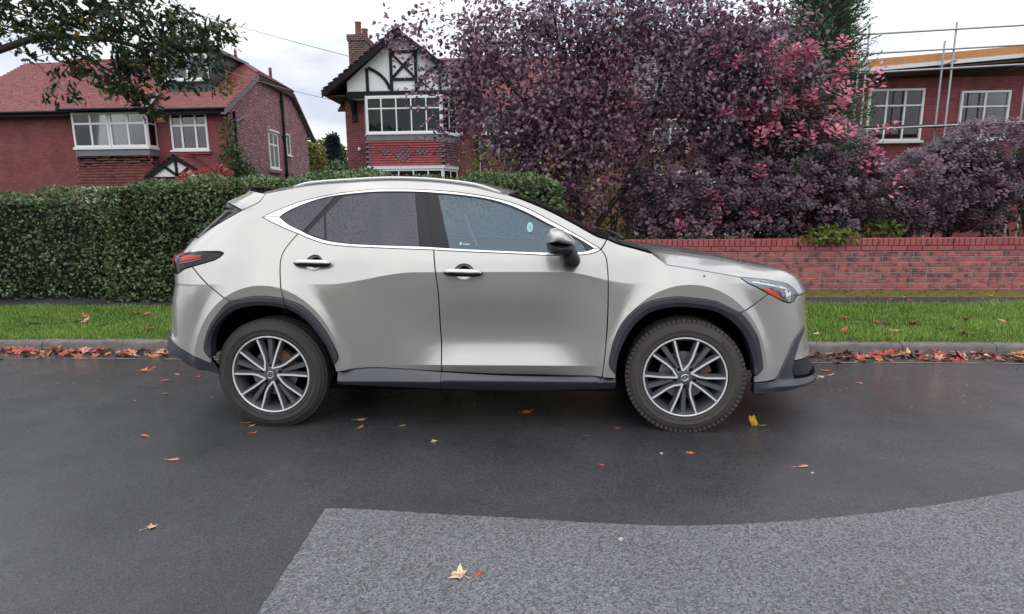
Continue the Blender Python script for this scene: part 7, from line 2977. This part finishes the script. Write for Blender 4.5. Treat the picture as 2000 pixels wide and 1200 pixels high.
# (x, y, shape, material, size, yaw, label)
LV = [
    (-1.252, 3.645, 'maple2', 'lf_pink', .050, .4, 'pale pink lobed leaf lying just ahead of the rear wheel, upper of a pair'),
    (-1.211, 3.506, 'oak', 'lf_orange', .062, 1.2, 'small orange leaf below the pale pink leaf near the rear wheel'),
    (-.932, 3.551, 'oval', 'lf_yellow', .034, .5, 'tiny yellow oval leaf on the dark road under the doors'),
    (-.675, 3.295, 'tri', 'lf_pale', .036, 2.0, 'small pale three-lobed leaf below the door gap'),
    (-1.875, 3.389, 'maple', 'lf_rust', .040, 2.6, 'rusty red star-shaped leaf below the rear tyre'),
    (-1.950, 3.521, 'tri', 'lf_pale', .034, 1.1, 'small pale leaf at the foot of the rear tyre'),
    (-2.006, 3.566, 'oval', 'lf_orange', .050, .25, 'thin orange leaf against the rear tyre bottom'),
    (-2.152, 2.981, 'oak', 'lf_pink', .066, .2, 'peach oak leaf alone on the road behind the car'),
    (-2.554, 3.317, 'oak', 'lf_orange', .066, 2.8, 'peach orange leaf at the left edge of the road'),
    (-1.789, 2.283, 'maple2', 'lf_pale', .036, 1.0, 'cream oak leaf with orange tips at lower left'),
    (-3.013, 4.176, 'tri', 'lf_rust', .036, .3, 'small rusty leaf behind the rear bumper, nearest the camera'),
    (-3.274, 4.545, 'oak', 'lf_red', .085, .35, 'long red leaf on the road behind the rear bumper'),
    (-3.056, 4.674, 'tri', 'lf_red', .045, 1.8, 'small red leaf under the rear bumper corner'),
    (-3.304, 4.765, 'oval', 'lf_pink', .055, 2.9, 'thin pink leaf farther from the camera than the long red one'),
    (-.322, 1.989, 'maple', 'lf_pale', .064, 2.75, 'large cream maple leaf on the rough asphalt at the bottom'),
    (-.252, 1.998, 'maple2', 'lf_rust', .024, .6, 'little red brown leaf touching the large cream maple leaf'),
    (-.118, 3.828, 'maple', 'lf_orange', .062, .3, 'bright orange maple leaf on the road under the front door'),
    (.497, 3.549, 'tri', 'lf_red', .028, .2, 'tiny bright red leaf left of the front tyre'),
    (.298, 3.415, 'oval', 'lf_red', .034, .7, 'tiny red curled leaf below the front door edge'),
    (.339, 2.998, 'oval', 'lf_red', .028, -.3, 'tiny red leaf fleck farthest toward the rough asphalt'),
    (.865, 3.172, 'maple2', 'lf_orange', .036, .9, 'light orange leaf below the front tyre'),
    (1.448, 3.017, 'oak', 'lf_pink', .056, .2, 'pink oak leaf on the road below the front bumper'),
    (-.754, 4.172, 'oak', 'lf_brown', .078, .1, 'dull brown leaf in the shade under the car'),
    (2.546, 5.042, 'oval', 'lf_orange', .085, -.2, 'slim orange leaf near the gutter ahead of the car'),
    (2.402, 4.814, 'tri', 'lf_pale', .050, .6, 'whitish leaf on the road ahead of the front bumper'),
    (2.511, 4.878, 'oak', 'lf_pink', .080, .4, 'pink leaf touching the whitish leaf ahead of the bumper'),
    (2.626, 4.627, 'oval', 'lf_pink', .050, .1, 'small pink leaf alone on the road at right'),
    (-3.225, 4.344, 'oval', 'lf_dark', .05, .4, 'small dark leaf behind the car'),
    (-3.708, 4.891, 'maple', 'lf_orange', .07, .5, 'orange leaf at the left picture edge before the gutter leaves'),
    (-3.687, 4.990, 'tri', 'lf_red', .05, 2.2, 'red leaf next to the orange leaf before the gutter'),
]
for i, (x, y, sh, mm, sz, yaw, lab) in enumerate(LV):
    me = leaf_mesh('fallen_leaf', SH[sh], M[mm], sz, curl=.22 if sh != 'oval' else .1, stem=.5 if i % 3 else .9, seed=i, fold=.1)
    o = link_mesh('fallen_leaf', me)
    o.location = (x, y, ground_z(x, y))
    o.rotation_euler = (RNG.uniform(-.12, .12), RNG.uniform(-.12, .12), yaw)
    tag(o, lab, 'leaf', 'leaves lying on the wet road')
# the yellow leaf standing on edge with its stalk
b = MB()
pts = [(-.035, .0, .0), (-.052, .0, .035), (-.060, 0, .072), (-.034, .008, .060), (-.022, .008, .075), (-.008, .004, .045), (.004, .0, .014), (-.008, -.004, .002)]
n = len(pts)
b.add(pts + [(x, y + .0015, z) for x, y, z in pts] , [tuple(range(n)), tuple(range(2 * n - 1, n - 1, -1))] + [(i, n + i, n + (i + 1) % n, (i + 1) % n) for i in range(n)])
b.tube([(0, 0, .010), (.022, -.004, .004), (.052, -.004, .010)], [.0015, .0014, .0018], 5)
o = b.build('fallen_leaf', M['lf_yellow'])
o.location = (1.42, 3.613, .003)
tag(o, 'bright yellow leaf standing on edge beside the front tyre', 'leaf', 'leaves lying on the wet road')


def chip(x, y, s, lab):
    b = MB()
    vs = [(s * math.cos(a) * random.uniform(.7, 1.1), s * .7 * math.sin(a) * random.uniform(.7, 1.1), 0) for a in np.linspace(0, 2 * math.pi, 7, endpoint=False)]
    b.add(vs + [(x_ * .6, y_ * .6, s * .6) for x_, y_, _ in vs], [(i, (i + 1) % 7, 7 + (i + 1) % 7, 7 + i) for i in range(7)] + [tuple(range(7, 14))])
    o = b.build('stone', M['stone'])
    o.location = (x, y, ground_z(x, y))
    tag(o, lab, 'stone')


chip(.343, 2.259, .013, 'small pale stone on the rough asphalt patch')
chip(.702, 3.16, .012, 'white stone chip on the dark road near the front tyre')
chip(1.464, 2.936, .010, 'tiny white chip by the pink oak leaf')

# leaves heaped in the gutter, shared meshes
gm = []
for i, (sh, mm, sz) in enumerate([('maple', 'lf_pink', .085), ('maple2', 'lf_rust', .08), ('oak', 'lf_orange', .10), ('maple', 'lf_red', .085), ('tri', 'lf_pink', .07), ('maple2', 'lf_orange', .075), ('oak', 'lf_red', .09), ('maple', 'lf_dark', .09), ('oak', 'lf_brown', .09), ('tri', 'lf_pale', .06)]):
    gm.append(leaf_mesh('gutter_leaf', SH[sh], M[mm], sz, curl=RNG.uniform(.2, .55), stem=.6, seed=50 + i, fold=.15))


def heap(n, x0, x1, lab, grp, wts, dens=1.0):
    for i in range(n):
        x = RNG.uniform(x0, x1)
        y = YK - .03 - abs(RNG.normal(0, .13))
        if y < 5.28: y = RNG.uniform(5.4, 5.7)
        o = link_mesh('gutter_leaf', gm[int(RNG.choice(len(gm), p=np.array(wts) / sum(wts)))])
        pile = max(0, 1 - (YK - y) / .28)
        o.location = (x, y, road_z(y) + .004 + RNG.uniform(0, .055) * pile)
        o.rotation_euler = (RNG.normal(0, .35), RNG.normal(0, .35), RNG.uniform(0, 6.28))
        s = RNG.uniform(.7, 1.1)
        o.scale = (s, s, s)
        tag(o, lab, 'leaf', grp)


heap(150, 2.75, 6.6, 'curled pink and red leaf in the gutter heap ahead of the car', 'leaves heaped in the gutter ahead of the car', [5, 3, 1.5, 4, 3, 1, 2, 2, 1.5, 1])
heap(110, -6.6, -3.75, 'curled orange leaf in the gutter heap behind the car', 'leaves heaped in the gutter behind the car', [2, 5, 4, 2, 1, 5, 1, .6, 1, .5])
heap(50, -3.7, 2.7, 'curled leaf in the gutter on the far side of the car', 'leaves in the gutter behind the car body', [2, 3, 3, 2, 1, 2, 1, 1, 1, 1])
# crushed litter and brown mush under the whole leaves
M['litter'] = leaf_mat('leaf_litter', [(0, (.035, .022, .018)), (.4, (.10, .055, .040)), (.7, (.22, .11, .075)), (.9, (.44, .22, .16)), (1, (.55, .38, .26))], rough=.5, trans=0)
n = 2800
xx = np.where(RNG.random(n) < .55, RNG.uniform(2.5, 8.5, n), RNG.uniform(-8.5, -3.2, n))
xx[:600] = RNG.uniform(-3.4, 2.7, 600)
yy = YK - .01 - np.abs(RNG.normal(0, .10, n))
zz = np.array([road_z(y) for y in yy]) + .003 + RNG.random(n) * .035 * np.clip(1 - (YK - yy) / .25, 0, 1)
scatter('leaf_litter', OVAL, np.c_[xx, yy, zz], np.c_[RNG.normal(size=(n, 2)), RNG.normal(size=n) * .35], np.c_[RNG.normal(size=(n, 2)) * .5, np.ones(n)], RNG.uniform(.018, .06, n), M['litter'], np.clip(RNG.normal(.5, .25, n), 0, 1))
n = 420
xx, yy = RNG.uniform(-6, 7, n), RNG.uniform(3.9, 5.4, n)
zz = np.array([road_z(y) for y in yy]) + .003
scatter('leaf_litter', OVAL, np.c_[xx, yy, zz], np.c_[RNG.normal(size=(n, 2)), RNG.normal(size=n) * .1], np.c_[RNG.normal(size=(n, 2)) * .15, np.ones(n)], RNG.uniform(.006, .020, n), M['litter'], np.clip(RNG.normal(.6, .3, n), 0, 1))
n = 700
xx, yy = RNG.uniform(2.4, 8, n), RNG.uniform(7.6, 8.58, n)
zz = np.interp(yy, [7.55, 8.4, 8.6], [.125, .165, .20]) + .003
scatter('leaf_litter', OVAL, np.c_[xx, yy, zz], np.c_[RNG.normal(size=(n, 2)), RNG.normal(size=n) * .2], np.c_[RNG.normal(size=(n, 2)) * .3, np.ones(n)], RNG.uniform(.012, .04, n), M['litter'], np.clip(RNG.normal(.5, .3, n), 0, 1))
for i in range(26):
    x = RNG.uniform(2.8, 6.8) if i < 18 else RNG.uniform(-6.5, -4)
    y = RNG.uniform(YK + .18, 7.3)
    o = link_mesh('gutter_leaf', gm[i % len(gm)])
    o.name = 'grass_leaf'
    o.location = (x, y, verge_z(y) + .035)
    o.rotation_euler = (RNG.normal(0, .3), RNG.normal(0, .3), RNG.uniform(0, 6))
    tag(o, 'fallen autumn leaf caught in the grass verge', 'leaf', 'leaves caught in the grass')
for i in range(30):
    x = RNG.uniform(2.9, 7.2)
    y = RNG.uniform(7.65, 8.58) if i % 3 else RNG.uniform(8.48, 8.58)
    o = link_mesh('gutter_leaf', gm[i % len(gm)])
    o.name = 'path_leaf'
    o.location = (x, y, verge_z(y) + .004)
    o.rotation_euler = (RNG.normal(0, .15), RNG.normal(0, .15), RNG.uniform(0, 6))
    s = RNG.uniform(.5, .85)
    o.scale = (s, s, s)
    tag(o, 'small fallen leaf on the dark footpath below the brick wall', 'leaf', 'leaves along the wall foot')
# one leaf on the bonnet edge
me = leaf_mesh('fallen_leaf', SH['tri'], M['lf_red'], .014, curl=.1, stem=0, seed=99)
o = link_mesh('fallen_leaf', me)
u_, v_, z_ = side_pos(2.78, 1.012)
o.location = (-1.785 + float(u_), 4.40 + float(v_) - .004, float(z_))
o.rotation_euler = (R(75), 0, .3)
tag(o, 'tiny dark red leaf stuck to the front wing below the bonnet line', 'leaf')
